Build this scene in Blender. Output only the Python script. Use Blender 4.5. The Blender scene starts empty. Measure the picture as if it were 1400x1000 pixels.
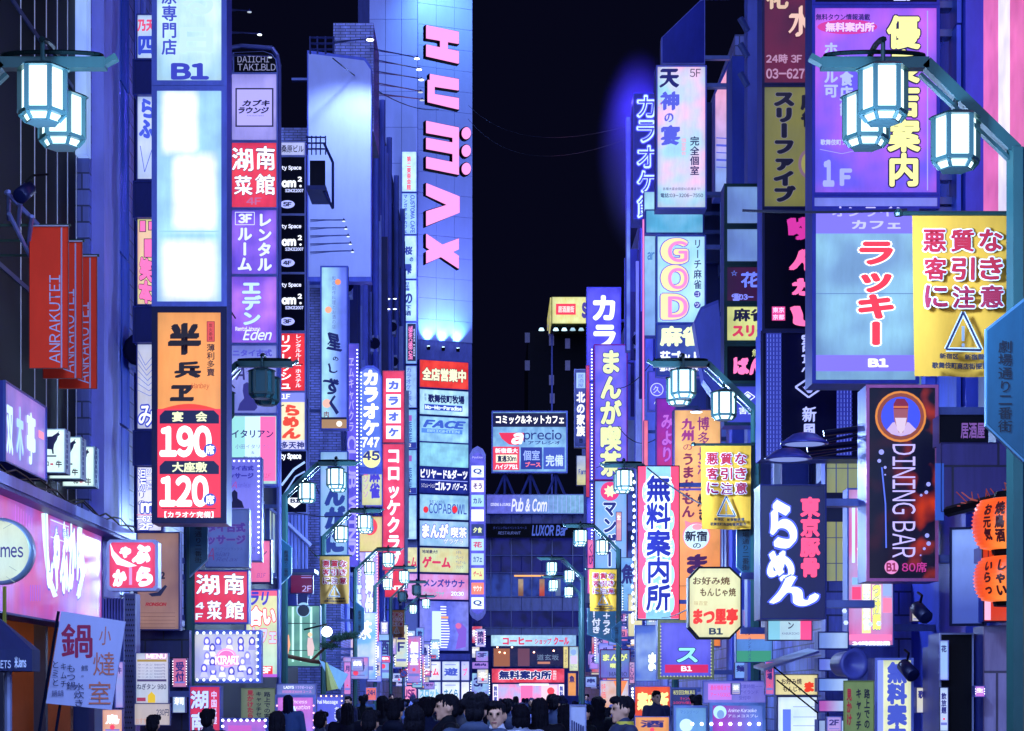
import bpy, bmesh, math, random
import numpy as np
from mathutils import Vector, Matrix
random.seed(7)
C = bpy.context.scene.collection
SC = bpy.context.scene
R = math.radians
# ---------------------------------------------------------------- camera, world, exposure
F = 2800.0; VX = 675.0; VY = 955.0; EYE = 1.72        # focal length in photo pixels, vanishing point, eye height
cam = bpy.data.cameras.new('camera'); camo = bpy.data.objects.new('camera', cam); C.objects.link(camo)
camo.location = (0, 0, EYE); camo.rotation_euler = (R(90), 0, 0)
cam.sensor_width = 36; cam.lens = 36*F/1400
cam.shift_x = 25/1400; cam.shift_y = 455/1400
cam.clip_start = 0.3; cam.clip_end = 3000
SC.camera = camo
w = bpy.data.worlds.new('World'); SC.world = w; w.use_nodes = True
wn = w.node_tree.nodes; bgn = wn['Background']
sky = wn.new('ShaderNodeTexSky'); sky.sky_type = 'NISHITA'; sky.sun_disc = False
sky.sun_elevation = R(-6); sky.sun_rotation = R(180)
tint = wn.new('ShaderNodeMix'); tint.data_type = 'RGBA'; tint.blend_type = 'MIX'; tint.inputs[0].default_value = 0.9
tint.inputs[7].default_value = (0.018, 0.02, 0.085, 1)
w.node_tree.links.new(sky.outputs[0], tint.inputs[6]); w.node_tree.links.new(tint.outputs[2], bgn.inputs[0])
bgn.inputs[1].default_value = 0.10
sl = bpy.data.lights.new('sun', 'SUN'); sl.energy = 1.85; sl.angle = R(75); sl.color = (0.40, 0.53, 1.0)     # night: added wide fill, standing in for city glow behind the camera
so = bpy.data.objects.new('sun', sl); C.objects.link(so); so.rotation_euler = Vector((.12, 1, -.42)).to_track_quat('-Z', 'Y').to_euler()
SC.view_settings.view_transform = 'Standard'; SC.view_settings.look = 'None'
SC.view_settings.exposure = 0.22; SC.view_settings.gamma = 1; SC.view_settings.use_curve_mapping = False
SC.cycles.max_bounces = 5; SC.cycles.diffuse_bounces = 3; SC.cycles.glossy_bounces = 2
SC.cycles.transmission_bounces = 3; SC.cycles.sample_clamp_indirect = 4; SC.cycles.caustics_reflective = False
SC.cycles.caustics_refractive = False

# ---------------------------------------------------------------- colour and materials
def lin(h):
    f = lambda c: c/12.92 if c <= .04045 else ((c+.055)/1.055)**2.4
    return tuple(f(int(h[i:i+2], 16)/255) for i in (0, 2, 4))
def c4(h, k=1):
    a = lin(h); return (a[0]*k, a[1]*k, a[2]*k, 1)
_M = {}
def _new(key):
    m = bpy.data.materials.new(key[:60]); m.use_nodes = True; _M[key] = m
    return m, m.node_tree.nodes, m.node_tree.links, m.node_tree.nodes['Principled BSDF']
def ink(h, s=1.0):
    """translucent print on a backlit face"""
    k = 'print_%s_%g' % (h, s)
    if k in _M: return _M[k]
    m, n, l, b = _new(k)
    b.inputs['Base Color'].default_value = c4(h, .35); b.inputs['Roughness'].default_value = .4
    b.inputs['Emission Color'].default_value = c4(h); b.inputs['Emission Strength'].default_value = s*1.12
    m.cycles.emission_sampling = 'NONE'
    return m
def dye(h):
    """opaque print"""
    k = 'dye_%s' % h
    if k in _M: return _M[k]
    m, n, l, b = _new(k)
    b.inputs['Base Color'].default_value = c4(h); b.inputs['Roughness'].default_value = .65
    return m
def lit(h, h2=None, mode='', s=1.0, samp=True):
    """backlit acrylic face: tubes behind it make the emission uneven"""
    k = 'acrylic_%s_%s_%s_%g_%d' % (h, h2, mode, s, samp)
    if k in _M: return _M[k]
    m, n, l, b = _new(k)
    b.inputs['Roughness'].default_value = .3
    tc = n.new('ShaderNodeTexCoord')
    mix = n.new('ShaderNodeMix'); mix.data_type = 'RGBA'
    mix.inputs[6].default_value = c4(h); mix.inputs[7].default_value = c4(h2 or h)
    nz = n.new('ShaderNodeTexNoise'); nz.inputs['Scale'].default_value = 2.2 if mode != 'n' else 1.1; nz.inputs['Detail'].default_value = 2.5
    l.new(tc.outputs['Object'], nz.inputs['Vector'])
    sep = n.new('ShaderNodeSeparateXYZ'); l.new(tc.outputs['Generated'], sep.inputs[0])
    def rng(a0, a1, b0, b1, src):
        r = n.new('ShaderNodeMapRange'); r.inputs[1].default_value = a0; r.inputs[2].default_value = a1
        r.inputs[3].default_value = b0; r.inputs[4].default_value = b1; l.new(src, r.inputs[0]); return r.outputs[0]
    def mth(op, a, bb):
        q = n.new('ShaderNodeMath'); q.operation = op
        for i, v in enumerate((a, bb)):
            if v is None: continue
            if isinstance(v, (int, float)): q.inputs[i].default_value = v
            else: l.new(v, q.inputs[i])
        return q.outputs[0]
    if mode == 'tubes':                                         # soft hot patches where the tubes sit close behind the face
        tot = None
        for (cx, cz, wx, wz) in ((.36, .85, .27, .15), (.58, .52, .33, .18), (.5, .15, .42, .145)):
            ax = mth('ABSOLUTE', mth('SUBTRACT', sep.outputs[0], cx), None); az = mth('ABSOLUTE', mth('SUBTRACT', sep.outputs[2], cz), None)
            q = mth('MULTIPLY', rng(wx*.72, wx*1.15, 1, 0, ax), rng(wz*.78, wz*1.12, 1, 0, az)); tot = q if tot is None else mth('MAXIMUM', tot, q)
        l.new(tot, mix.inputs[0])
    elif mode == 'bokeh':
        m2 = n.new('ShaderNodeTexNoise'); m2.inputs['Scale'].default_value = 3.2; m2.inputs['Detail'].default_value = 1.5; l.new(tc.outputs['Object'], m2.inputs['Vector'])
        l.new(mth('MULTIPLY', rng(.5, .68, 0, 1, m2.outputs[0]), rng(.35, .75, .05, 1, sep.outputs[0])), mix.inputs[0])
    elif mode == 'v': l.new(rng(.15, .85, 1, 0, sep.outputs[2]), mix.inputs[0])
    elif mode == 'n': l.new(rng(.4, .62, 0, 1, nz.outputs[0]), mix.inputs[0])
    elif mode == 'h': l.new(rng(.2, .8, 0, 1, sep.outputs[0]), mix.inputs[0])
    elif mode == 'c':                                           # bright round a tube in the middle
        a = mth('ABSOLUTE', mth('SUBTRACT', sep.outputs[0], .5), None)
        l.new(rng(.05, .5, 0, 1, a), mix.inputs[0])
    else: l.new(rng(.35, .7, 0, .6 if h2 else 0, nz.outputs[0]), mix.inputs[0])
    dn = n.new('ShaderNodeTexNoise'); dn.inputs['Scale'].default_value = 9; dn.inputs['Detail'].default_value = 8; dn.inputs['Roughness'].default_value = .75
    dm = n.new('ShaderNodeMapping'); dm.inputs['Scale'].default_value = (1, 1, .22); l.new(tc.outputs['Object'], dm.inputs[0]); l.new(dm.outputs[0], dn.inputs['Vector'])
    fall = mth('MULTIPLY', rng(.3, .7, .78, 1.18, nz.outputs[0]), rng(.3, .6, .86, 1.03, dn.outputs[0]))
    # light falls off toward the rims of the box
    ex = mth('ABSOLUTE', mth('SUBTRACT', sep.outputs[0], .5), None); ez = mth('ABSOLUTE', mth('SUBTRACT', sep.outputs[2], .5), None)
    rim = mth('MULTIPLY', rng(.38, .5, 1, .8, ex), rng(.42, .5, 1, .84, ez))
    st = mth('MULTIPLY', mth('MULTIPLY', fall, rim), s)
    l.new(mix.outputs[2], b.inputs['Emission Color']); l.new(st, b.inputs['Emission Strength'])
    b.inputs['Base Color'].default_value = c4(h, .3)
    m.cycles.emission_sampling = 'FRONT_BACK' if samp else 'NONE'
    return m
def paint(h, rough=.5, metal=0, wear=.5, scale=3, bump=.0):
    k = 'paint_%s_%g_%g_%g_%g_%g' % (h, rough, metal, wear, scale, bump)
    if k in _M: return _M[k]
    m, n, l, b = _new(k)
    tc = n.new('ShaderNodeTexCoord'); nz = n.new('ShaderNodeTexNoise'); nz.inputs['Scale'].default_value = scale
    nz.inputs['Detail'].default_value = 8; nz.inputs['Roughness'].default_value = .65
    mp = n.new('ShaderNodeMapping'); mp.inputs['Scale'].default_value = (1, 1, .35)
    l.new(tc.outputs['Object'], mp.inputs[0]); l.new(mp.outputs[0], nz.inputs['Vector'])
    rp = n.new('ShaderNodeValToRGB'); rp.color_ramp.elements[0].position = .3; rp.color_ramp.elements[1].position = .68
    rp.color_ramp.elements[0].color = c4(h, 1-.6*wear); rp.color_ramp.elements[1].color = c4(h, 1+.25*wear)
    l.new(nz.outputs[0], rp.inputs[0]); l.new(rp.outputs[0], b.inputs['Base Color'])
    b.inputs['Roughness'].default_value = rough; b.inputs['Metallic'].default_value = metal
    if sum(lin(h)) < .06: b.inputs['Specular IOR Level'].default_value = .12
    if bump:
        bp = n.new('ShaderNodeBump'); bp.inputs['Strength'].default_value = bump; bp.inputs['Distance'].default_value = .02
        n2 = n.new('ShaderNodeTexNoise'); n2.inputs['Scale'].default_value = 40; l.new(tc.outputs['Object'], n2.inputs['Vector'])
        l.new(n2.outputs[0], bp.inputs['Height']); l.new(bp.outputs[0], b.inputs['Normal'])
    return m
def tiled(h, tw=.45, th=.22, wear=.7):
    """weathered tile or panel cladding for walls too far off to show single tiles"""
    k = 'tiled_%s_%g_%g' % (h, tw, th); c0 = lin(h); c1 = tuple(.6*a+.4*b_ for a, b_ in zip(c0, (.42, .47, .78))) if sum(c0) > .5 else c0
    c4 = lambda h_, q=1: (c1[0]*q, c1[1]*q, c1[2]*q, 1)
    if k in _M: return _M[k]
    m, n, l, b = _new(k)
    tc = n.new('ShaderNodeTexCoord'); sp = n.new('ShaderNodeSeparateXYZ'); l.new(tc.outputs['Object'], sp.inputs[0])
    ad = n.new('ShaderNodeMath'); l.new(sp.outputs[0], ad.inputs[0]); l.new(sp.outputs[1], ad.inputs[1])
    cb = n.new('ShaderNodeCombineXYZ'); l.new(ad.outputs[0], cb.inputs[0]); l.new(sp.outputs[2], cb.inputs[1])
    br = n.new('ShaderNodeTexBrick'); br.inputs['Scale'].default_value = 1; br.inputs['Brick Width'].default_value = tw; br.inputs['Row Height'].default_value = th
    br.inputs['Mortar Size'].default_value = .012; br.inputs['Color1'].default_value = c4(h, 1.15); br.inputs['Color2'].default_value = c4(h, .72); br.inputs['Mortar'].default_value = c4(h, .25)
    l.new(cb.outputs[0], br.inputs['Vector'])
    mp = n.new('ShaderNodeMapping'); mp.inputs['Scale'].default_value = (1.4, 1.4, .16); l.new(tc.outputs['Object'], mp.inputs[0])
    nz = n.new('ShaderNodeTexNoise'); nz.inputs['Scale'].default_value = 1.3; nz.inputs['Detail'].default_value = 9; nz.inputs['Roughness'].default_value = .7; l.new(mp.outputs[0], nz.inputs['Vector'])
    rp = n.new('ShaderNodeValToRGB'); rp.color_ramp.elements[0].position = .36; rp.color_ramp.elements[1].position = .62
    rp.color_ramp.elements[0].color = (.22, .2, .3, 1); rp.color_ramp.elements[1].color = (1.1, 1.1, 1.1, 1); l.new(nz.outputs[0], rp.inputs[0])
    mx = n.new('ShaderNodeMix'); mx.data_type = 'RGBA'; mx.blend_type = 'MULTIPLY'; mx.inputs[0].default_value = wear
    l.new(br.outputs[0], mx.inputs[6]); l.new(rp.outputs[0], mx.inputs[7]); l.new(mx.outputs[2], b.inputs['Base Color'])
    bp = n.new('ShaderNodeBump'); bp.inputs['Strength'].default_value = .6; bp.inputs['Distance'].default_value = .01; bp.invert = True; l.new(br.outputs[1], bp.inputs['Height']); l.new(bp.outputs[0], b.inputs['Normal'])
    b.inputs['Roughness'].default_value = .42; return m
def glow(h, s, base=.5):
    k = 'lamp_%s_%g' % (h, s)
    if k in _M: return _M[k]
    m, n, l, b = _new(k)
    b.inputs['Base Color'].default_value = c4(h, base)
    b.inputs['Emission Color'].default_value = c4(h); b.inputs['Emission Strength'].default_value = s
    return m
DARK = paint('10123a', .45, .3); STEEL = paint('5a66a8', .4, .7); WALL = paint('6d74c4', .7); BLACK = paint('07070f', .5)
GLASS = paint('0a0c2a', .12, 0, .3)

# ---------------------------------------------------------------- mesh helpers
class MB:
    def __init__(s): s.v = []; s.f = []
    def box(s, x0, x1, y0, y1, z0, z1):
        b = len(s.v)
        s.v += [(x, y, z) for z in (z0, z1) for y in (y0, y1) for x in (x0, x1)]
        s.f += [tuple(b+i for i in q) for q in ((0, 2, 3, 1), (4, 5, 7, 6), (0, 1, 5, 4), (2, 6, 7, 3), (0, 4, 6, 2), (1, 3, 7, 5))]
        return s
    def prism(s, pts, y0, y1):
        """outline in x, z extruded from y0 (front) to y1"""
        b = len(s.v); n = len(pts)
        s.v += [(p[0], y0, p[1]) for p in pts] + [(p[0], y1, p[1]) for p in pts]
        s.f += [tuple(b+i for i in range(n)), tuple(b+n+i for i in reversed(range(n)))]
        s.f += [(b+i, b+n+i, b+n+(i+1) % n, b+(i+1) % n) for i in range(n)]
        return s
    def zprism(s, pts, z0, z1, pts2=None):
        b = len(s.v); n = len(pts); q = pts2 or pts
        s.v += [(p[0], p[1], z0) for p in pts] + [(p[0], p[1], z1) for p in q]
        s.f += [tuple(b+i for i in reversed(range(n))), tuple(b+n+i for i in range(n))]
        s.f += [(b+i, b+(i+1) % n, b+n+(i+1) % n, b+n+i) for i in range(n)]
        return s
    def tube(s, p, q, r, n=8, r2=None):
        p = Vector(p); q = Vector(q); d = (q-p)
        if d.length < 1e-6: return s
        d.normalize(); a = d.orthogonal().normalized(); c = d.cross(a); b = len(s.v); r2 = r if r2 is None else r2
        for e, rr in ((p, r), (q, r2)):
            for i in range(n):
                t = 2*math.pi*i/n; s.v.append(tuple(e+a*math.cos(t)*rr+c*math.sin(t)*rr))
        s.f += [(b+i, b+(i+1) % n, b+n+(i+1) % n, b+n+i) for i in range(n)]
        s.f += [tuple(b+i for i in reversed(range(n))), tuple(b+n+i for i in range(n))]
        return s
    def path(s, pts, r, n=6):
        for a, b in zip(pts, pts[1:]): s.tube(a, b, r, n)
        return s
    def lathe(s, prof, cx, cy, cz, n=16, axis='z'):
        b = len(s.v); m = len(prof)
        for r, z in prof:
            for i in range(n):
                t = 2*math.pi*i/n
                if axis == 'z': s.v.append((cx+r*math.cos(t), cy+r*math.sin(t), cz+z))
                elif axis == 'y': s.v.append((cx+r*math.cos(t), cy+z, cz+r*math.sin(t)))
                else: s.v.append((cx+z, cy+r*math.cos(t), cz+r*math.sin(t)))
        for k in range(m-1):
            for i in range(n): s.f.append((b+k*n+i, b+k*n+(i+1) % n, b+(k+1)*n+(i+1) % n, b+(k+1)*n+i))
        s.f.append(tuple(b+i for i in reversed(range(n)))); s.f.append(tuple(b+(m-1)*n+i for i in range(n)))
        return s
    def mesh(s, name):
        m = bpy.data.meshes.new(name); m.from_pydata(s.v, [], s.f); m.update(); return m
    def build(s, name, mat, parent=None, smooth=False):
        m = s.mesh(name); m.materials.append(mat)
        bm = bmesh.new(); bm.from_mesh(m); bmesh.ops.recalc_face_normals(bm, faces=bm.faces); bm.to_mesh(m); bm.free()
        if smooth: m.polygons.foreach_set('use_smooth', [True]*len(m.polygons))
        o = bpy.data.objects.new(name, m); C.objects.link(o)
        if parent is not None: o.parent = parent
        return o
def tag(o, label, cat, group=None):
    o['label'] = label; o['category'] = cat
    if group: o['group'] = group
    return o
def struct(o): o['kind'] = 'structure'; return o
def thing(name, label, cat, loc=(0, 0, 0), yaw=0, group=None):
    o = bpy.data.objects.new(name, None); C.objects.link(o); o.location = loc; o.rotation_euler = (0, 0, R(yaw)); o.empty_display_size = .2
    return tag(o, label, cat, group)
def W(px, py, D): return Vector(((px-VX)*D/F, D, EYE+(VY-py)*D/F))
def copytree(o, parent=None):
    c = o.copy(); C.objects.link(c)
    if parent is not None: c.parent = parent
    for ch in o.children: copytree(ch, c)
    return c

# ---------------------------------------------------------------- glyphs
_G = {}
RES = 3
def glyph(ch):
    s = (ch, RES)
    if s in _G: return _G[s]
    c = bpy.data.curves.new('t', 'FONT'); c.body = ch; c.size = 1; c.resolution_u = RES; c.fill_mode = 'FRONT'
    o = bpy.data.objects.new('t', c); m = bpy.data.meshes.new_from_object(o)
    m.calc_loop_triangles()
    v = np.empty(len(m.vertices)*3); m.vertices.foreach_get('co', v); v = v.reshape(-1, 3)[:, :2].copy()
    t = np.empty(len(m.loop_triangles)*3, dtype=np.int64); m.loop_triangles.foreach_get('vertices', t); t = t.reshape(-1, 3)
    bpy.data.objects.remove(o); bpy.data.curves.remove(c); bpy.data.meshes.remove(m)
    _G[s] = (v, t); return _G[s]
TURN = 'ー（）〜「」-'
FWID = {' ': .32}
def adv(ch):
    """glyph outline and advance; latin letters come from the wide forms of the cjk face, set tight"""
    if 33 <= ord(ch) <= 126:
        v, t = glyph(chr(ord(ch)+0xFEE0)); w_ = v[:, 0].max()-v[:, 0].min(); v = v.copy(); v[:, 0] -= v[:, 0].min()-.04; return v, t, w_+.09
    v, t = glyph(ch); return v.copy(), t, 1.0
def layout(text, vert):
    V, T, k = [], [], 0
    def add(v, t):
        nonlocal k
        if len(v) == 0: return
        V.append(v); T.append(t+k); k += len(v)
    for ci, line in enumerate(text.split('\n')):
        x = 0
        for ri, ch in enumerate(line):
            if ch in ' 　': x += .32 if ch == ' ' else 1; continue
            v, t, a = adv(ch)
            if len(v) == 0: continue
            if vert:
                if ch in TURN:
                    p, q = v[:, 0]-.5, v[:, 1]-.38; v = np.stack([q+.5, -p+.38], 1)
                elif ord(ch) < 256: v[:, 0] += .5-(v[:, 0].min()+v[:, 0].max())/2
                v[:, 0] -= ci*1.25; v[:, 1] -= ri*1.02
            else:
                v[:, 0] += x; v[:, 1] -= ci*1.3; x += a
            add(v, t)
    return np.concatenate(V), np.concatenate(T)
def ring(r, n): return [(r*math.cos(2*math.pi*i/n), r*math.sin(2*math.pi*i/n)) for i in range(n)]
def smear(b, nib, full=False):
    o = [(0, 0)]
    if b > 0: o += ring(b, 10 if b > .06 else (8 if b > .03 else 4))
    if nib > 0: o = [(x+nib*s*.8, y+nib*s*.6) for s in (-1, -.33, .33, 1) for x, y in (o if b <= .02 else o[::2])]
    return o

# ---------------------------------------------------------------- signs
def offs(px): return px-VX
class Face:
    """a vertical rectangle in the world on which things are printed; boxes are given in photo pixels"""
    def __init__(s, box, D, yaw):
        x0, y0, x1, y1 = box; s.yaw = yaw; s.D = D; s.c, s.s = math.cos(R(yaw)), math.sin(R(yaw))
        p = W(x0, (y0+y1)/2, D); s.C = p; s.k = 0
        s.C = Vector((p.x, p.y, p.z)); u1 = s.U(x1)
        z0 = EYE+(VY-y1)*D/F; z1 = EYE+(VY-y0)*D/F
        s.C = Vector((p.x+u1/2*s.c, p.y+u1/2*s.s, z0)); s.w = abs(u1); s.h = z1-z0
    def U(s, px): return ((px-VX)*s.C.y-F*s.C.x)/(F*s.c-(px-VX)*s.s)
    def Vv(s, py, u): return EYE+(VY-py)*(s.C.y+u*s.s)/F-s.C.z
class Sign(Face):
    def __init__(s, name, label, cat, box, D=None, yaw=0, t=.24, face=None, frame='23286e', fw=1.6, group=None, arms=True, emis=1.0, cab='3640a8', plate=True, shape=None):
        if D is None:
            outer = max(abs(box[0]-VX), abs(box[2]-VX)); D = 4.9*F/outer
        super().__init__(box, D, yaw)
        s.e = emis; s.t = t; s.u = D/F
        s.root = thing(name, label, cat, s.C, yaw, group)
        hw = s.w/2; f = fw*s.u; s.ly = -.014
        if not plate: return
        if shape:
            pts = [(s.U(a), s.Vv(b, s.U(a))) for a, b in shape]
            MB().prism(pts, 0, t).build('cabinet', paint(frame, .4, .3), s.root)
            cx = sum(p[0] for p in pts)/len(pts); cz = sum(p[1] for p in pts)/len(pts)
            ins = [(cx+(a-cx)*(1-f/hw), cz+(b-cz)*(1-f/hw)) for a, b in pts]
            MB().prism(ins, -.012, -.0005).build('face_panel', face if not isinstance(face, str) else s.mat(face), s.root)
        else:
            MB().box(-hw, hw, 0, t, 0, s.h).build('cabinet', paint(cab, .45, .3), s.root)
            MB().box(-hw+f*.8, hw-f*.8, -.012, -.0005, f*.8, s.h-f*.8).build('face_panel', face if not isinstance(face, str) else s.mat(face), s.root)
            if fw > 0:
                m = MB(); y0, y1 = -.03, -.001
                m.box(-hw-.002, -hw+f, y0, y1, -.002, s.h+.002); m.box(hw-f, hw+.002, y0, y1, -.002, s.h+.002)
                m.box(-hw+f, hw-f, y0, y1, -.002, f); m.box(-hw+f, hw-f, y0, y1, s.h-f, s.h+.002)
                m.build('frame', paint(frame, .4, .5), s.root)
        if arms and abs(yaw) < 45:
            sd = -1 if s.C.x < 0 else 1
            for z in (s.h*.12, s.h*.88):
                MB().box(*sorted((sd*hw, sd*(hw+.55))), t*.3, t*.7, z-.04, z+.04).build('bracket', STEEL, s.root)
    def mat(s, h): return lit(h, s=s.e) if s.e > 0 else paint(h, .6)
    def pm(s, h, e=None):
        e = s.e if e is None else e
        return ink(h, e) if e > 0 else dye(h)
    def next(s): s.ly -= max(.002, s.D*.00004); return s.ly
    def T(s, text, box, col, v=0, b=.0, o=None, ob=.07, nib=0, sh=0, rot=0, e=None, warp=0):
        global RES
        RES = 6 if max((box[2]-box[0])/max(1, max(len(q) for q in text.split('\n')) if not v else 1), 0) > 15 and box[3]-box[1] > 15 else 3
        V, T = layout(text, v)
        V = V.copy()
        if sh: V[:, 0] += sh*V[:, 1]
        if warp:
            V[:, 0] += warp*np.sin(V[:, 1]*4.1+V[:, 0]*1.7); V[:, 1] += warp*np.sin(V[:, 0]*3.7+1)
        if rot == 90: V = np.stack([-V[:, 1], V[:, 0]], 1)
        if rot == -90: V = np.stack([V[:, 1], -V[:, 0]], 1)
        b *= .85; ob *= .75; x0, y0, x1, y1 = box; u0, u1 = s.U(x0), s.U(x1); um = (u0+u1)/2; z1, z0 = s.Vv(y0, um), s.Vv(y1, um)
        mn, mx = V.min(0), V.max(0); pad = (b if not nib else b+nib)
        sx = (u1-u0)/max(mx[0]-mn[0]+2*pad, 1e-3); sz = (z1-z0)/max(mx[1]-mn[1]+2*pad, 1e-3)
        def put(name, offl, m):
            y = s.next(); P_, F_ = [], []
            n = len(V)
            for i, (a, c) in enumerate(offl):
                X = u0+(V[:, 0]-mn[0]+pad+a)*sx; Z = z0+(V[:, 1]-mn[1]+pad+c)*sz
                P_.append(np.stack([X, np.full(n, y-i*.00007), Z], 1)); F_.append(T+i*n)
            P_ = np.concatenate(P_); F_ = np.concatenate(F_)
            me = bpy.data.meshes.new(name); me.vertices.add(len(P_)); me.vertices.foreach_set('co', P_.ravel())
            me.loops.add(F_.size); me.polygons.add(len(F_)); me.loops.foreach_set('vertex_index', F_.ravel())
            me.polygons.foreach_set('loop_start', np.arange(0, F_.size, 3)); me.update(calc_edges=True)
            me.materials.append(m); ob_ = bpy.data.objects.new(name, me); C.objects.link(ob_); ob_.parent = s.root
        if o: put('lettering_outline', smear(ob+b, nib), s.pm(o, e)); s.ly -= .002
        put('lettering', smear(b, nib), s.pm(col, e)); s.ly -= .001
        return s
    def B(s, box, col, name='colour_band', e=None, mat=None):
        x0, y0, x1, y1 = box; u0, u1 = s.U(x0), s.U(x1); um = (u0+u1)/2; y = s.next()
        MB().box(u0, u1, y, y+.0015, s.Vv(y1, um), s.Vv(y0, um)).build(name, mat or s.pm(col, e), s.root); return s
    def P(s, pts, col, name='emblem', e=None):
        q = [(s.U(a), s.Vv(b, s.U(a))) for a, b in pts]; y = s.next()
        MB().prism(q, y, y+.0015).build(name, s.pm(col, e), s.root); return s
    def O(s, cx, cy, rx, col, ry=None, name='emblem', e=None, n=24):
        ry = ry or rx
        return s.P([(cx+rx*math.cos(2*math.pi*i/n), cy+ry*math.sin(2*math.pi*i/n)) for i in range(n)], col, name, e)
    def L(s, pts, wd, col, name='emblem', e=None):
        """a printed line of width wd px"""
        y = s.next(); m = MB()
        for (a, b), (c, d) in zip(pts, pts[1:]):
            L_ = math.hypot(c-a, d-b) or 1; nx, ny = -(d-b)/L_*wd/2, (c-a)/L_*wd/2
            m.prism([(s.U(X), s.Vv(Y, s.U(X))) for X, Y in ((a+nx, b+ny), (c+nx, d+ny), (c-nx, d-ny), (a-nx, b-ny))], y, y+.0015)
        m.build(name, s.pm(col, e), s.root); return s
    def bulbs(s, pts, r, col='ffffff', st=4, name='bulb'):
        """running lights: each bulb its own part"""
        me = None; y = s.ly-.01
        for a, b in pts:
            u = s.U(a)
            if me is None:
                o = MB().lathe([(.6, 0), (1, -.4), (.6, -.9), (.1, -1.1)], 0, 0, 0, 6, 'y').build(name, glow(col, st), s.root, True); me = o.data
            else:
                o = bpy.data.objects.new(name, me); C.objects.link(o); o.parent = s.root
            o.scale = (r*s.u,)*3; o.location = (u, y, s.Vv(b, u))
        return s
    def edge_bulbs(s, box, step, r, col='ffffff', st=4, sides='lrtb'):
        x0, y0, x1, y1 = box; p = []
        nx = max(1, round((x1-x0)/step)); ny = max(1, round((y1-y0)/step))
        if 't' in sides: p += [(x0+(x1-x0)*i/nx, y0) for i in range(nx+1)]
        if 'b' in sides: p += [(x0+(x1-x0)*i/nx, y1) for i in range(nx+1)]
        if 'l' in sides: p += [(x0, y0+(y1-y0)*i/ny) for i in range(1, ny)]
        if 'r' in sides: p += [(x1, y0+(y1-y0)*i/ny) for i in range(1, ny)]
        return s.bulbs(p, r, col, st)
# ---------------------------------------------------------------- ground, street
def sheet(name, x0, x1, y0, y1, z, mat, kind='structure'):
    o = MB().box(x0, x1, y0, y1, z-.3, z).build(name, mat); o['kind'] = kind; return o
asph = paint('33343f', .35, 0, .6, 2, .3)
sheet('ground', -400, 400, -60, 900, -.02, paint('2b2c36', .8))
sheet('road', -2.6, 2.6, -10, 180, 0, asph)
PAV = paint('6a6a7a', .5, 0, .5, 3, .2)
for sx in (-1, 1):
    o = MB().box(*sorted((sx*2.74, sx*5.2)), -10, 180, -.3, .1).build('pavement', PAV); struct(o)
    o = MB().box(*sorted((sx*2.6, sx*2.738)), -10, 180, -.3, .12).build('kerb', paint('8a8a94', .7)); struct(o)
    o = MB().box(sx*2.35-.07, sx*2.35+.07, -10, 175, 0, .004).build('edge_line', paint('c8c8c8', .6)); struct(o)

# ---------------------------------------------------------------- buildings
def wpart(mb, name, mat, root, smooth=False):
    o = mb.build(name, mat, root, smooth); o.location = -root.location; return o
def bldg(name, label, x0, x1, y0, y1, H, wall=None, z0=0):
    r = thing(name, label, 'building', ((x0+x1)/2, y0, 0))
    wpart(MB().box(x0, x1, y0, y1, z0, H), 'wall', wall or WALL, r)
    return r
_wm = {}
def window(root, at, wd, ht, yaw, pane=None, frame=STEEL, bars=1):
    """window with frame, mullions and a pane; built in its own plane then turned"""
    k = (round(wd, 2), round(ht, 2), bars, (pane or GLASS).name, frame.name)
    if k not in _wm:
        m = MB(); t = .06
        m.box(-wd/2, wd/2, -.08, .0, 0, t); m.box(-wd/2, wd/2, -.08, .0, ht-t, ht)
        m.box(-wd/2, -wd/2+t, -.08, .0, t, ht-t); m.box(wd/2-t, wd/2, -.08, .0, t, ht-t)
        for i in range(bars):
            x = -wd/2+wd*(i+1)/(bars+1); m.box(x-.02, x+.02, -.06, .0, t, ht-t)
        f = m.build('window', frame, None); g = MB().box(-wd/2+t, wd/2-t, -.03, -.02, t, ht-t).build('pane', pane or GLASS, None)
        _wm[k] = (f.data, g.data); bpy.data.objects.remove(f); bpy.data.objects.remove(g)
    a, b = _wm[k]
    f = bpy.data.objects.new('window', a); C.objects.link(f); f.parent = root; f.location = Vector(at)-root.location; f.rotation_euler = (0, 0, R(yaw))
    g = bpy.data.objects.new('pane', b); C.objects.link(g); g.parent = f
    return f
def street_windows(root, side, X, y0, y1, zs, step=2.4, wd=1.6, ht=1.5, lit_p=.15):
    n = max(1, int((y1-y0)/step)); a = (y1-y0)/n
    for z in zs:
        for i in range(n):
            p = random.random()
            pn = GLASS if p > lit_p else (LIT1 if p < lit_p*.6 else LIT2)
            window(root, (X, y0+a*(i+.5), z), wd, ht, 90 if side < 0 else -90, pn)
LIT1 = lit('6f86e6', '2c3aa8', 'n', .55, False); LIT2 = lit('b8c8a0', '5a6cae', 'n', .7, False)
def pieces(root, cells, depth, mat, name='panel', yaw=0, org=(0, 0, 0), gap=.012, jit=.012):
    """separate wall panels with open joints, sharing a mesh for each size"""
    cache = {}
    for (a, b, c, d) in cells:
        k = (round(b-a, 3), round(d-c, 3))
        if k not in cache:
            o = MB().box(gap, k[0]-gap, -depth, 0, gap, k[1]-gap).build(name, mat, root); cache[k] = o.data
        else: o = bpy.data.objects.new(name, cache[k]); C.objects.link(o); o.parent = root
        cy, sy = math.cos(R(yaw)), math.sin(R(yaw)); j = random.uniform(0, jit)
        o.location = Vector((org[0]+a*cy+j*sy, org[1]+a*sy-j*cy, org[2]+c))-root.location; o.rotation_euler = (0, 0, R(yaw))
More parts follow.
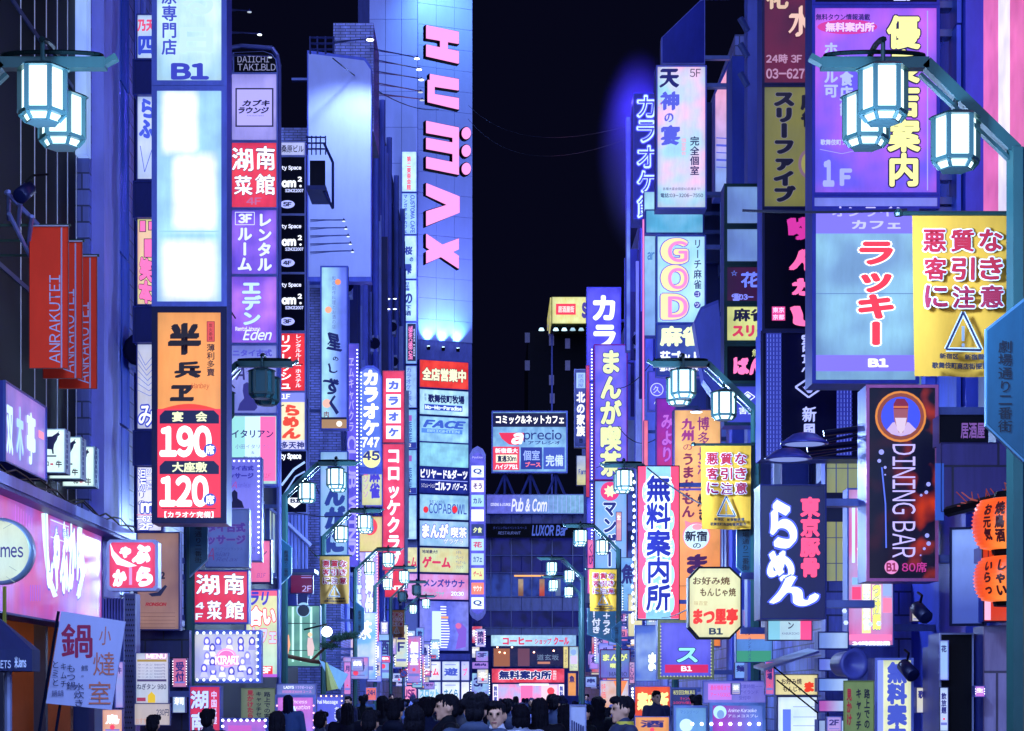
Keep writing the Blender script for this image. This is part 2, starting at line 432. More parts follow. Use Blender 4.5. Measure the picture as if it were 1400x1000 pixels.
def grid(w_, h_, nx, nz, z0=0): return [(w_*i/nx, w_*(i+1)/nx, z0+h_*k/nz, z0+h_*(k+1)/nz) for i in range(nx) for k in range(nz)]

# left, nearest: dark finned facade above a restaurant front
b = bldg('finned_building', 'dark glass facade with thin vertical fins above the pink restaurant lightbox', -9, -5.6, 8, 27.4, 30, paint('05060f', .6), 3.95)
for px in (28, 47, 63, 78, 92, 104, 112):
    D = 5.6*F/(675-px); wpart(MB().box(-5.6, -5.592, D-.012, D+.012, 3.95, 30), 'fin', paint('f0f0ff', .4, 0, .2), b)
wpart(MB().box(-5.72, -5.48, 21.9, 22.5, 3.95, 30), 'pilaster', paint('5c74d8', .6), b)
wpart(MB().box(-5.6, -5.44, 28.35-.95, 28.6-.95, 9.0, 30), 'light_strip', lit('a8ccf4', '7f9cf0', 'n', .9), b)
for k in range(7): wpart(MB().box(-5.62, -5.58, 12, 27.2, 6.6+k*3.2, 6.66+k*3.2), 'floor_band', paint('1c2660', .5), b)
wpart(MB().box(-9, -7.6, 8, 27.4, 0, 3.9), 'shop_back_wall', paint('4a2a1c', .6, 0, .6, 2), b)
wpart(MB().box(-9, -5.62, 27.2, 27.38, 0, 3.74), 'shop_partition', paint('7c4830', .6, 0, .7, 2), b)
wpart(MB().box(-7.5, -6.6, 27.1, 27.19, 0, 2.3), 'door_leaf', paint('3c2418', .5), b)
for y_ in (21.5, 23.4, 25.6): wpart(MB().box(-5.75, -5.6, y_, y_+.12, 0, 3.9), 'post', paint('2a3050', .5, .4), b)
wpart(MB().box(-7.6, -5.62, 8, 27.4, 3.75, 3.94), 'shop_ceiling', paint('3a2420', .8), b)
wpart(MB().lathe([(.09, 0), (.09, -.03)], -5.95, 25.3, 3.745, 16), 'downlight', glow('ffd9a8', 14), b)
wpart(MB().lathe([(.09, 0), (.09, -.03)], -6.5, 24.2, 3.745, 16), 'downlight', glow('ffc080', 14), b)
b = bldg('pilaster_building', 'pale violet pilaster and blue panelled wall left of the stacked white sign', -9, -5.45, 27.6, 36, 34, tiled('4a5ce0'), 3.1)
wpart(MB().box(-5.45, -5.28, 27.75, 28.9, 3.1, 34), 'pilaster', paint('9a9cff', .6, 0, .3), b)
pieces(b, [(a, a+.62, z, z+2.45) for a in (1.0, 1.64) for z in [3.2+2.47*i for i in range(12)]], .05, paint('4c70f0', .35, .2, .7), 'panel', 90, (-5.42, 27.9, 0))
for y_, r_ in ((30.45, .05), (30.75, .035)): wpart(MB().tube((-5.3, y_, 3.1), (-5.3, y_, 34), r_), 'drainpipe', paint('252c74', .5), b)
wpart(MB().box(-9, -5.3, 27.7, 36, 2.95, 3.1), 'shop_canopy', paint('5560b8', .5), b)
wpart(MB().box(-9, -5.4, 27.7, 36, 0, 2.95), 'shop_wall', paint('2c3890', .5), b)
b = bldg('black_building', 'unlit low black building behind the stacked lounge and room rental signs', -12, -5.3, 36.2, 55.5, 13.6, paint('0c0e2e', .6))
street_windows(b, -1, -5.3, 36.4, 55.3, (4.6, 8, 11), 2.6, 1.7, 1.6, .2)
for z in (13.7, 14.2, 14.7): wpart(MB().box(-5.5, -5.45, 36.3, 55.5, z, z+.04), 'roof_rail', paint('39427c', .5, .5), b)
for i in range(12): wpart(MB().box(-5.5, -5.46, 36.3+i*1.7, 36.35+i*1.7, 13.6, 14.7), 'rail_post', paint('39427c', .5, .5), b)
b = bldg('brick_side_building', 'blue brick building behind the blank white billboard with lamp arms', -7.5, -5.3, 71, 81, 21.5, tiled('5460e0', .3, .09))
street_windows(b, -1, -5.3, 72, 80.5, (4.5, 8, 11.5, 15), 2.4, 1.5, 1.5, .3)
wpart(MB().box(-5.6, -4.2, 71.5, 75, 21.5, 25.3), 'rooftop_housing', tiled('9098ff', .35, .1), b)
for i in range(9):
    wpart(MB().box(-5.3, -4.75, 71.4+i*1.0, 71.6+i*1.0, 13.2-i*.02, 13.4), 'ledge', paint('6a72c8', .5), b)
    wpart(MB().box(-5.3, -4.6, 71.4+i*1.0, 71.6+i*1.0, 9.6, 9.8), 'ledge', paint('6a72c8', .5), b)
for y_ in (72, 75, 77, 79.5): wpart(MB().tube((-5.15, y_, 4), (-5.15, y_, 21), .09), 'drainpipe', paint('6c78d0', .5), b)
b = bldg('pipe_clad_building', 'tall blue building with vertical pipes left of the pavilion tower', -6.2, -5.1, 82, 118, 28, tiled('4454e4', 1.2, .5))
street_windows(b, -1, -5.1, 84, 117, [6+3.5*i for i in range(6)], 3, 2, 2, .15)
for y_ in (85, 90, 96, 103, 110): wpart(MB().tube((-4.9, y_, 3), (-4.9, y_, 28), .13), 'riser_pipe', paint('5a68d4', .5), b)

# fins, ducts and air conditioners that stand out from the street walls
rf = random.Random(21)
def clutter(root, side, X, y0, y1, z0, z1, n):
    for i in range(n):
        y_ = rf.uniform(y0, y1); k = rf.random(); pr = rf.uniform(.12, .55); zb = rf.uniform(z0, z1-2)
        if k < .55:
            wpart(MB().box(*sorted((X, X-side*pr)), y_, y_+rf.uniform(.06, .2), zb, min(z1, zb+rf.uniform(3, 9))), 'fin_panel', paint(rf.choice(('b4bcf0', '8c98e8', '6470d8', '3440a0', 'd0d8f8', '1c2468')), .45, .1, .5), root)
        elif k < .8:
            h_ = rf.uniform(.5, .8); o = wpart(MB().box(*sorted((X, X-side*.32)), y_, y_+.8, zb, zb+h_), 'air_conditioner', paint('a0a8e0', .5, .1, .5), root)
            fr_ = MB().lathe([(.22, -.01), (.24, -.03), (.2, -.04)], X-side*.16, y_, zb+h_/2, 12, 'y').build('fan_grille', DARK, o)
        else: wpart(MB().tube((X-side*.1, y_, zb), (X-side*.1, y_, z1), .045, 6), 'conduit', paint(rf.choice(('8c9cf8', '3c48b0', '1c2470')), .4, .3), root)
_bl = {o['label']: o for o in C.objects if o.get('category') == 'building'}
def B_of(w_): return next(o for k, o in _bl.items() if w_ in k)
clutter(B_of('unlit low black'), -1, -5.3, 37, 55, 3.4, 13.4, 16); clutter(B_of('blue brick'), -1, -5.3, 71.5, 80.5, 3.4, 20, 18); clutter(B_of('vertical pipes'), -1, -5.1, 83, 117, 3.4, 26, 40)

# pavilion tower: panelled front and a turned sign wall
PD = 150.0
pt = thing('pavilion_tower', 'tall panelled tower carrying the giant pink vertical letters', 'building', W(570, 955, PD)*1 - Vector((0, 0, EYE)))
x0 = (505-VX)*PD/F; x1 = (571-VX)*PD/F
wpart(MB().box(x0, x1-.05, PD+.3, PD+30, 4, 62), 'wall', paint('3c50e8', .6), pt)
pieces(pt, grid(x1-x0, 58, 3, 22, 4), .25, paint('98a4f4', .45, .1, .35, .4), 'panel', 0, (x0, PD+.25, 0), .012, .01)
YW = 22; wlen = 4.28
wl = MB().box(.02, wlen, .02, 14, 3, 62).build('sign_wall', paint('6870d0', .5), pt); wl.location = Vector((x1, PD, 0))-pt.location; wl.rotation_euler = (0, 0, R(YW))
pieces(pt, grid(wlen, 26.2, 3, 17, 28), .06, paint('9aa4f2', .4, .05, .25, .4), 'panel', YW, (x1, PD, 0), .011, .006)
pieces(pt, grid(wlen, 12, 3, 6, 54.3), .06, paint('9aa4f2', .4, .05, .25, .4), 'panel', YW, (x1, PD, 0), .011, .006)
pieces(pt, grid(wlen, 5, 3, 2, 3.0), .06, paint('5560cc', .4, .05, .25, .4), 'panel', YW, (x1, PD, 0), .011, .006)

# end of street: curtain-walled building
ED = 185.0
def E_(px, py): return W(px, py, ED)
eb = thing('end_building', 'wide dark windowed building closing the end of the street', 'building', (E_(720, 955).x, ED, 0))
def ebox(x0, y0, x1, y1, d0, d1, name, mat):
    a = E_(x0, y1); c = E_(x1, y0); return wpart(MB().box(a.x, c.x, ED+d0, ED+d1, a.z, c.z), name, mat, eb)
ebox(600, 703, 880, 990, .4, 14, 'wall', paint('3444c0', .6))
NAVY = paint('0c1048', .25, .2, .3)
cols = [671, 699, 727, 755, 783, 811]
for i in range(6):                                  # curtain wall cells between the mullions
    xa = 643+28*i; xb = xa+28
    for (ya, yb, kind) in ((735, 759, 0), (760, 783, 0), (784, 816, 1), (835, 858, 1)):
        nn = 2 if (ya == 760) else 1
        for q in range(nn):
            a = xa+28/nn*q
            m_ = lit('24289c', '10124c', 'n', .42, False)  # dark glass; a faint navy glow is put into the pane colour
            if kind == 1 and ya == 784: m_ = lit('3450c0', '1c2870', 'n', .6, False)
            ebox(a+.6, ya+.6, a+28/nn-.6, yb-.6, .25, .3, 'pane', m_)
    for q in range(2): ebox(xa+14*q+.35, 816.5, xa+14*q+13.6, 834.5, .1, .3, 'spandrel_panel', paint('a8b4ff', .4, .1, .4))
    for q in range(2): ebox(xa+14*q+.35, 858.5, xa+14*q+13.6, 869, .1, .3, 'spandrel_panel', paint('a8b4ff', .4, .1, .4))
    for q in range(2): ebox(xa+14*q+.35, 704, xa+14*q+13.6, 716, .3, .35, 'pane', lit('303c9c', '141c58', 'n', .5, False))
for x in cols+[657+28*i for i in range(6)]: ebox(x-.5, 735 if x in cols else 817, x+.5, 869, -.05, .25, 'mullion', paint('b8c4ff', .4, .1)) if x in cols else ebox(x-.35, 703, x+.35, 716, .1, .4, 'mullion', paint('98a8ff', .4, .1))
for y in (735, 759.5, 783.5, 816, 835, 858): ebox(640, y-.5, 812, y+.5, -.02, .24, 'transom', paint('98a8ff', .4, .1))
for i, (x, cA, cB) in enumerate(((712, 'c8b090', '8c5a3c'), (741, 'b08a70', 'd04838'), (763, '8090b0', '5a6aa0'))):   # pillars and warm lamp strip inside the second floor
    ebox(x-3.5, 792, x+3.5, 815, -.1, .2, 'interior_column', lit(cA, cB, 'v', .7, False))
ebox(703, 786.5, 747, 788.5, -.12, .2, 'ceiling_lamp', glow('e8a860', 1.3))
for i in range(14): ebox(645+i*9.4, 903, 647.5+i*9.4, 912, .1, .2, 'window_bar', paint('8090d0', .5))

# right side
b = bldg('pink_striped_building', 'glowing pink and white striped facade at the right edge', 5.55, 9, 6, 22.9, 30, tiled('3444a0', .9, .45), 0)
street_windows(b, 1, 5.5, 7, 21, (1.0, 4.2), 2.6, 1.9, 1.7, .6)
for (a, c, col, e) in ((1343, 1348, '7fa8d8', .7), (1348, 1371, 'f478b8', .95), (1371, 1387, 'f4ecff', 1.1), (1387, 1412, 'f272b4', .95), (1412, 1440, 'f4ecff', 1.0), (1440, 1500, 'f272b4', .9)):
    ya, yb = sorted((5.55*F/(a-VX), 5.55*F/(c-VX)))
    wpart(MB().box(5.5, 5.56, ya+.005, yb-.005, 6.6, 30), 'light_panel', lit(col, None, '', e), b)
wpart(MB().box(5.3, 5.56, 21.6, 22.4, 3, 6.6), 'lower_wall', paint('32408c', .5), b)
b = bldg('blue_panel_building', 'dark blue panelled wall between the purple guide sign and pink facade', 5.3, 9, 23, 31.5, 30, paint('3a4cd8', .5), 0)
pieces(b, grid(8.3, 24, 9, 9, 4), .05, paint('4460e8', .4, .15, .6), 'panel', -90, (5.28, 31.4, 0))
for y_ in (24.2, 27.4, 29.8): wpart(MB().box(5.1, 5.24, y_, y_+.22, 3.4, 30), 'steel_column', paint('5c70f0', .4, .4), b)
for k, z in enumerate((3.7, 4.5, 5.3, 6.1)):
    for j, y_ in enumerate((25, 26.6, 28.2)):
        wpart(MB().box(5.14, 5.22, y_, y_+1.3, z, z+.7), 'window_pane', lit('c8c878', '6a90a8', 'n', .55, False), b)
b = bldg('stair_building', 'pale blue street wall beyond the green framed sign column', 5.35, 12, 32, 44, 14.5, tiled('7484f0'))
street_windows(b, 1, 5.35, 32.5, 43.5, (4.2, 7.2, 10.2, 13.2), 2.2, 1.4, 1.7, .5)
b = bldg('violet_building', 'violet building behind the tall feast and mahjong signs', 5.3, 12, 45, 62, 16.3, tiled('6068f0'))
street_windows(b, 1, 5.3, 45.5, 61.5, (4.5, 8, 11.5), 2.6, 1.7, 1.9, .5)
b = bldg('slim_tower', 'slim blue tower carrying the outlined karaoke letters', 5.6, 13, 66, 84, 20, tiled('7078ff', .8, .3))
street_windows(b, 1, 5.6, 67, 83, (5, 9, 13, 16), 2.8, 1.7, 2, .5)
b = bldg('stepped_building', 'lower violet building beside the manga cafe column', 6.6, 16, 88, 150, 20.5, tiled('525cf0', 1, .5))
street_windows(b, 1, 6.6, 89, 149, (4.5, 8, 11.5, 15), 4, 2.5, 2, .4)
b = bldg('night_block', 'nearly black office block under the yellow rooftop sign', 4.2, 26, 250, 280, 46.6, paint('05061a', .7))
for (px, py) in ((753, 452), (754, 466), (776, 470), (776, 500), (754, 520), (721, 462), (721, 500), (755, 545)):
    p = W(px, py, 249.9); wpart(MB().box(p.x-.3, p.x+.3, 249.8, 250.1, p.z-.6, p.z+.6), 'window_pane', lit('5a5cae', None, '', (.28 if px > 740 else .12), False), b)
wpart(MB().box(7.0, 7.2, 249.7, 249.98, 0, 46.5), 'corner_trim', paint('4a54c8', .5), b)

_bl = {o['label']: o for o in C.objects if o.get('category') == 'building'}
clutter(B_of('blue street wall'), 1, 5.35, 32.5, 43.5, 3.2, 14, 22); clutter(B_of('violet building behind'), 1, 5.3, 45.5, 61.5, 3.2, 15.5, 30); clutter(B_of('outlined karaoke'), 1, 5.6, 66.5, 83, 3.2, 19, 30); clutter(B_of('manga cafe column'), 1, 6.6, 88, 149, 3.2, 20, 40); clutter(B_of('dark blue panelled'), 1, 5.22, 24, 31, 3.2, 28, 14); clutter(B_of('pale violet pilaster'), -1, -5.28, 29.2, 31.3, 5, 30, 14)
# ---------------------------------------------------------------- signs, left side, near to far
S = Sign
G1 = 'stacked signs on the left tower'
# white tower with the banquet sign
TD = 25.5
s = S('signboard', 'cool white lightbox with B1 and a vertical column of kanji above the blank panel', 'signboard', (208, -60, 310, 118), TD, face=lit('a8d4ec', 'd4f0f4', 'n', 1.0), frame='6c7ce0', fw=7, t=.5, arms=False)
s.T('原専門店', (221, -14, 242, 76), '3a44b0', v=1, b=.03); s.T('B1', (234, 87, 286, 110), '3038a8', b=.07)
s.T('日', (246, 38, 292, 74), 'b4d4d8', b=.05); s.T('る', (250, -20, 292, 22), 'b4d4d8', b=.05)
s = S('signboard', 'large blank white lightbox glowing above the orange banquet sign', 'signboard', (208, 118, 310, 420), TD, face=lit('98c8ee', 'ffffff', 'tubes', 1.15), frame='6c7ce0', fw=7, t=.5, arms=False)
s.B((216, 316, 303, 318), '8fc0e4', 'panel_joint')
s = S('signboard', 'orange and red banquet sign reading 190 and 120 seats with black brush kanji', 'signboard', (208, 420, 310, 716), TD, face=lit('f8a860', 'f49850', 'n', .95), frame='1c2152', fw=8, t=.5, arms=False)
s.T('半', (229, 441, 276, 487), '140a18', b=.05, nib=.04); s.T('兵', (238, 494, 276, 518), '140a18', b=.05, nib=.04); s.T('ヱ', (232, 526, 266, 550), '140a18', b=.05, nib=.04)
s.B((283, 440, 294, 468), '8c2038'); s.B((284, 441, 293, 467), 'c84848'); s.T('炭火串焼', (286, 443, 291, 466), '3c1020', v=1)
s.T('薄利多賣', (283, 471, 294, 515), '181028', v=1, b=.02); s.T('Hanbey', (262, 524, 287, 534), 'a83c28', sh=.2)
s.P([(216, 562)]+[(216+86*i/12, 562-9*math.sin(math.pi*i/12)) for i in range(13)]+[(302, 562)], 'd83c30')
s.B((216, 560, 302, 708), 'e0324c'); 
for y, t_ in ((562, '宴　会'), (631, '大座敷')):
    s.P([(219, y+18), (219, y+7), (226, y), (293, y), (300, y+7), (300, y+18)], '0c1040'); s.T(t_, (236, y+1.5, 284, y+15.5), 'e4ecb8', b=.04)
s.T('190', (219, 583, 290, 626), 'ffffff', b=.06, e=1.2); s.T('120', (219, 651, 286, 694), 'ffffff', b=.06, e=1.2)
for y in (616, 684): s.O(288, y, 8.5, '2c48b0'); s.T('席', (282, y-6.5, 294, y+6.5), 'ffffff', b=.04)
s.B((222, 695.5, 296, 696.5), '702040'); s.T('【カラオケ完備】', (226, 700, 293, 709), 'ffffff', b=.03)

# narrow bar signs between the blue wall and the white tower
for (y0, y1, fc, cab, lab) in ((20, 82, lit('a8c8f4', 'd8e4ff', 'n', .9), 1, 'narrow pale sign with red and blue brush strokes, topmost beside the white tower'), (131, 247, lit('b0c8f8', 'dfe8ff', 'n', .9), 2, 'narrow pale sign with bold blue kana beside the blank white lightbox'),
                               (299, 418, lit('e8e49c', 'f490b8', 'n', .95), 3, 'narrow yellow and pink comic lettered sign beside the blank white lightbox'), (470, 588, lit('cfd8f8', 'b8b0b0', 'n', .85), 4, 'narrow pale sign with thin line drawing left of the orange banquet sign'),
                               (638, 727, lit('dcdcfa', 'f8f8ff', 'n', .95), 5, 'narrow white sign with outlined numerals 627 and 2F beside the banquet sign')):
    s = S('narrow_sign', lab, 'signboard', (187, y0, 222, y1), 28.4, face=fc, frame='3440a0', fw=1.5, group='narrow signs beside the white tower', arms=False)
    if cab == 1: s.T('乃天', (188, 27, 212, 44), 'd04870', b=.05, nib=.03); s.T('四', (189, 50, 211, 76), '2c40b8', b=.06)
    if cab == 2: s.T('らふ', (190, 135, 212, 190), '3c50c8', v=1, b=.07, warp=.06); s.L([(192, 200), (198, 236), (208, 205)], 1, '5060c0')
    if cab == 3:
        s.T('笑本', (190, 352, 210, 416), 'f070b0', v=1, b=.08, o='201848', ob=.05, warp=.05)
        for q in ((191, 302, 200, 318), (197, 327, 209, 353), (203, 303, 212, 316)): s.B(q, '201848'); s.B((q[0]+1, q[1]+1, q[2]-1, q[3]-1), 'f070b0')
    if cab == 4:
        for i in range(7): s.L([(189, 480+i*9), (199+i, 500+i*7), (212, 484+i*9)], .8, '5a6cb8')
        s.T('み', (190, 555, 212, 583), 'e8ecff', o='3844b0', ob=.1, b=.02)
    if cab == 5: s.T('湯', (189, 642, 200, 672), 'f0f4ff', o='3844b0', ob=.06); s.T('四\n喜', (200, 641, 212, 670), 'f0f4ff', o='3844b0', ob=.06); s.T('リの', (189, 674, 199, 692), '2c3890', v=1); s.T('m', (193, 688, 212, 702), 'f4f8ff', o='3844b0', ob=.12, b=.06); s.T('-627', (188, 706, 212, 714), 'f4f8ff', o='3844b0', ob=.1, b=.05); s.B((188, 704, 213, 705), 'e07898'); s.T('2F', (191, 716, 210, 725), 'f4f8ff', o='3844b0', ob=.1, b=.05)
for (y0, y1, lab) in ((82, 130, 'dark blue blank box between the two uppermost narrow signs'), (248, 298, 'dark blue blank box above the yellow and pink narrow sign'), (419, 469, 'dark blue blank box below the yellow and pink narrow sign'), (589, 637, 'dark blue blank box above the narrow 627 sign')):
    S('blank_box', lab, 'signboard', (182, y0, 222, y1), 28.3, face=paint('1a2680', .35, .3), frame='2a3690', fw=1.5, emis=0, arms=False)

# stack A
AX0, AX1, AD = 313, 380, 39.0
A = dict(D=AD, frame='7c88dc', fw=2, t=.4, group='stacked lightboxes on the rounded frame')
s = S('signboard', 'black rounded top plate with serif building name above the lounge sign', 'signboard', (318, 70, 380, 100), face=paint('06061a', .4), emis=.45, shape=[(318, 100), (318, 72), (360, 70), (372, 74), (378, 82), (380, 100)], **{k: v for k, v in A.items()})
s.T('DAIICHI', (325, 77, 368, 86), 'b0b4e8', b=.0); s.T('TAKI.BLD', (325, 88, 377, 97), 'b0b4e8')
s = S('signboard', 'pale violet lounge sign with slanted kana in a black square outline', 'signboard', (AX0, 100, AX1, 194), face=lit('9c98ee', 'b0a8f8', 'n', .9), **A)
s.B((322, 121, 374, 174), '0c0a30'); s.B((324, 123, 372, 172), 'a49ef2'); s.T('カブキ', (331, 137, 369, 146), '0c0a30', b=.06, sh=.25); s.T('ラウンジ', (326, 147, 368, 156), '0c0a30', b=.06, sh=.25); s.T('Free Style Space', (338, 158, 361, 160), '0c0a30')
s = S('signboard', 'red lightbox with white brush kanji and 4F, high in the stack under the lounge sign', 'signboard', (AX0, 194, AX1, 286), face=lit('e83860', 'f04c58', 'n', .95), **A)
s.T('湖', (317, 202, 347, 235), 'f4f4ff', nib=.032, o='4a1848', ob=.04, warp=.02); s.T('南', (350, 200, 376, 234), 'f4f4ff', nib=.032, o='4a1848', ob=.04, warp=.02); s.T('菜', (320, 240, 346, 268), 'f4f4ff', nib=.032, o='4a1848', ob=.04, warp=.02); s.T('館', (349, 238, 376, 268), 'f4f4ff', nib=.032, o='4a1848', ob=.04, warp=.02); s.T('4F', (337, 271, 358, 281), 'b06090', b=.03)
s = S('signboard', 'violet room rental lightbox with big pale kana and boxed 3F', 'signboard', (AX0, 286, AX1, 377), face=lit('6a50e0', 'a070f0', 'n', .95), **A)
s.T('レンタル', (352, 293, 372, 371), 'd4dcff', v=1, b=.06, o='4838b0', ob=.04); s.T('ルーム', (325, 312, 345, 371), 'd4dcff', v=1, b=.06, o='4838b0', ob=.04); s.T('3F', (326, 293, 345, 306), 'd4dcff', b=.06); s.L([(322, 291), (348, 291), (348, 308), (322, 308), (322, 291)], .8, 'd4dcff')
s = S('signboard', 'pink and violet lightbox with vertical kana and script name below the rental sign', 'signboard', (AX0, 377, AX1, 471), face=lit('8058e8', 'c480f0', 'n', .95), **A)
s.T('エデン', (331, 387, 358, 445), 'b8d8ff', v=1, b=.07, o='4c40b8', ob=.03); s.T('Rental House', (322, 447, 356, 453), 'd8dcff', b=.04); s.T('Eden', (332, 450, 372, 466), 'd4dcff', sh=.35, b=.03, o='4c40b8', ob=.04)
s = S('signboard', 'dim lavender massage sign with a seated figure behind the unlit lantern', 'signboard', (AX0, 471, AX1, 567), face=lit('7c88e8', '9aa0f4', 'n', .8), **A)
s.T('ニタイ古式', (318, 478, 372, 488), '4848b8', b=.05); s.T('A', (322, 502, 335, 520), '282868', sh=.3, b=.03); s.T('ジアン\nリラ', (336, 500, 350, 512), '3838a0')
s.P([(325, 562), (328, 552), (334, 545), (332, 535), (333, 526), (338, 523), (343, 527), (343, 540), (350, 547), (352, 558), (348, 562)], '2c2c78', 'figure_print')
s = S('signboard', 'green, white and pink striped sign with italian dining kana', 'signboard', (AX0, 567, AX1, 664), face=lit('b8e8e8', None, '', .9), **A)
s.B((316, 570, 335, 658), '8fd0d0'); s.B((335, 570, 356, 658), 'c4e4fa'); s.B((356, 570, 377, 658), 'f068a8')
s.T('イタリアン', (317, 588, 374, 599), '20206c', b=.03); s.T('小田イタリアン', (322, 608, 370, 614), '6068b0'); s.T('&', (344, 617, 348, 621), '4850a0'); s.T('歌バスタ', (333, 624, 358, 628), '5058a8'); s.T('B1F', (357, 648, 371, 654), 'a04888', sh=.3)
# rounded pipe frame carrying stack A
o = MB().path([tuple(W(381.5, y, AD+.2)) for y in (960, 90)]+[tuple(W(379, 76, AD+.2)), tuple(W(372, 66, AD+.2)), tuple(W(330, 63, AD+.2)), tuple(W(313, 66, AD+.2))], .045, 8).build('sign_frame_pipe', paint('8088d8', .3, .6)); tag(o, 'rounded steel pipe frame running up the right edge of the lounge sign stack', 'pipe frame')
MBp = None
# stack B
B_ = dict(D=46.5, frame='8a92dc', fw=1.4, t=.35, group='stacked black space rental signs')
s = S('signboard', 'small pale building name plate at the top of the black space signs', 'signboard', (382, 194, 418, 214), face=lit('b8c0f4', None, '', .85), **B_); s.T('桑原ビル', (385, 199, 415, 209), '14143c', b=.02)
for y, fl in ((214, '5F'), (294, '4F'), (374, '3F')):
    s = S('signboard', 'black space rental sign with glowing white letters and %s in an oval' % fl, 'signboard', (382, y, 418, y+80), face=paint('050522', .3), emis=.95, **B_)
    s.T('ty Space', (385, y+13, 412, y+20), 'e0e4ff', b=.05); s.T('om', (385, y+33, 405, y+43), 'f4f6ff', b=.1); s.T('2', (407, y+28, 413, y+35), 'f4f6ff', b=.08); s.O(411, y+41, 1.6, 'f4f6ff'); s.T('SINCE2007', (390, y+45, 415, y+49.5), 'c4ccff', b=.05); s.O(393, y+66, 10, 'a8b0ff', 5.5); s.T(fl, (387, y+63, 399, y+69), '080830', b=.06)
s = S('signboard', 'red lightbox with white vertical kana refresh and hostel lettering', 'signboard', (382, 455, 418, 536), face=lit('e83440', None, '', .95), **B_)
s.T('リフレッシュ', (384, 459, 398, 532), 'ffffff', v=1, b=.04); s.T('レンタルルーム', (404, 458, 412, 501), 'fff0f4', v=1, b=.02); s.T('ホステル', (404, 505, 412, 530), 'fff0f4', v=1, b=.02)
s = S('signboard', 'violet topped cream noodle sign with red brush kana and 1F', 'signboard', (382, 536, 418, 616), face=lit('f4e8b8', 'f8f0d0', 'n', .95), **B_)
s.B((383, 537, 417, 550), '7880e0'); s.T('1F', (385, 539, 397, 546), 'ffffff', b=.03); s.T('らめん', (385, 553, 412, 601), 'd84434', v=1, b=.07, nib=.04, warp=.05); s.B((383, 602, 417, 615), 'c0c0f0'); s.T('多天神', (384, 604, 416, 614), '18206c', b=.04)
s = S('signboard', 'black sign with slanted white lettering and a white down arrow marked B1', 'signboard', (382, 616, 420, 702), face=paint('07082c', .3), emis=1, **B_)
s.T('ty Space', (383, 620, 412, 630), 'f0f4ff', b=.08, sh=.0, rot=0); s.L([(385, 664), (402, 642), (417, 632)], 3, '9ab8f0'); s.L([(386, 680), (404, 652), (417, 645)], 2, '8aa8e8'); s.P([(394, 681), (412, 681), (412, 685), (416, 685), (403, 695), (389, 685), (394, 685)], 'f4f8ff'); s.T('B1', (397, 682, 410, 688), '101040', b=.08)

# bulb-edged massage sign, and lower pieces around the left pole
s = S('bulb_sign', 'tall violet massage sign edged with white bulbs hanging beside the banquet sign', 'signboard', (309, 626, 358, 768), 31, face=lit('7478ea', '8a88f4', 'n', .85), frame='6068c8', fw=1.5)
s.T('タイ古式', (314, 637, 347, 644), '2c2c98', b=.07); s.T('ッサージ', (313, 647, 347, 655), '2c2c98', b=.07); s.T('A', (316, 659, 324, 668), '9a3c98', sh=.3); s.T('sian Relax', (325, 660, 343, 667), '4848b0', sh=.3)
s.P([(315, 695), (318, 685), (317, 674), (321, 670), (325, 674), (325, 682), (331, 686), (334, 695)], '12123c', 'figure_print'); s.T('-27', (341, 749, 349, 757), '3c3c98')
s.edge_bulbs((314, 631, 354, 763), 7, 1.3, 'f4fbff', 3, 'tr')
s = S('bulb_sign', 'grey translucent massage board with red outlined kana under the banquet sign', 'signboard', (281, 696, 341, 776), 30, face=lit('5870cc', '6c84d8', 'n', .5), frame='8a98d0', fw=1.5)
s.T('タイ古式', (284, 715, 336, 728), '3a2c80', b=.06, o='6a4a90', ob=.03); s.T('ッサージ', (284, 732, 336, 745), '3a2c80', b=.06, o='6a4a90', ob=.03); s.T('A', (283, 750, 293, 766), '602c68', sh=.3); s.T('アジアンリラックス', (294, 749, 332, 753), '303880'); s.T('sian', (294, 754, 314, 761), '303880', sh=.3); s.T('Relax', (296, 762, 326, 768), '303880', sh=.3)
s = S('signboard', 'red restaurant lightbox with white brush kanji and 4F above the group photo board', 'signboard', (262, 780, 340, 853), 29.6, face=lit('e03058', 'e84868', 'n', .9), frame='4c5cc0', fw=2, t=.3, arms=True)
for ch, bx in (('湖', (268, 785, 301, 814)), ('南', (306, 784, 334, 814)), ('菜', (283, 821, 304, 848)), ('館', (308, 821, 334, 848))): s.T(ch, bx, 'e8f0ff', nib=.035, o='501848', ob=.04, warp=.02)
s.T('4\nF', (268, 824, 280, 848), 'd8e4f8', b=.04, o='501848', ob=.03)
s = S('photo_board', 'bulb framed board with rows of posing women around a pink round emblem', 'signboard', (259, 862, 357, 934), 29, face=lit('b8bcf8', 'e8e8d0', 'n', .8), frame='6878dc', fw=5)
rr = random.Random(3)
for (cx, cy) in [(283+i*15.5, 877) for i in range(5)]+[(291, 886), (330, 886), (284, 897), (339, 897)]+[(280+i*12.5, 914+(i % 2)*4) for i in range(6)]+[(292, 905), (333, 905)]:
    hc = rr.choice(('3c3cb0', '5050c8', '4444a8', '8080d8')); s.O(cx, cy+1, 4.6, hc, 7.5, 'hair_print', n=10); s.P([(cx-5, cy+10), (cx-3, cy+5), (cx+3, cy+5), (cx+5, cy+10), (cx+5, cy+12), (cx-5, cy+12)], rr.choice(('b8b8ff', '9090f0', 'dcdcff')), 'dress_print'); s.O(cx, cy, 2.6, 'e4dcf8', 3.6, 'face_print', n=10)
s.O(311, 900, 14, 'e890d0', 13); s.O(311, 900, 12, 'f8d8f4', 11); s.O(311, 900, 11, 'e070b8', 10); s.T('KIRARI', (296, 897, 328, 909), 'ffffff', b=.06, o='d060a8', ob=.08); s.edge_bulbs((262.5, 866, 353.5, 930), 9, 2, 'd8ecff', 2.2)
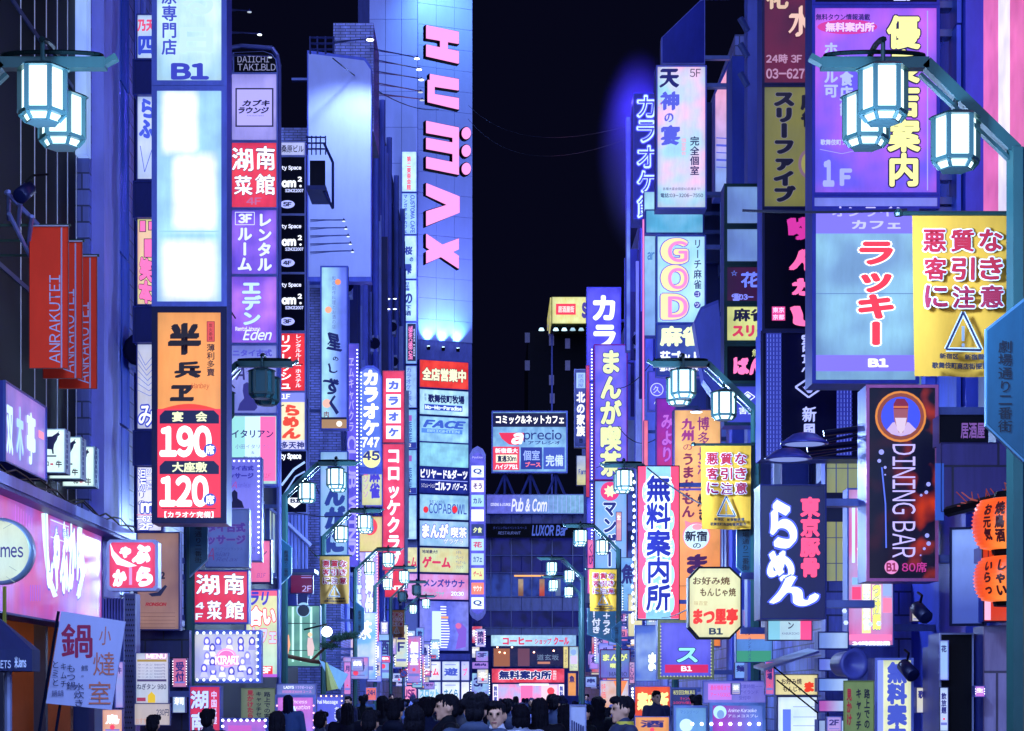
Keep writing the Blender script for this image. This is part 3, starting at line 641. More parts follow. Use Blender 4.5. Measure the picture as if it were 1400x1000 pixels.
s = S('signboard', 'small pink lightbox hidden behind the bulb edged massage sign', 'signboard', (341, 738, 371, 798), 34, face=lit('f070a8', 'f488b8', 'n', .9), frame='2c3070', fw=2)
s.T('ン', (357, 752, 365, 760), '402060', b=.03); s.T('B1F', (351, 784, 364, 790), 'a04898', sh=.3)
s = S('signboard', 'slanted red and blue cafe sign on pale yellow with a red 3F box', 'signboard', (335, 806, 381, 926), 33, face=lit('e8e8b0', 'c8e8d8', 'v', .9), frame='6c70d0', fw=2)
s.B((337, 808, 379, 815), 'e86080'); s.T('ラリ', (342, 809, 368, 828), '3c3cb8', b=.06, sh=.2, rot=0); s.T('合い', (340, 829, 377, 856), 'fff4f8', b=.08, o='d83c50', ob=.09); s.T('カフェ', (342, 858, 378, 880), 'c4ccff', b=.06, o='d83c50', ob=.06); s.B((357, 911, 373, 922), 'e03444'); s.T('3F', (358, 912, 371, 921), 'ffffff', b=.06); s.B((337, 922, 379, 926), 'a858c8')
s = S('signboard', 'crimson street level banner sign with white brush kanji left of the cream notice', 'signboard', (259, 938, 302, 1030), 27, face=lit('d02458', 'e04070', 'n', .85), frame='6068c8', fw=1.5)
s.T('湖', (260, 944, 286, 970), 'b8c8ff', b=.03, nib=.03, o='401050', ob=.03); s.T('南', (261, 974, 284, 1000), 'b8c8ff', b=.03, nib=.03, o='401050', ob=.03); s.T('中国料理', (289, 945, 297, 990), 'c8c8ff', v=1, b=.02)
s = S('notice_banner', 'cream notice banner with black and red vertical kana above the crowd at the left', 'banner', (330, 941, 376, 1035), 26, face=paint('c8cc88', .6), frame='8a9060', fw=.3, t=.01, emis=.55, arms=False)
s.T('路上での客引', (361, 946, 370, 990), '14142c', v=1, b=.03); s.T('キャッチセール', (350, 946, 358, 994), '14142c', v=1, b=.03); s.T('見かけたら', (338, 944, 347, 982), 'a02038', v=1, b=.04)
s = S('bulb_sign', 'low violet sign rimmed with round white bulbs in front of the cream notice', 'signboard', (302, 982, 366, 1040), 25, face=lit('8070e0', 'd060c0', 'n', .8), frame='5058b8', fw=3, arms=False)
s.edge_bulbs((305, 985, 363, 1035), 8, 2, 'ffffff', 3, 'tlr'); s.B((312, 992, 344, 1030), 'b050b0')
s = S('poster_frame', 'pink poster panel with a framed portrait and dotted lights beside the crowd', 'poster', (376, 950, 432, 1040), 33, face=lit('c870d8', '8080f0', 'v', .9), frame='8890e0', fw=4, arms=False)
s.T('Princess', (393, 957, 420, 962), 'f0e4ff', sh=.2); s.T('Relaxation', (390, 964, 424, 970), 'f0e4ff', sh=.2); s.O(397, 974, 8, 'c8e8ff', 11); s.O(397, 974, 6, '7080d0', 8); s.O(397, 974, 3.4, 'e8e0ff', 4.5); s.edge_bulbs((379, 955, 429, 1035), 10, 1.3, 'ffb8d0', 2, 'lr')
s = S('poster_frame', 'blue poster frame with rows of orange bulbs and thai massage lettering', 'poster', (430, 950, 470, 1040), 34, face=lit('6068e8', '5058d8', 'n', .85), frame='6870c8', fw=3, arms=False)
s.T('Thai Massage', (431, 957, 462, 964), 'dce4ff', b=.03); s.T('タイ式マッサージ', (457, 967, 464, 1005), 'dce4ff', v=1, b=.04); s.O(439, 976, 3, '101040', 6, n=12); s.P([(437, 996), (439, 984), (444, 984), (450, 992), (446, 1004)], 'c4c8ff', 'figure_print'); s.edge_bulbs((432, 952, 467.5, 1035), 6.5, 1.2, 'ffc890', 2.6, 'tlr')
s = S('info_board', 'dim violet information board above the pink portrait poster', 'signboard', (378, 935, 432, 951), 33.2, face=lit('7484d8', '9098e8', 'n', .7), frame='7880d0', fw=1, arms=False); s.T('LADYS', (388, 938, 402, 942), 'e8f0ff', b=.05); s.T('リラクゼーション', (404, 938, 428, 942), 'e0c0ff'); s.T('初回限定60分コース', (386, 944, 426, 948), 'd880c0')
# left of the white tower: restaurant shopfront
s = S('shop_lightbox', 'long pink restaurant lightbox with tall white brush strokes along the left wall', 'signboard', (-40, 656, 138, 832), 5.2*F/(715), yaw=90, t=.35, face=lit('d85cb4', 'a46ce4', 'n', .72), frame='2c3488', fw=3, arms=False)
s.L([(58, 702), (60, 740), (65, 790), (74, 816)], 6, 'd0f4f4', 'brush_stroke'); s.T('しゃぶから', (60, 700, 110, 818), 'd8f6f8', b=.05, nib=.04, warp=.05, o='5c50b0', ob=.025); s.L([(109, 700), (106, 740), (112, 780), (104, 815)], 5, 'd0f4f4', 'brush_stroke'); s.B((66, 715, 91, 716.5), 'c8d0ff'); s.B((66, 738, 91, 739.5), 'c8d0ff'); s.T('いざ・酒場', (67, 720, 90, 734), '7880d8', b=.02)
for i in range(7): s.L([(17+i*3.5, 690+i*3), (17+i*3.5, 712+i*2)], 1.1, 'b868c8', 'brush_stroke')
for i in range(5): s.L([(36+i*3, 800), (36+i*3, 822)], 1.2, '9858c0', 'brush_stroke')
r = thing('round_sign', 'round cream sign lettered in blackletter on the pink lightbox', 'signboard', W(4, 755, 21.2), 0)
k_ = .345
MB().lathe([(k_, 0), (k_, -.14), (k_-.03, -.16)], 0, 0, 0, 40, 'y').build('rim', paint('9ac0e8', .3, .3), r, True)
MB().lathe([(k_-.035, -.15), (k_-.036, -.166)], 0, 0, 0, 40, 'y').build('face_panel', lit('dce8c8', 'c4e0d8', 'n', .85), r)
f_ = Face((-40, 708, 48, 802), 21.2, 0); f_.root = r; f_.C = r.location.copy(); f_.k = 0
f_.ly = -.17; f_.e = .9; f_.D = 21.6; f_.u = 21.6/F; f_.pm = lambda h, e=None: ink(h, .9); f_.next = lambda: setattr(f_, 'ly', f_.ly-.002) or f_.ly
f_.T = lambda *a, **k: Sign.T(f_, *a, **k); f_.L = lambda *a, **k: Sign.L(f_, *a, **k)
f_.T('James', (-10, 745, 37, 764), '2c3480', b=.02)
for (a, b_) in (((10, 725), (22, 718)), ((14, 790), (26, 798)), ((2, 712), (12, 716)), ((18, 776), (28, 782)), ((-10, 722), (0, 716))): f_.L([a, b_], .8, '8fa8a8', 'crack_mark')
s = S('shop_lightbox', 'violet wall sign with pale blocky kanji above the pink restaurant lightbox', 'signboard', (4, 520, 61, 631), 5.2*F/(671), yaw=90, t=.3, face=lit('8078dc', 'b888e8', 'n', .75), frame='5868c0', fw=2, arms=False)
s.T('双', (7, 555, 16, 622), 'c0e0fa', b=.05); s.T('木', (20, 556, 30, 630), '9cc8f4', b=.05); s.T('亭', (34, 564, 46, 636), 'c8e8fa', b=.05); s.B((50, 590, 57, 600), 'e080a0')
for i, (xr, y0, D_, lab) in enumerate(((89.5, 587, 23.95, 'white cube lantern sign with black cattle silhouette, nearest of the three'), (111.5, 598, 24.85, 'white cube lantern sign with cattle silhouette, middle of the three'), (129.5, 611, 25.75, 'white cube lantern sign with cattle silhouette, farthest of the three'))):
    h_ = 60-i*2.5; wd = 44
    s = S('cattle_lantern', lab, 'signboard', (xr-wd, y0, xr, y0+h_), D_, face=lit('d4f4f0', 'e8fff8', 'n', 1.05), frame='bfe0e4', fw=1, group='cattle lantern signs', arms=False, t=.28, cab='a8c8e0')
    X = xr-wd+12; Y = y0+8
    s.P([(X, Y+3), (X+14, Y+2), (X+20, Y-2), (X+23, Y-3), (X+25, Y), (X+22, Y+2), (X+21, Y+6), (X+17, Y+13), (X+16, Y+19), (X+16.5, Y+26), (X+14.5, Y+26), (X+13.5, Y+20), (X+4, Y+19), (X+3, Y+26), (X+1, Y+26), (X, Y+12)], '10103c', 'cattle_print')
    s.L([(X+21, Y-2), (X+24, Y-5)], .8, '10103c', 'cattle_print'); s.L([(X-3, Y+29), (X+20, Y+29)], 2, '18204c'); s.T('和', (X+3, y0+44, X+10, y0+51), '20183c', b=.03, nib=.03); s.T('牛', (X+19, y0+43, X+28, y0+53), '20183c', b=.03, nib=.03); s.B((X+12, y0+47, X+16, y0+49.5), 'b04860')
    for q in range(8): MB().box(s.w/2, s.w/2+.004, .06, .12, .06+q*.06, .1+q*.06).build('side_print', dye('5868a0'), s.root)
# sloping gutter with fittings between the two wall signs
g = thing('awning_gutter', 'dark steel awning gutter and cables running above the pink lightbox', 'awning', (-5.3, 19, 3.9))
g.location = (-5.3, 19, 3.9)
wpart(MB().box(-5.65, -5.0, 18, 29.5, 3.86, 3.93), 'canopy_sheet', paint('3c4a9c', .5, .4), g); wpart(MB().box(-5.06, -4.98, 18, 29.5, 3.9, 4.02), 'gutter', paint('5a6cc8', .4, .5), g)
wpart(MB().box(-5.55, -5.45, 18, 28, 4.1, 4.16), 'rail', paint('2c3680', .5, .4), g)
for i in range(16):
    y_ = 18.6+i*.62; z_ = 3.98+rr.random()*.1
    wpart(MB().box(-5.35+rr.random()*.2, -5.1, y_, y_+.12+rr.random()*.18, 3.93, 3.98+rr.random()*.14), 'fixture', paint(rr.choice(('2a3278', '5a68b4', '7c90d8', '1a2050')), .5, .3), g)
wpart(MB().path([(-5.02, 18+i*.5, 4.06+.04*math.sin(i*1.9)+.03*rr.random()) for i in range(23)], .012, 5), 'cable', BLACK, g)
wpart(MB().path([(-5.1, 18+i*.5, 4.12+.06*math.sin(i*1.3+1)) for i in range(23)], .01, 5), 'cable', BLACK, g)
s = S('signboard', 'red rounded square sign with white brush kana in a pale tube frame', 'signboard', (146, 738, 216, 808), 25, shape=[(150, 738), (212, 738), (216, 742), (216, 804), (212, 808), (150, 808), (146, 804), (146, 742)], face=lit('e83c68', 'f05080', 'n', .95), frame='b0c4f8', fw=4, arms=False)
for ch, bx in (('ゃ', (163, 747, 180, 764)), ('ぶ', (180, 744, 207, 772)), ('か', (154, 778, 174, 803)), ('ら', (186, 774, 210, 803))): s.T(ch, bx, 'f4f4ff', b=.08, nib=.05)
s.P([(151, 742), (156, 754), (166, 764), (188, 774), (176, 776), (160, 772), (153, 760)], 'f4f4ff', 'brush_stroke'); s.B((177, 776, 181, 800), 'c890c8')

# ---- left, middle distance
s = S('billboard', 'tall blank white billboard washed by lamps on arms, top slanting', 'billboard', (420, 68, 508, 385), 70, yaw=0, face=paint('b8c0ff', .5, 0, .15), frame='5060d0', fw=1.5, t=.6, emis=0, shape=[(420, 385), (420, 69), (499, 79), (508, 92), (508, 385)])
BB = s
s = S('signboard', 'slender gradient sign with flowing cursive kana and orange blossoms', 'signboard', (438, 364, 476, 588), 58, face=lit('a8e0f4', '5c64ec', 'h', .9), frame='5868dc', fw=2)
s.O(462, 386, 4, 'e88858'); s.O(449, 424, 4.5, 'e8a080'); s.O(447, 552, 6, 'e8b0a0'); s.T('和の創作料理とお酒の店', (454, 378, 459, 450), '5868a8', v=1); s.T('星', (446, 454, 468, 482), '101858', nib=.05, warp=.08); s.T('の', (455, 488, 463, 494), '101858', nib=.04, warp=.06); s.T('し', (448, 497, 462, 511), '101858', nib=.05, warp=.08); s.T('ず', (441, 517, 464, 540), '101858', nib=.04, warp=.1); s.T('く', (450, 540, 464, 568), '101858', nib=.06, warp=.1)
s.B((440, 571, 474, 574), '101030'); s.B((440, 574, 474, 586), '9a7858'); s.T('肉', (443, 563, 450, 571), '702838', b=.02); s.O(464, 580, 4, 'f8f0e0')
s = S('signboard', 'violet vertical banner sign with faded outlined hearts and lettering', 'signboard', (474, 470, 491, 775), 66, face=lit('5a50dc', '6c60ec', 'n', .85), frame='7078e8', fw=1)
s.T('ヱムキャバクラ', (477, 490, 484, 590), 'a8a0ff', v=1, b=.02); s.T('CLUB WIND', (475, 596, 487, 760), '9890f4', v=0, rot=-90, b=.04); s.edge_bulbs((488.5, 474, 488.5, 770), 5, 1.1, 'ecf4ff', 3, 'l')
s = S('signboard', 'blue rounded top karaoke sign with white kana and number 747', 'signboard', (489, 499, 522, 648), 71, face=lit('5a78e4', '7088ec', 'n', .9), frame='6c78f0', fw=1.5, shape=[(489, 648), (489, 515), (493, 505), (500, 500), (511, 500), (518, 505), (522, 515), (522, 648)])
s.T('カラオケ', (496, 506, 518, 596), 'ffffff', v=1, b=.08, e=1.1); s.T('747', (495, 598, 519, 612), 'ffffff', b=.06, sh=.15); s.O(508, 628, 12, 'e8e898', 12); s.T('45', (496, 617, 519, 630), '202878', b=.05); s.edge_bulbs((494, 505, 494, 640), 5, .9, 'ecf4ff', 3, 'l')
s = S('signboard', 'red karaoke sign with four white squares holding blue kana', 'signboard', (523, 507, 553, 606), 82, face=lit('e83c64', 'f05078', 'n', .95), frame='f06880', fw=1)
for i, ch in enumerate('カラオケ'):
    y = 518+i*21.5; s.B((528, y, 548, y+18), 'f4f8ff'); s.T(ch, (531, y+3, 545, y+15), '5868c8', b=.08)
s = S('signboard', 'long red club sign with white blocky kana below the red karaoke squares', 'signboard', (523, 607, 553, 780), 81.5, face=lit('e83c64', 'f05078', 'n', .95), frame='f06880', fw=1)
s.T('コロッケクラブ', (529, 615, 548, 776), 'f0f4ff', v=1, b=.055)
s = S('signboard', 'large pale blue sign with thick dark vertical kana behind the lamp post', 'signboard', (437, 617, 476, 760), 55, face=lit('8cc0ec', '9cb8f0', 'n', .85), frame='4c68c4', fw=1.5)
s.T('まんがに', (443, 628, 473, 757), '1c3080', v=1, b=.08, nib=.03)
s = S('signboard', 'yellow mahjong sign with blue kanji and a small 45 beside the red club sign', 'signboard', (494, 630, 523, 692), 72.5, face=lit('e4e0a0', 'c8d8c8', 'n', .85), frame='7078d8', fw=1)
s.T('麻雀', (505, 638, 520, 682), '4038b8', v=1, b=.06); s.P([(496, 650), (503, 640), (503, 650)], 'e05060'); s.T('ソソソ', (497, 652, 503, 680), 'b070c0', v=1)
s = S('signboard', 'square yellow sign with a red and blue swirl behind the lanterns', 'signboard', (489, 706, 523, 755), 74, face=lit('e8d888', 'e8c8a0', 'n', .85), frame='e05060', fw=1); s.O(506, 720, 10, 'e04050', 12); s.O(506, 722, 5, '4858d8', 6); s.O(502, 714, 4, 'e8d888')
s = S('bulb_sign', 'tall lavender sign with ruled boxes rimmed by red bulbs over the street', 'signboard', (476, 734, 518, 890), 76, face=lit('a8a0f8', 'd0b8f8', 'n', .85), frame='e04c6c', fw=1.4)
s.T('無料案内所', (479, 765, 495, 880), 'c8d4ff', v=1, b=.08, o='6058d8', ob=.08); s.T('歌舞伎町', (499, 745, 512, 880), 'd8e4ff', v=1, b=.08, o='6058d8', ob=.06); s.edge_bulbs((477.5, 736, 516, 888), 4, .8, 'ff98a8', 3, 'rbt')
s = S('signboard', 'red entertainment sign with a white arrow under the red club sign', 'signboard', (520, 775, 553, 817), 90, face=lit('e83858', None, '', .9), frame='e88090', fw=.8); s.P([(527, 787), (537, 780), (537, 794)], 'f4f4ff'); s.T('ENT', (526, 801, 550, 807), 'ffffff', b=.06)

# ---- pavilion tower fittings
QD = PD-.4
U_ = dict(D=149.2, frame='5868d8', fw=.8, t=.5, arms=False, group='column of slim signs on the pavilion tower')
for (y0, y1, fc, txt, lab) in ((207, 263, lit('c8f0f8', None, '', .9), [('第二東亜会館', (556, 214, 562, 260), 'e05070', 1, 0)], 'slim white sign with a column of red kanji, topmost on the tower'),
    (264, 321, lit('9ccaf4', None, '', .9), [('CUSTOMA CAFE', (561, 267, 567, 319), '3040b0', 0, -90), ('マンガネットカフェ', (552, 267, 557, 319), '3040b0', 1, 0)], 'slim pale sign with an upright internet cafe name reading downward'),
    (322, 382, lit('a8d8f8', 'c8e8ff', 'n', .9), [('桜', (553, 337, 564, 349), '1c2c88', 0, 0), ('の', (560, 352, 565, 358), '1c2c88', 0, 0), ('雫', (553, 361, 563, 376), '1c2c88', 0, 0)], 'slim pale sign with brush kanji for cherry dew'),
    (383, 440, lit('a8d8f8', 'b8e4ff', 'n', .9), [('日本橋', (554, 386, 560, 398), '304090', 1, 0), ('の', (553, 401, 564, 416), '14206c', 0, 0), ('下酒', (554, 418, 562, 432), '14206c', 1, 0)], 'slim pale sign with a round brush swirl'),
    (441, 498, lit('88b8ec', None, '', .85), [], 'slim black and pink cyber cafe sign'),
    (500, 558, lit('98c0f0', None, '', .85), [('カラオケの鉄人', (555, 503, 563, 556), '5c70c0', 1, 0)], 'slim faded pale sign below the black cyber cafe strip'),
    (560, 614, lit('84c0ec', None, '', .9), [('MARUHAN', (557, 577, 563, 606), '283898', 0, -90)], 'slim sign with pink emblem and number two band'),
    (615, 676, lit('84c0ec', None, '', .9), [('MARUHAN', (557, 640, 563, 668), '283898', 0, -90)], 'slim sign with pink emblem and number one band'),
    (677, 738, lit('98d0f0', 'b8e4f8', 'v', .9), [('いらっしゃい', (556, 684, 560, 716), '90a8d8', 1, 0)], 'slim sign faded almost blank, lowest on the tower')):
    s = S('slim_sign', lab, 'signboard', (549 if y0 < 560 else 552, y0, 570, y1), face=fc, **U_)
    for t_, bx, col, v_, ro in txt: s.T(t_, bx, col, v=v_, rot=ro, b=.04, nib=.03 if len(t_) == 1 else 0)
    if y0 == 441: s.B((557, 443, 568.5, 494), '0c0a38'); s.T('TERAN CYBER CAFE', (558.5, 446, 564, 492), 'f080c0', rot=-90, b=.06); s.T('漫画', (565, 450, 567.5, 488), 'b8c0f0', v=1)
    if y0 in (560, 615): s.B((557, y0+8, 563, y0+16), '9048a8'); s.B((553, y1-9, 569, y1-1), '1c2888'); s.T('2' if y0 == 560 else '1', (559, y1-7, 562, y1-3), 'ffffff')
sb = dict(yaw=YW, frame='4858c8', fw=1, t=.4, arms=False, group='stack of lightboxes on the pavilion tower')
def tower_sign(y0, y1, face, lab, name='signboard'):
    p = W(573, 0, PD-.35); return S(name, lab, 'signboard', (573, y0, 641, y1), PD-.5, face=face, **sb)
s = tower_sign(491, 530, lit('e83838', 'f04840', 'n', .95), 'bright red sign with white kanji, topmost box of the tower stack'); s.T('全店営業中', (577, 504, 637, 522), 'e4e4c0', b=.06, o='181838', ob=.05)
s = tower_sign(531, 567, lit('a8dcf8', 'c0ecff', 'n', .95), 'pale sign with black brush kanji over a blue strip'); s.T('歌舞伎町牧場', (585, 540, 635, 552), '141c58', b=.04, nib=.03); s.T('新宿', (580, 538, 583, 548), '303c80', v=1); s.B((580, 554, 632, 562), '2840a8'); s.T('Mo-Mo-Paradise', (581, 555, 631, 561), 'd8ecff', b=.07)
s = tower_sign(568, 604, lit('8cc4f0', 'a0dcf8', 'n', .95), 'pale cyan sign with slanted blue capital letters'); s.T('FACE', (578, 575, 637, 586), '3858b8', b=.08, sh=.3); s.B((576, 587, 632, 593), '5080d0'); s.T('BRIGHTEN', (584, 588, 628, 592), '90c0f0', b=.04)
s = tower_sign(604, 638, lit('88c8e8', '90d8f0', 'n', .95), 'blank pale cyan lightbox in the tower stack')
s = tower_sign(638, 674, lit('1c2890', '2838a0', 'n', .7), 'dark blue billiards and darts sign with white kana'); s.T('ビリヤード&ダーツ', (575, 642, 639, 655), 'f0f4ff', b=.05, e=1); s.B((575, 657, 639, 658), '90a0f0'); s.T('シミュレーション', (576, 661, 595, 667), 'e0e4ff'); s.T('ゴルフ', (595, 659, 616, 671), 'f0f4ff', b=.06, e=1); s.T('バグース', (618, 661, 638, 671), 'f0f4ff', b=.04, e=1)
s = tower_sign(675, 710, lit('90c8f0', 'a8dcf8', 'n', .95), 'pale bowling sign with red round letter'); s.T('COPABOWL', (586, 689, 638, 703), '3850a8', b=.02); s.T('新宿コパボウル', (587, 684, 608, 689), '2c3c90'); s.O(582, 697, 3.5, 'd83040', 4.5); s.O(621.5, 697, 3.6, 'e03040', 5)
s = tower_sign(711, 747, lit('98c8f0', 'b0d0f8', 'n', .95), 'pale manga cafe sign with purple outlined kana'); s.T('まんが', (577, 716, 613, 736), 'f8f8ff', b=.07, o='4450c0', ob=.08); s.T('喫茶', (616, 721, 638, 736), 'f0f4ff', b=.04, o='4450c0', ob=.07); s.T('ゲラゲラ', (606, 737, 633, 744), 'd8e4ff', b=.04, o='5868c8', ob=.07)
s = tower_sign(748, 783, lit('e4dcA4'.lower(), 'c8d8b0', 'n', .95), 'pale yellow arcade sign with red kana in the tower stack'); s.T('ゲーム', (577, 761, 616, 777), 'c83860', b=.07); s.T('地域最大!!', (577, 752, 598, 757), '282c60', b=.03); s.T('メダル\nプレーン\nサムゲーム\nプリクラ', (623, 753, 636, 778), '4858a0')
s = tower_sign(784, 820, lit('e890d0', 'd0a0e8', 'n', .95), 'pink sauna sign with blue kana, lowest of the tower stack'); s.T('メンズサウナ', (579, 792, 635, 803), '2c3c98', b=.05); s.T('グリーンプラザ', (578, 809, 607, 815), '50b8b8', b=.02); s.T('20:30', (616, 809, 634, 815), 'f4f4ff', b=.06, o='5868c8', ob=.06)
for (y0, y1, c1, t_, cc, lab) in ((748, 783, 'e0dca8', 'ーム', 'c83860', 'narrow pale yellow arcade box beside the tower stack'), (784, 820, 'd898e0', '', '303080', 'narrow pink box beside the sauna sign')):
    s = S('signboard', lab, 'signboard', (551, y0, 571, y1), 149.3, face=lit(c1, None, '', .9), frame='4858c8', fw=.8, t=.4, arms=False)
    if t_: s.T(t_, (553, 762, 570, 776), cc, b=.06)
s = S('relief_panel', 'violet glowing panel with a striped bowling pin shape at the tower foot', 'signboard', (573, 821, 641, 890), PD-.5, yaw=YW, face=lit('6070ec', '9098ff', 'c', .85), frame='5060d0', fw=.8, arms=False, t=.3)
for i in range(16): s.B((606-(3.5+4.8*math.sin(max(0, (i-3))/13*math.pi) if i > 3 else 4), 829+i*3.7, 606+(3.5+4.8*math.sin(max(0, (i-3))/13*math.pi) if i > 3 else 4), 830.6+i*3.7), 'ecf0ff')
s.B((600, 843, 612, 846), 'e8a070'); s.P([(621, 855), (630, 852), (637, 860), (636, 885), (622, 888), (626, 868)], '7858c8', 'figure_print'); s.O(626, 856, 4, 'c868a0')
s.B((590, 836, 602, 884), 'c8e4ff'); 
ld = MB().box(-9, 3.2, -1.2, 0, 0, .45).build('canopy', paint('5058d0', .4, .1), None); ld.location = W(598, 903, PD-.6); ld.location.x = -4.9; tag(ld, 'violet canopy ledge above the arcade shop windows at the tower foot', 'canopy')
for (a, b2, c, d, fc, t_, cc, lab) in ((571, 904, 603, 931, 'e0e4ff', 'ゲーム', 'e03860', 'arcade window poster with red kana'), (604, 904, 629, 931, 'c8d8f8', '遊', '4050b8', 'arcade window poster with blue drawing'), (630, 904, 642, 931, 'c0c4fa', 'プ', 'e070b0', 'narrow arcade window poster with pink mark'),
    (571, 932, 603, 962, 'c8dcf8', 'スロット', '60a8c8', 'lower arcade window with teal lettering'), (604, 932, 629, 962, 'dce8f8', 'さくら', '3c78a8', 'lower arcade window with cloud drawing'), (630, 932, 642, 962, 'e8ecff', '', '000000', 'blank bright lower arcade window'),
    (536, 904, 570, 918, 'f0ecc0', '〓〓〓', '282c50', 'striped yellow arcade fascia'), (536, 919, 570, 930, 'c8b8f0', '歓迎', 'd83848', 'arcade fascia with red lettering'), (536, 932, 570, 962, 'f090c0', 'AMUSE', '602070', 'pink arcade entrance panel')):
    s = S('window_poster', lab, 'poster', (a, b2, c, d), 147.5, face=lit(fc, None, 'n', 1.0), frame='5868d0', fw=.8, t=.1, arms=False, group='lit arcade windows')
    if t_: s.T(t_, (a+3, b2+(d-b2)*.35, c-3, b2+(d-b2)*.75), cc, b=.06); s.L([(a+4, b2+5), (c-6, b2+5)], 1.2, '8088c8', 'print_line')
# white violet banner tower with square plates
s = S('directory_pylon', 'slim violet pylon with rounded ends and a column of white square plates', 'signboard', (642, 609, 664, 849), 147, face=lit('5c5ce8', '6c6cf4', 'n', .8), frame='a8a8ff', fw=.8, arms=False, t=.6, shape=[(642, 838), (642, 622), (646, 614), (653, 610), (660, 614), (664, 622), (664, 838), (660, 845), (653, 849), (646, 845)])
s.T('Pavilion', (646, 624, 660, 627), 'c8c8ff')
for i, (fc, t_, cc) in enumerate((('e4f4ff', 'Q', '303c90'), ('f0e4f8', 'そう', '40246c'), ('a0d0e8', 'カル', '405098'), ('f8fcff', '', ''), ('2c3878', '夕食', 'd8e4a0'), ('b0d4e8', '花', 'c04870'), ('a8c8e0', 'カフェ', '4058a0'), ('d8e0a0', 'ゲーム', 'c83860'), ('f08070', 'サウナ', 'd8ece0'), ('e4f8ff', 'Q', '303c90'))):
    y = 637+i*20; s.B((644.5, y, 661.5, y+16), fc)
    if t_: s.T(t_, (647, y+4, 659, y+12), cc, b=.05)
s = S('billboard', 'rooftop billboard for a comic and internet cafe with a red swoosh', 'billboard', (672, 562, 776, 647), 180, face=lit('7cb4ec', '90c8f4', 'n', .85), frame='7c90f4', fw=2, arms=False, t=.8)
s.B((674, 565, 774, 584), '0a0c3c'); s.T('コミック&ネットカフェ', (678, 568, 771, 580), 'ffffff', b=.04, e=1.1)
s.P([(682, 592), (716, 592), (716, 602), (708, 609), (696, 608), (686, 600)], 'd82c50'); s.T('a', (699, 592, 716, 608), 'f4f8ff', sh=.25, b=.06); s.T('precio', (716, 588, 768, 605), '202c78', b=.02); s.T('アプレシオ', (722, 603, 766, 608), '202c78', b=.03)
s.B((674, 611, 710, 643), 'd83c58'); s.T('新宿最大', (677, 613, 708, 620), 'f0f4ff', b=.04); s.B((678, 622, 707, 633), 'f4ecd0'); s.T('直通30m', (680, 623, 706, 632), '181c48', b=.05); s.T('ハイジアB1', (677, 635, 708, 642), 'f0f4ff', b=.05)
s.B((712, 612, 741, 642), '20308c'); s.B((743, 612, 772, 642), '3850b0'); s.T('個室', (715, 616, 738, 630), '90a8f0', b=.03); s.T('完備', (746, 622, 770, 638), 'c0d8ff', b=.03); s.T('ブース', (718, 632, 739, 639), 'e87088', b=.06)
for x in (690, 725, 760):
    for q in ((x, 647, x, 676), (x, 648, x-12, 676), (x, 648, x+12, 676)):
        a = W(q[0], q[1], 180.6)-s.root.location; c = W(q[2], q[3], 180.6)-s.root.location; MB().tube(a, c, .12, 6).build('strut', paint('5a68d0', .5, .4), s.root)
s = S('fascia_sign', 'long violet script sign across the roof of the end building', 'signboard', (665, 676, 812, 703), 184, face=lit('6a70e8', '80b8e0', 'h', .8), frame='8890f4', fw=.8, arms=False, t=.5); s.T('Pub & Com', (699, 681, 748, 700), 'd8dcff', sh=.25, b=.04); s.T('DINING & LOUNGE', (671, 688, 698, 692), 'dce0ff', b=.02)
for i in range(10): s.B((750+i*6, 678, 750.5+i*6, 701), '98a8f0', 'panel_joint')
s = S('fascia_sign', 'black sign band with dim slanted bar lettering on the end building', 'signboard', (665, 716, 812, 736), 184.2, face=paint('060720', .4), frame='141a60', fw=.5, arms=False, t=.4, emis=.8); s.T('LUXOR Bar', (727, 718, 776, 733), '4860c8', b=.04, sh=.2); s.T('RESTAURANT', (681, 727, 712, 731), '5868b8', sh=.2); s.T('ダイニング&イベントスペース', (674, 720, 720, 724), '2c3a8c')
s = S('fascia_sign', 'white coffee shop fascia with red brush kana above the cafe window', 'signboard', (671, 868, 788, 884), 180, face=lit('b8e4f8', '98c4f0', 'h', 1.0), frame='90b0e8', fw=.6, arms=False, t=.5); s.T('コーヒー', (687, 871, 728, 882), 'd04068', b=.07, nib=.02); s.T('ショップ', (731, 873, 754, 881), 'c84870', b=.04); s.T('クール', (757, 871, 778, 882), 'd04068', b=.07)
s = S('fascia_sign', 'red information office fascia with blue outlined kanji below the cafe', 'signboard', (672, 914, 772, 934), 178, face=lit('e83850', 'f05878', 'n', .95), frame='4858b8', fw=.6, arms=False, t=.5); s.T('無料案内所', (682, 917, 754, 929), '14206c', b=.06, o='f0f4ff', ob=.07); s.T('歌舞伎町', (756, 917, 761, 930), 'f0f4ff', v=1)
s = S('lit_interior', 'dim cafe interior with warm pendant lamps behind glass', 'shop window', (673, 884, 772, 912), 181, face=lit('18205c', '30285a', 'n', .6), frame='4858b8', fw=.6, arms=False, t=.3)
s.B((675, 887, 697, 912), 'a86850', 'wall_print', e=.7); s.B((708, 887, 724, 911), '7c506c', 'wall_print', e=.6); s.T('道玄坂', (734, 895, 764, 903), '8098c0', e=.7); s.B((735, 905, 752, 908), 'b87868', 'shelf_print')
for x, y in ((683, 892), (690, 893), (730, 892), (757, 890), (680, 885), (700, 885)): s.bulbs([(x, y)], 1.3, 'ffb890', 6)
s = S('lit_interior', 'bright pink and white information office entrance at street level', 'shop window', (673, 935, 772, 990), 177, face=lit('c4c0f8', 'e890c8', 'n', 1.0), frame='4858b8', fw=.6, arms=False, t=.3)
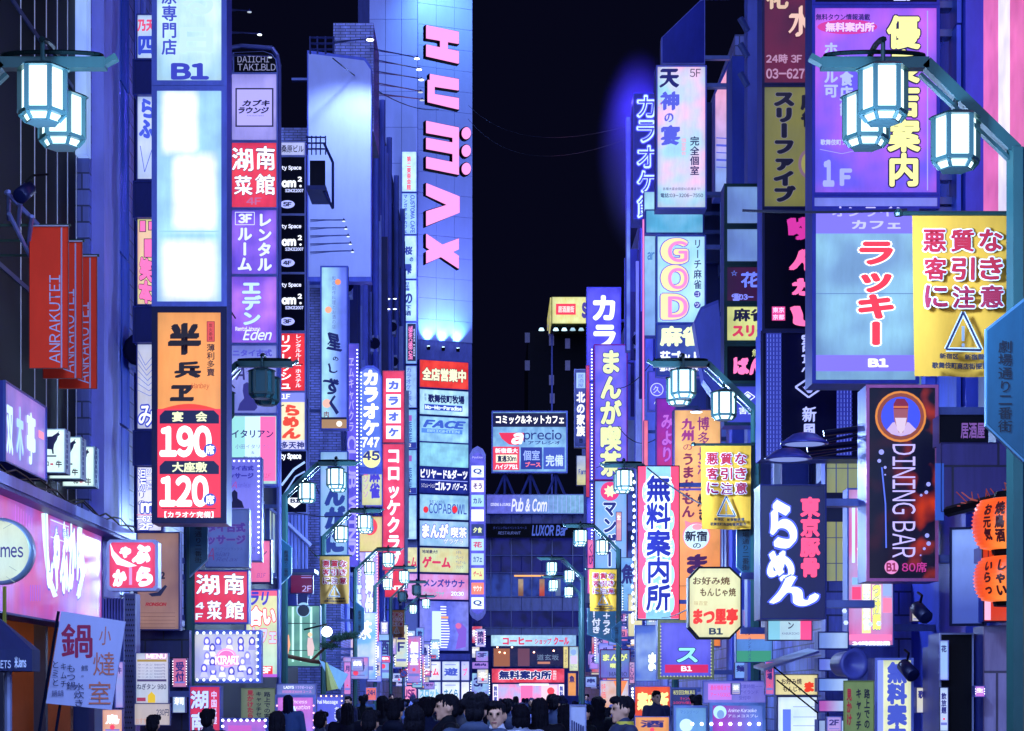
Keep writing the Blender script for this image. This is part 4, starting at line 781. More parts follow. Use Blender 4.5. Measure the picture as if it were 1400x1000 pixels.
s.B((674, 936, 681, 990), 'f0ecf8'); s.T('無料案', (675, 938, 680, 960), '2838a0', v=1, b=.05); s.B((764, 936, 771, 990), 'f0ecf8'); s.T('無料案', (765, 938, 770, 960), '2838a0', v=1, b=.05); s.B((712, 937, 728, 958), 'f070b0'); s.B((740, 937, 762, 960), 'e8c8d8'); s.O(753, 945, 5, 'e84458'); s.B((710, 935.3, 750, 937), 'ffffff', e=2)
s = S('signboard', 'small yellow upright sign with black lettering beside the cafe window', 'signboard', (770, 884, 777, 914), 176, face=lit('e8d890', None, '', .9), frame='806850', fw=.4, arms=False); s.T('珈琲とワイン', (772, 888, 775, 910), '403060', v=1)
s = S('signboard', 'pale poster lightbox with beer mug picture beside the cafe window', 'signboard', (778, 884, 791, 918), 172, face=lit('b0d0e8', 'dce8c0', 'v', .9), frame='d05048', fw=.6, arms=False); s.O(784, 892, 4, '80a0d8'); s.B((780, 897, 789, 908), 'c8b8e8'); s.T('生ビール', (780, 910, 789, 914), '4048a0')
# ---------------------------------------------------------------- signs, right side
YEL = ('悪質な', '客引き', 'に注意')
def warning_banner(label, box, D, fold=.03, col='dca028'):
    """cloth banner hanging from a rod; the cloth is waved"""
    r = thing('warning_banner', label, 'banner', W((box[0]+box[2])/2, box[3], D), 0, 'yellow warning banners on the lamp posts')
    u = D/F; w_ = (box[2]-box[0])*u; h_ = (box[3]-box[1])*u
    cloth = paint(col, .9, 0, .3, 4)
    def wave(x, z): k = (1-z/h_); return fold*(math.sin(x*9+1)*k+.7*math.sin(x*17+z*3)*k*.6)
    n, mz = 26, 20; V_ = []; F_ = []
    for j in range(mz+1):
        for i in range(n+1):
            x = -w_/2+w_*i/n; z = h_*j/mz; x2 = x*(1-.04*(1-z/h_)); V_.append((x2, wave(x, z), z))
    for j in range(mz):
        for i in range(n): a = j*(n+1)+i; F_.append((a, a+1, a+n+2, a+n+1))
    m = bpy.data.meshes.new('cloth'); m.from_pydata(V_, [], F_); m.polygons.foreach_set('use_smooth', [True]*len(m.polygons)); m.materials.append(cloth)
    o = bpy.data.objects.new('cloth', m); C.objects.link(o); o.parent = r
    MB().tube((-w_/2-.1, 0, h_+.0), (w_/2+.06, 0, h_+.0), .018, 8).lathe([(.03, -.02), (.035, .0), (.02, .03)], -w_/2-.1, 0, h_, 8).build('rod', paint('1c3a3c', .4, .4), r)
    # print follows the waves: build on a flat face then bend
    f = Sign.__new__(Sign); Face.__init__(f, box, D, 0); f.root = r; f.C = r.location.copy(); f.e = 0; f.u = u; f.ly = -.004; f.t = 0
    bx = lambda a, b, c, d: (box[0]+a*(box[2]-box[0]), box[1]+b*(box[3]-box[1]), box[0]+c*(box[2]-box[0]), box[1]+d*(box[3]-box[1]))
    before = set(r.children)
    for j, t_ in enumerate(YEL):
        for i, ch in enumerate(t_): f.T(ch, bx(.1+.285*i, .1+.175*j, .34+.285*i, .24+.175*j), 'a80c24' if j < 2 else '900c30', b=.04, o='e4e8ec', ob=.065)
    tri = lambda s_, dy: [(box[0]+(.5+s_*a)*(box[2]-box[0]), box[1]+(dy+s_*b_)*(box[3]-box[1])) for a, b_ in ((0, -.62), (.9, .48), (-.9, .48))]
    p = tri(.21, .745); f.L(p+[p[0]], 6*14.5/D, 'c8d0d0'); f.L(p+[p[0]], 3*14.5/D, '1c2040')
    f.B(bx(.485, .70, .515, .79), '8a94a0'); f.B(bx(.485, .805, .515, .825), '8a94a0')
    f.T('新宿区　新宿警察署', bx(.24, .87, .86, .905), '1c1828', b=.05); f.T('歌舞伎町商店街振興組合', bx(.16, .925, .9, .965), '1c1828', b=.05)
    for o in set(r.children)-before:
        me = o.data; nv = len(me.vertices); a = np.empty(nv*3); me.vertices.foreach_get('co', a); a = a.reshape(-1, 3)
        for q in a: q[1] += wave(q[0], q[2])-.003; q[0] *= (1-.04*(1-q[2]/h_))
        me.vertices.foreach_set('co', a.ravel()); me.update()
    return r
def nameplate(label, px0, px1, y0, y1, D, text='劇場通り二番街', flip=1):
    w_ = px1-px0; h_ = (y1-y0)*.22
    pts = [(px0, y0+w_*.8), (px1, y0), (px1, y1), (px0, y1-w_*.95)] if flip > 0 else [(px0, y0), (px1, y0+w_*.8), (px1, y1-w_*.95), (px0, y1)]
    s = S('street_nameplate', label, 'street sign', (px0, y0, px1, y1), D, face=paint('1c5474', .4, .1), frame='5a90b8', fw=1.2*14.5/D, t=.05, emis=0, arms=False, shape=pts, group='hexagonal teal street name plates')
    hh = y1-y0; s.T(text, (px0+w_*.3, y0+hh*.26, px0+w_*.68, y0+hh*.82), '0c1428', v=1, b=.01); return s

s = S('signboard', 'purple lightbox with giant cream outlined kanji column for a recommended shop guide, 1F below', 'signboard', (1110, 8, 1284, 268), 23.2, face=lit('6a5cf0', 'c060e8', 'n', .9), frame='2a34b0', fw=4, t=.5)
s.T('優良店案内', (1212, 22, 1258, 256), 'ecec90', v=1, b=.05, o='120c48', ob=.06); s.T('無料タウン情報満載', (1115, 20, 1189, 29), '140c60', b=.03); s.O(1158, 38, 41, 'b83088', 10); s.T('無料案内所', (1128, 32, 1195, 45), 'd4b4ff', b=.06, o='603090', ob=.03)
s.T('飲食店舗', (1147, 78, 1166, 160), '9ca8ff', v=1, b=.06); s.T('ホテル可', (1126, 60, 1145, 135), '9ca8ff', v=1, b=.05); s.T('歌舞伎町フリースペース', (1121, 192, 1199, 200), 'a8b4ff', b=.03); s.T('1', (1124, 220, 1140, 257), '9098f8', b=.08); s.T('F', (1147, 232, 1164, 256), '9098f8', b=.08)
s.L([(1120, 206), (1150, 212), (1195, 202), (1210, 190)], .8, '9090ff'); s.B((1266, 17, 1267.5, 262), '9090ff')
s = S('signboard', 'dark blue box end with a cropped white 2F above the purple guide sign', 'signboard', (1110, -60, 1284, 8), 23.2, face=paint('080a34', .3), frame='2a34b0', fw=4, t=.5, emis=.9); s.T('2F', (1220, -30, 1256, 2), 'c8d0ff', b=.08)
s = S('blank_box', 'narrow blank pale blue lightbox strip between the purple guide sign and the lucky sign', 'signboard', (1110, 268, 1284, 286), 23.2, face=lit('7888f0', '9090ff', 'n', .7), frame='2a34b0', fw=3, t=.5)
s = S('signboard', 'pale blue lucky cafe lightbox with red white-edged kana and B1', 'signboard', (1110, 286, 1256, 525), 23.1, face=lit('7ca8d4', '98d4ec', 'n', .85), frame='2e3aa8', fw=5, t=.5)
s.B((1115, 290, 1252, 320), '7068e0'); s.B((1115, 486, 1252, 508), '7468e0'); s.T('オンライン', (1137, 283, 1243, 297), 'aaa8f4', b=.03, sh=-.05); s.T('カフェ', (1164, 302, 1231, 314), 'b0b4f8', b=.05); s.T('ラッキー', (1172, 331, 1222, 473), 'ec3448', v=1, b=.065, o='ffffff', ob=.06, e=1.05); s.T('B1', (1186, 491, 1214, 503), 'f0f4ff', b=.08); s.B((1115, 402, 1252, 403), '5070a8', 'panel_joint')
warning_banner('largest yellow cloth warning banner with crimson kanji hanging at the upper right', (1247, 292, 1382, 515), 15.0, .025, 'cc9428')
nameplate('largest teal hexagonal street name plate at the right edge', 1348, 1400, 408, 632, 14.4)
s = S('signboard', 'dark crimson sign with gold brush kanji and opening hours, top of the tall right column', 'signboard', (1042, -60, 1188, 117), 26.5, face=lit('781848', '381038', 'n', .6), frame='1a1a50', fw=3, t=.5)
s.T('花', (1047, -22, 1078, 14), 'c8a890', b=.02, nib=.03, o='40102c', ob=.05); s.T('水', (1077, 8, 1112, 52), 'd8b0a0', nib=.05, o='40102c', ob=.05); s.T('24時 3F', (1047, 75, 1096, 88), 'a07898', b=.04); s.T('03-6273', (1047, 95, 1108, 109), 'a07898', b=.04)
s = S('signboard', 'dull yellow sign with heavy black vertical kana behind the purple guide sign', 'signboard', (1042, 117, 1188, 286), 26.5, face=lit('a8a458', '8c8c60', 'n', .45), frame='1a1a50', fw=3, t=.5, emis=.6)
s.T('スリーファイブ', (1057, 127, 1088, 277), '0c0828', v=1, b=.1, o='8c88a0', ob=.03); s.T('麻雀', (1094, 128, 1118, 175), '0c0828', v=1, b=.08); s.O(1105, 225, 14, '8a6c80', 20); s.O(1106, 225, 11, 'a8a458', 16)
s = S('signboard', 'black sign with magenta brush kana cut by the lucky sign', 'signboard', (1042, 286, 1188, 453), 26.5, face=paint('0a0624', .3), frame='1a1a50', fw=3, t=.5, emis=1)
for ch, bx, c_ in (('ゆ', (1074, 296, 1124, 330), 'c02c90'), ('ん', (1077, 340, 1124, 374), 'f060a0'), ('か', (1081, 380, 1120, 406), 'f868a8'), ('し', (1078, 418, 1130, 448), 'f86ca8')): s.T(ch, bx, c_, b=.06, nib=.06, warp=.06)
s.B((1055, 420, 1073, 439), 'd04088'); s.T('東京\n京都', (1056, 421, 1072, 438), 'f0c8e8', b=.03)
s = S('signboard', 'black sign with white brush kanji, fan crest and dotted side bands', 'signboard', (1040, 453, 1188, 628), 26.4, face=paint('080838', .3), frame='1a1a50', fw=3, t=.5, emis=.9)
for bx in ((1047, 455, 1068, 624), (1142, 455, 1163, 624)):
    s.B(bx, '20288c')
    for i in range(5): s.L([(bx[0]+2+i*4.3, bx[1]+1), (bx[0]+2+i*4.3, bx[3]-1)], 1, '6070d8', 'dotted_band')
    for i in range(28): s.L([(bx[0], bx[1]+6*i+2), (bx[2], bx[1]+6*i+2)], 1.6, '20288c', 'dotted_band')
s.T('割烹', (1093, 458, 1114, 512), 'b0b8ff', v=1, nib=.04); s.T('新風', (1094, 558, 1114, 602), 'b0b8ff', v=1, nib=.04)
s.L([(1085, 532), (1103, 520), (1123, 532), (1103, 546), (1085, 532)], 2.5, 'a8b0ff'); s.P([(1093, 530)]+[(1104+10*math.sin(t), 538-10*math.cos(t)) for t in (-1, -.5, 0, .5, 1)]+[(1106, 540), (1102, 540)], '98a0f4'); 
s = S('signboard', 'upright dining bar sign with bearded portrait roundel, red bokeh and B1 with 80 seats', 'signboard', (1184, 527, 1282, 795), 21.5, face=lit('08082c', 'f04418', 'bokeh', .62), frame='d070b0', fw=4, t=.5, cab='6870d8')
s.O(1231, 570, 35, 'c87830'); s.O(1231, 570, 32, '7c3c30'); s.O(1231, 570, 27, '3848d0'); s.P([(1212, 588), (1220, 578), (1242, 578), (1252, 588), (1244, 594), (1231, 597), (1218, 594)], 'b8a0c8', 'robe_print'); s.P([(1221, 560), (1241, 560), (1240, 575), (1234, 592), (1228, 592), (1222, 575)], '8c4c58', 'face_print'); s.P([(1223, 572), (1239, 572), (1236, 588), (1231, 594), (1226, 588)], 'c8b4c8', 'beard_print'); s.P([(1221, 553), (1225, 546), (1236, 546), (1241, 553), (1241, 560), (1221, 560)], '701c38', 'hat_print'); s.B((1221, 556, 1241, 558.5), 'c06838')
s.T('DINING BAR', (1219, 608, 1251, 763), 'b4a8e8', rot=-90)
s.O(1218, 776, 9.5, 'd080b8'); s.T('B1', (1211, 770, 1225, 782), '801848', b=.06); s.T('80席', (1232, 769, 1266, 783), 'a83080', b=.02)
for x, y, r_ in ((1204, 619, 3.6), (1201, 631, 2.6), (1209, 640, 2), (1209, 650, 1.2), (1268, 663, 3), (1265, 674, 2.5), (1258, 678, 1.8), (1266, 733, 3), (1268, 744, 3), (1262, 751, 2), (1257, 760, 1.2)): s.O(x, y, r_, '8c90e0')
s.L([(1204, 640), (1209, 690), (1210, 750)], 2, '5068d8')
s = S('signboard', 'dark blue ramen sign with glowing white brush kana and red vertical kanji', 'signboard', (1039, 663, 1129, 847), 21.8, face=paint('0c1460', .3), frame='141c70', fw=1.5, t=.5, emis=1.1)
for ch, bx in (('ら', (1052, 682, 1090, 752)), ('め', (1048, 752, 1086, 796)), ('ん', (1050, 786, 1120, 830))): s.T(ch, bx, 'e4f4ff', b=.02, nib=.06, warp=.05, o='4858e0', ob=.06)
s.T('東京豚骨', (1093, 680, 1121, 790), 'f04878', v=1, b=.07)
s = S('signboard', 'pink and cream picture menu sign with stretched white outlined lettering beside the dining bar sign', 'signboard', (1158, 668, 1222, 884), 24.5, face=lit('e878c0', '90b8f0', 'n', .9), frame='5878d0', fw=2, t=.3)
s.B((1172, 680, 1184, 780), 'e8ec9c'); s.T('ラーメン', (1172, 690, 1182, 775), '90c8e8', v=1, b=.04, o='ffffff', ob=.08); s.B((1178, 790, 1190, 866), 'e8ec9c'); s.B((1192, 800, 1204, 860), 'f4f0b0'); s.T('餃子定食', (1179, 796, 1189, 862), 'f8f8ff', v=1, b=.1, o='8090d8', ob=.06); s.T('つけ麺', (1192, 800, 1203, 862), 'ecf078', v=1, b=.1, o='5060a8', ob=.06)
for bx, c_ in (((1164, 692, 1168, 770), 'c8e8ff'), ((1164, 790, 1176, 800), '80b0d8'), ((1164, 803, 1176, 820), 'e84878'), ((1206, 795, 1218, 815), '90a8e0'), ((1206, 818, 1218, 838), 'f080a8'), ((1160, 868, 1218, 876), 'e878b0')): s.B(bx, c_)
s.T('24時間営業', (1164, 877, 1216, 883), 'f4f8ff', b=.1)
for x, y in ((1155, 852), (1153, 836), (1188, 854), (1200, 853)): s.bulbs([(x, y)], 3.5, 'c0d0ff', 1.2)
# lanterns
def lantern(label, cx, cy, w_, h_, D, txt):
    r = thing('paper_lantern', label, 'lantern', W(cx, cy+h_/2, D), 0, 'orange paper lanterns'); u = D/F; rr_ = w_*u/2; H = h_*u
    prof = []
    n = 13
    for i in range(n*2+1):
        t = i/(n*2); z = H*t; bulge = math.sin(math.pi*min(max(t, .0), 1))**.35; prof.append((rr_*(.6+.4*bulge)+(0.02 if i % 2 else 0), z))
    MB().lathe(prof, 0, 0, 0, 28).build('paper_shell', lit('f0481c', 'f89040', 'n', 1.05), r, True)
    MB().lathe([(rr_*.55, -.02), (rr_*.58, .03)], 0, 0, -.02, 20).build('base_ring', BLACK, r); MB().lathe([(rr_*.55, 0), (rr_*.5, .06)], 0, 0, H, 20).build('top_ring', BLACK, r)
    f = Sign.__new__(Sign); Face.__init__(f, (cx-w_/2, cy-h_/2, cx+w_/2, cy+h_/2), D, 0); f.root = r; f.C = r.location.copy(); f.e = 1; f.u = u; f.ly = 0
    bf = set(r.children)
    for (t_, bx) in txt: f.T(t_, (cx+bx[0]*w_, cy+bx[1]*h_, cx+bx[2]*w_, cy+bx[3]*h_), '3c0c18', v=1, b=.05, nib=.03, e=.6)
    for o in set(r.children)-bf:
        me = o.data; a = np.empty(len(me.vertices)*3); me.vertices.foreach_get('co', a); a = a.reshape(-1, 3)
        t = np.clip(a[:, 2]/H, 0, 1); rz = rr_*(.6+.4*np.sin(np.pi*t)**.35)+.03; ang = np.clip(a[:, 0]/rr_*1.25, -1.5, 1.5)
        a[:, 0] = rz*np.sin(ang); a[:, 1] = -rz*np.cos(ang); me.vertices.foreach_set('co', a.ravel()); me.update()
    return r
lantern('upper orange paper lantern with two columns of black brush lettering at the right edge', 1388, 717, 112, 70, 18.5, [('また明日', (-.17, -.42, -.07, .42)), ('お元気', (-.41, -.36, -.32, .36)), ('焼鳥酒', (-.29, -.4, -.19, .4))])
lantern('lower orange paper lantern with black brush lettering at the right edge', 1390, 792, 112, 62, 18.5, [('いらっ', (-.42, -.36, -.33, .36)), ('しゃい', (-.29, -.4, -.19, .4)), ('ませ', (-.16, -.36, -.06, .36))])
s = S('lantern_stand', 'red box and pink lit post below the orange lanterns', 'signboard', (1344, 744, 1400, 850), 19.3, face=lit('e83c2c', 'f06038', 'n', .75), frame='501c28', fw=1, arms=False, t=.3); s.B((1345, 817, 1354, 848), 'f8a8c8')
s = S('lit_box', 'red orange lit timber box wedged between the two orange lanterns', 'signboard', (1342, 748, 1410, 768), 18.7, face=lit('e04420', 'a82818', 'n', .8), frame='381020', fw=1, arms=False, t=.3)
for i in range(5): s.B((1350+i*9, 749, 1351.5+i*9, 767), '501018', 'window_bar')
s = S('screen_panel', 'black framed display glowing pale blue beside the orange lanterns', 'signboard', (1299, 722, 1346, 856), 19.6, yaw=-22, face=lit('7c9cf0', '1c2890', 'v', .75), frame='080c30', fw=3, t=.15, arms=False, emis=.8)
g = thing('lantern_garland', 'dark roof edge tangled with dry twigs above the paper lanterns', 'canopy', W(1350, 690, 18.9)); g.location = W(1350, 690, 18.9)
a = W(1295, 700, 19.3); c = W(1420, 668, 18.3); wpart(MB().tube(a, c, .05, 6), 'eave_beam', BLACK, g)
for i in range(46):
    t = rr.random(); p = a.lerp(c, .25+.7*t); q = p+Vector((rr.uniform(-.14, .14), rr.uniform(-.1, .1), rr.uniform(.0, .14))); wpart(MB().tube(p, q, .006, 3), 'twig', paint('c85038', .6), g)
# lower right clutter
s = S('guide_pillar', 'pale yellow pillar sign with heavy blue vertical kanji at the lower right', 'signboard', (1196, 900, 1248, 1060), 21, face=lit('dce4b8', 'f0f0c8', 'n', .9), frame='7c88e0', fw=3, t=.4, arms=False); s.T('無料案内所', (1212, 905, 1240, 1050), '3c4cb0', v=1, b=.08); s.B((1199, 902, 1207, 1060), '7c8cf0')
s = S('notice_banner', 'hanging yellow-green notice banner with black and red kana beside the blue pillar at the right', 'banner', (1153, 931, 1194, 1050), 20.5, face=paint('a8b860', .6), frame='8a9850', fw=.3, t=.01, emis=.5, arms=False); s.T('路上での', (1181, 942, 1189, 996), '14142c', v=1, b=.04); s.T('キャッチ', (1170, 942, 1177, 998), '14142c', v=1, b=.04); s.T('見かけ', (1157, 942, 1164, 992), 'a02038', v=1, b=.05)
for i, (y0, y1, c_, lab) in enumerate(((864, 888, '7c9cf0', 'upper pale blue stacked box beside the picture menu sign'), (900, 918, '6c80f0', 'second pale blue stacked box from the top beside the loudspeaker'), (927, 946, '7498f0', 'third pale blue stacked box beside the hanging notice banner'), (957, 974, 'c060c0', 'pink flower print stacked box near the bottom right'), (984, 1004, 'a0b8e8', 'pale floral stacked box at the bottom edge'))):
    s = S('stacked_box', lab, 'signboard', (1118, y0, 1160, y1), 24, face=lit(c_, 'b0d0ff', 'h', .8), frame='303c98', fw=1.5, arms=False, group='stacked side boxes')
s = S('signboard', 'small cream restaurant sign with red and brown kana above a lit doorway', 'signboard', (1059, 922, 1118, 951), 25, face=lit('ece0a0', 'f4e8b8', 'n', .9), frame='606080', fw=1, arms=False); s.T('お好み焼', (1068, 928, 1096, 936), '302030', b=.03); s.T('もんじゃ', (1070, 939, 1096, 946), '302030', b=.03); s.T('ま', (1099, 932, 1113, 947), 'd83820', b=.08, nib=.04)
s = S('lit_interior', 'white lit doorway with glass shelves under the small cream sign', 'shop window', (1062, 952, 1118, 1050), 25.4, face=lit('c0e0fc', 'e8f4ff', 'n', 1.0), frame='404c98', fw=1.5, arms=False); s.B((1070, 970, 1081, 1040), '5870d8'); 
for y in (966, 980, 992): s.B((1084, y, 1116, y+1), '8898c8', 'shelf_print')
aw = thing('white_awning', 'slanted white awning with dark struts above the lit doorway', 'awning', W(1060, 920, 24)); 
aw.location = W(1060, 920, 24)
def q3(px, py, D): return W(px, py, D)
wpart(MB().prism([(0, 0), (1, 0)], 0, 0), 'x', STEEL, aw) if False else None
m = MB(); A_, B2 = W(1044, 918, 23.2), W(1120, 893, 24.6); n0 = len(m.v); m.v += [tuple(A_), tuple(B2), tuple(B2+Vector((.0, .9, .05))), tuple(A_+Vector((0, .9, .05)))]+[tuple(p+Vector((0, 0, .03))) for p in (A_, B2, B2+Vector((0, .9, .05)), A_+Vector((0, .9, .05)))]
m.f += [(0, 1, 2, 3), (7, 6, 5, 4), (0, 4, 5, 1), (1, 5, 6, 2), (2, 6, 7, 3), (3, 7, 4, 0)]; wpart(m, 'canopy_sheet', paint('c8d4f8', .4), aw)
for q in (((1058, 912), (1118, 962)), ((1062, 930), (1118, 975))): wpart(MB().tube(W(*q[0], 23.4), W(*q[1], 23.6), .009, 6), 'strut', BLACK, aw)
sp = thing('loudspeaker', 'round purple horn loudspeaker above the yellow-green notice banner', 'loudspeaker', W(1168, 908, 22), 20)
MB().lathe([(.05, .35), (.13, .3), (.15, .05), (.17, -.02), (.12, -.0), (.03, .1)], 0, 0, 0, 20, 'y').build('horn', paint('5a5fc0', .4), sp, True); MB().tube((0, .2, 0), (.25, .3, .12), .03).build('bracket', BLACK, sp)
for (px, py, D, lab) in ((1258, 836, 20.5, 'dark security spotlight on a bracket under the dining bar sign'), (1240, 915, 20.8, 'small spotlight clamped over the yellow pillar sign'), (35, 262, 19.5, 'dark blue spotlight on the metal truss at the upper left')):
    sp = thing('spotlight', lab, 'spotlight', W(px, py, D), 25 if px > 100 else -20)
    MB().lathe([(.03, .1), (.07, .08), (.075, -.12), (.06, -.125)], 0, 0, 0, 16, 'y').build('housing', paint('141a4c', .4, .3), sp, True).rotation_euler = (R(35), 0, 0)
    MB().path([(0, 0, .08), (.06, .05, .16), (.12, .2, .2)], .012).build('bracket', BLACK, sp)
tr = thing('metal_truss', 'steel truss carrying spotlights over the first red banner', 'truss', W(30, 300, 20)); 
for q in (((8, 262), (62, 318)), ((12, 292), (42, 352)), ((12, 262), (12, 300)), ((28, 278), (24, 316)), ((44, 296), (38, 338))): wpart(MB().tube(W(*q[0], 19.6), W(*q[1], 20.1), .022, 6), 'truss_bar', paint('8890d8', .35, .5), tr)
s = S('side_wall', 'pale violet street wall with conduit behind the lower right signs', 'wall', (1128, 795, 1262, 1100), 26, face=tiled('7c84ff', .6, .3), frame='4c54c0', fw=.5, t=.3, emis=0, arms=False)
s = S('wall_column', 'grey violet rendered column right of the dark recess', 'column', (1344, 856, 1378, 1120), 19.5, face=tiled('a080b0', 2, .7), frame='7c6898', fw=.5, t=.4, emis=0, arms=False)
s = S('wall_slab', 'dark violet wall above the orange lanterns', 'wall', (1286, 606, 1440, 700), 20.2, face=tiled('3c3080', .9, .45), frame='282068', fw=.4, t=.2, emis=0, arms=False); s.B((1278, 634, 1290, 712), '4878d8')
s = S('dark_fascia', 'black fascia strip with faded pink lettering beside the teal name plate', 'signboard', (1284, 568, 1350, 608), 20.4, face=paint('06061c', .4), frame='0a0a28', fw=.6, t=.3, emis=.5, arms=False); s.T('居酒屋', (1313, 578, 1346, 600), '8c5cb0', b=.03)
s = S('utility_cabinet', 'white edged black cabinet standing left of the rendered column', 'cabinet', (1284, 866, 1330, 1100), 19.8, face=paint('050614', .5), frame='8890c0', fw=2, t=.5, emis=0, arms=False)
s = S('posted_column', 'tall narrow pale blue tiled column with small notices at the right', 'column', (1270, 885, 1283, 1100), 20.3, face=paint('6888e0', .5), frame='4858c0', fw=.6, t=.3, emis=0, arms=False)
for q in range(6): s.B((1270, 905+q*18, 1283, 905.8+q*18), '203080', 'panel_joint')
# tall middle right
s = S('signboard', 'tall pink and pale blue feast restaurant sign with black brush kanji and 5F', 'signboard', (897, 90, 966, 286), 44, face=lit('b0e4f8', 'f8b8dc', 'n', .95), frame='6c70d8', fw=2, t=.5)
s.T('天', (901, 94, 929, 121), '141460', b=.02, nib=.05); s.T('神', (902, 125, 929, 152), '4c54c8', b=.02, nib=.05); s.T('の', (908, 155, 921, 168), '4c54c8', nib=.05); s.T('宴', (903, 171, 930, 200), '4c54c8', b=.02, nib=.05)
s.T('5F', (943, 95, 958, 106), '181848'); s.T('完全個室', (943, 187, 956, 240), '101858', v=1, b=.01, nib=.02); s.T('個室宴会', (931, 190, 938, 213), 'f088a8', v=1); s.T('各種大宴会個室60名様まで!', (906, 257, 957, 261), '202868'); s.T('電話:03-3206-7550', (903, 265, 961, 271), '202868', b=.02); s.T('コース', (900, 138, 905, 150), 'e080b0')
s = S('metal_fin', 'slanted blue metal and glass crest above the tall pink feast sign', 'crest', (903, -20, 964, 90), 44.3, face=paint('3038b0', .2, .4, .5), frame='6c70d8', fw=1.5, t=.3, emis=0, shape=[(904, 88), (904, 52), (958, 0), (964, -2), (964, 88)])
s = S('signboard', 'pink and cyan lightbox on the slanted wall right of the feast sign', 'signboard', (977, 98, 1000, 270), 46, yaw=0, face=lit('f4a8cc', '88a8f0', 'v', .9), frame='5058c8', fw=1, t=.6, shape=[(977, 270), (977, 124), (999, 78), (999, 270)])
for i in range(5): s.L([(979, 189+i*10), (998, 190+i*10)], 3 if i % 2 else 1.5, '5058c8', 'print_line')
cw = bldg('plastered_column', 'tall blue plastered column behind the green framed sign tower', W(1001, 0, 40).x, W(1030, 0, 40).x, 40, 41, EYE+(VY-77)/F*40, paint('3c4cc0', .8, 0, .6, 1.2, .4))
cw = bldg('steel_column', 'pale violet steel column left of the crimson and yellow signs', W(1022, 0, 31).x, W(1040, 0, 31).x, 31, 31.4, 22, paint('5c64cc', .5, 0, .3))
for y in (25, 60, 100): wpart(MB().tube(W(1012, y, 31), W(1022, y+18, 31), .05), 'bracket', STEEL, cw)
s = S('signboard', 'mahjong sign with three large pastel outlined capital letters', 'signboard', (897, 322, 965, 443), 40.5, face=lit('a8e4f8', 'c4f0fc', 'n', .95), frame='5c70d0', fw=2)
for ch, y in (('G', 326), ('O', 363), ('D', 402)): s.T(ch, (903, y, 941, y+36), 'f4d8a0', b=.08, o='6858c8', ob=.04); s.T(ch, (913, y+4, 940, y+33), 'f080c0', b=.02)
s.T('リーチ麻雀', (948, 329, 959, 396), '1c2468', v=1, b=.02); s.O(953, 403, 4.5, '3c3c98'); s.T('ゴ', (950, 400, 956, 406), 'e0e8ff'); s.O(953, 418, 4.5, '3c3c98'); s.T('ッ', (950, 415, 956, 421), 'e0e8ff')
s = S('signboard', 'deep blue mahjong sign with pale yellow kanji and telephone number', 'signboard', (897, 443, 965, 515), 40.5, face=lit('2c3aa8', '5878d8', 'n', .6), frame='3c50c0', fw=1.5, emis=1); s.T('麻雀', (902, 446, 961, 474), 'e4f0b8', b=.07); s.T('荘ゴッド', (902, 480, 958, 497), 'e0e8ff', b=.06); s.T('☎03-5202-1916', (901, 501, 962, 508), 'f0f4ff', b=.04)
s = S('small_lightbox', 'wide pale lightbox strip between the feast and mahjong signs', 'signboard', (882, 287, 962, 320), 47, face=lit('5cb4e0', '90c8f0', 'n', .9), frame='4c60c8', fw=1.5)
s = S('tilted_panel', 'leaning pale violet metal cabinet beside the mahjong sign', 'cabinet', (948, 412, 996, 565), 38, face=paint('6c74e0', .5, 0, .3), frame='5c64d0', fw=1.5, t=.5, emis=0, shape=[(949, 440), (958, 420), (982, 410), (996, 545), (994, 565), (962, 520)])
for (y0, y1, kind, lab) in ((252, 310, 0, 'blank pale panel at the top of the green framed tower'), (310, 362, 0, 'blank dim lower panel in the green framed tower'), (362, 416, 1, 'dark red flower kanji sign with telephone number in the green framed tower'), (416, 470, 2, 'yellow mahjong sign with red kana in the green framed tower'), (470, 525, 3, 'black sign with pink brush kana in the green framed tower'), (525, 582, 4, 'violet crest sign with fan diamond in the green framed tower')):
    fc = (lit('7898e0', '8cb8ec', 'n', .7), lit('401848', '602048', 'n', .6), lit('d8dc88', None, '', .9), paint('080618', .3), lit('4048c0', '3038a8', 'n', .8))[max(0, kind)]
    s = S('signboard', lab, 'signboard', (990, y0, 1110, y1), 30, face=fc, frame='12383c' if kind != 4 else '10304c', fw=4, t=.45, emis=.95, group='signs in the green framed tower')
    if kind == 1: s.T('花', (1012, 372, 1040, 394), '6878ec', b=.03, nib=.03, o='201030', ob=.03); s.T('☎03-', (1000, 402, 1030, 412), '7880e8', b=.05); s.T('☆', (999, 370, 1008, 378), '5870d0')
    if kind == 2: s.T('麻雀', (1002, 422, 1048, 440), '0c0830', b=.05); s.T('スリー', (1001, 445, 1050, 461), 'c02c50', b=.08)
    if kind == 3: s.T('ばん', (1002, 488, 1045, 514), 'f470a8', b=.05, nib=.06, warp=.05); s.T('魚', (1028, 478, 1036, 488), 'd8dc90')
    if kind == 4: s.L([(1013, 543), (1022, 536), (1032, 543), (1022, 550), (1013, 543)], 1.2, 'e4e8ff'); s.P([(1017, 542), (1022, 538), (1027, 542), (1023, 546), (1021, 546)], 'c8d0ff'); s.T('割烹', (1010, 557, 1046, 567), 'c8d0ff', nib=.03); s.T('☆', (1001, 560, 1008, 570), '8890e0')
s = S('signboard', 'magenta gradient sign with outlined cursive kana beside the orange ramen sign', 'signboard', (897, 545, 924, 642), 49, face=lit('8828b0', 'c83890', 'v', .8), frame='8050c8', fw=1); s.T('みより', (904, 567, 920, 632), 'b060c8', v=1, b=.02, nib=.04, o='7020a0', ob=.05)
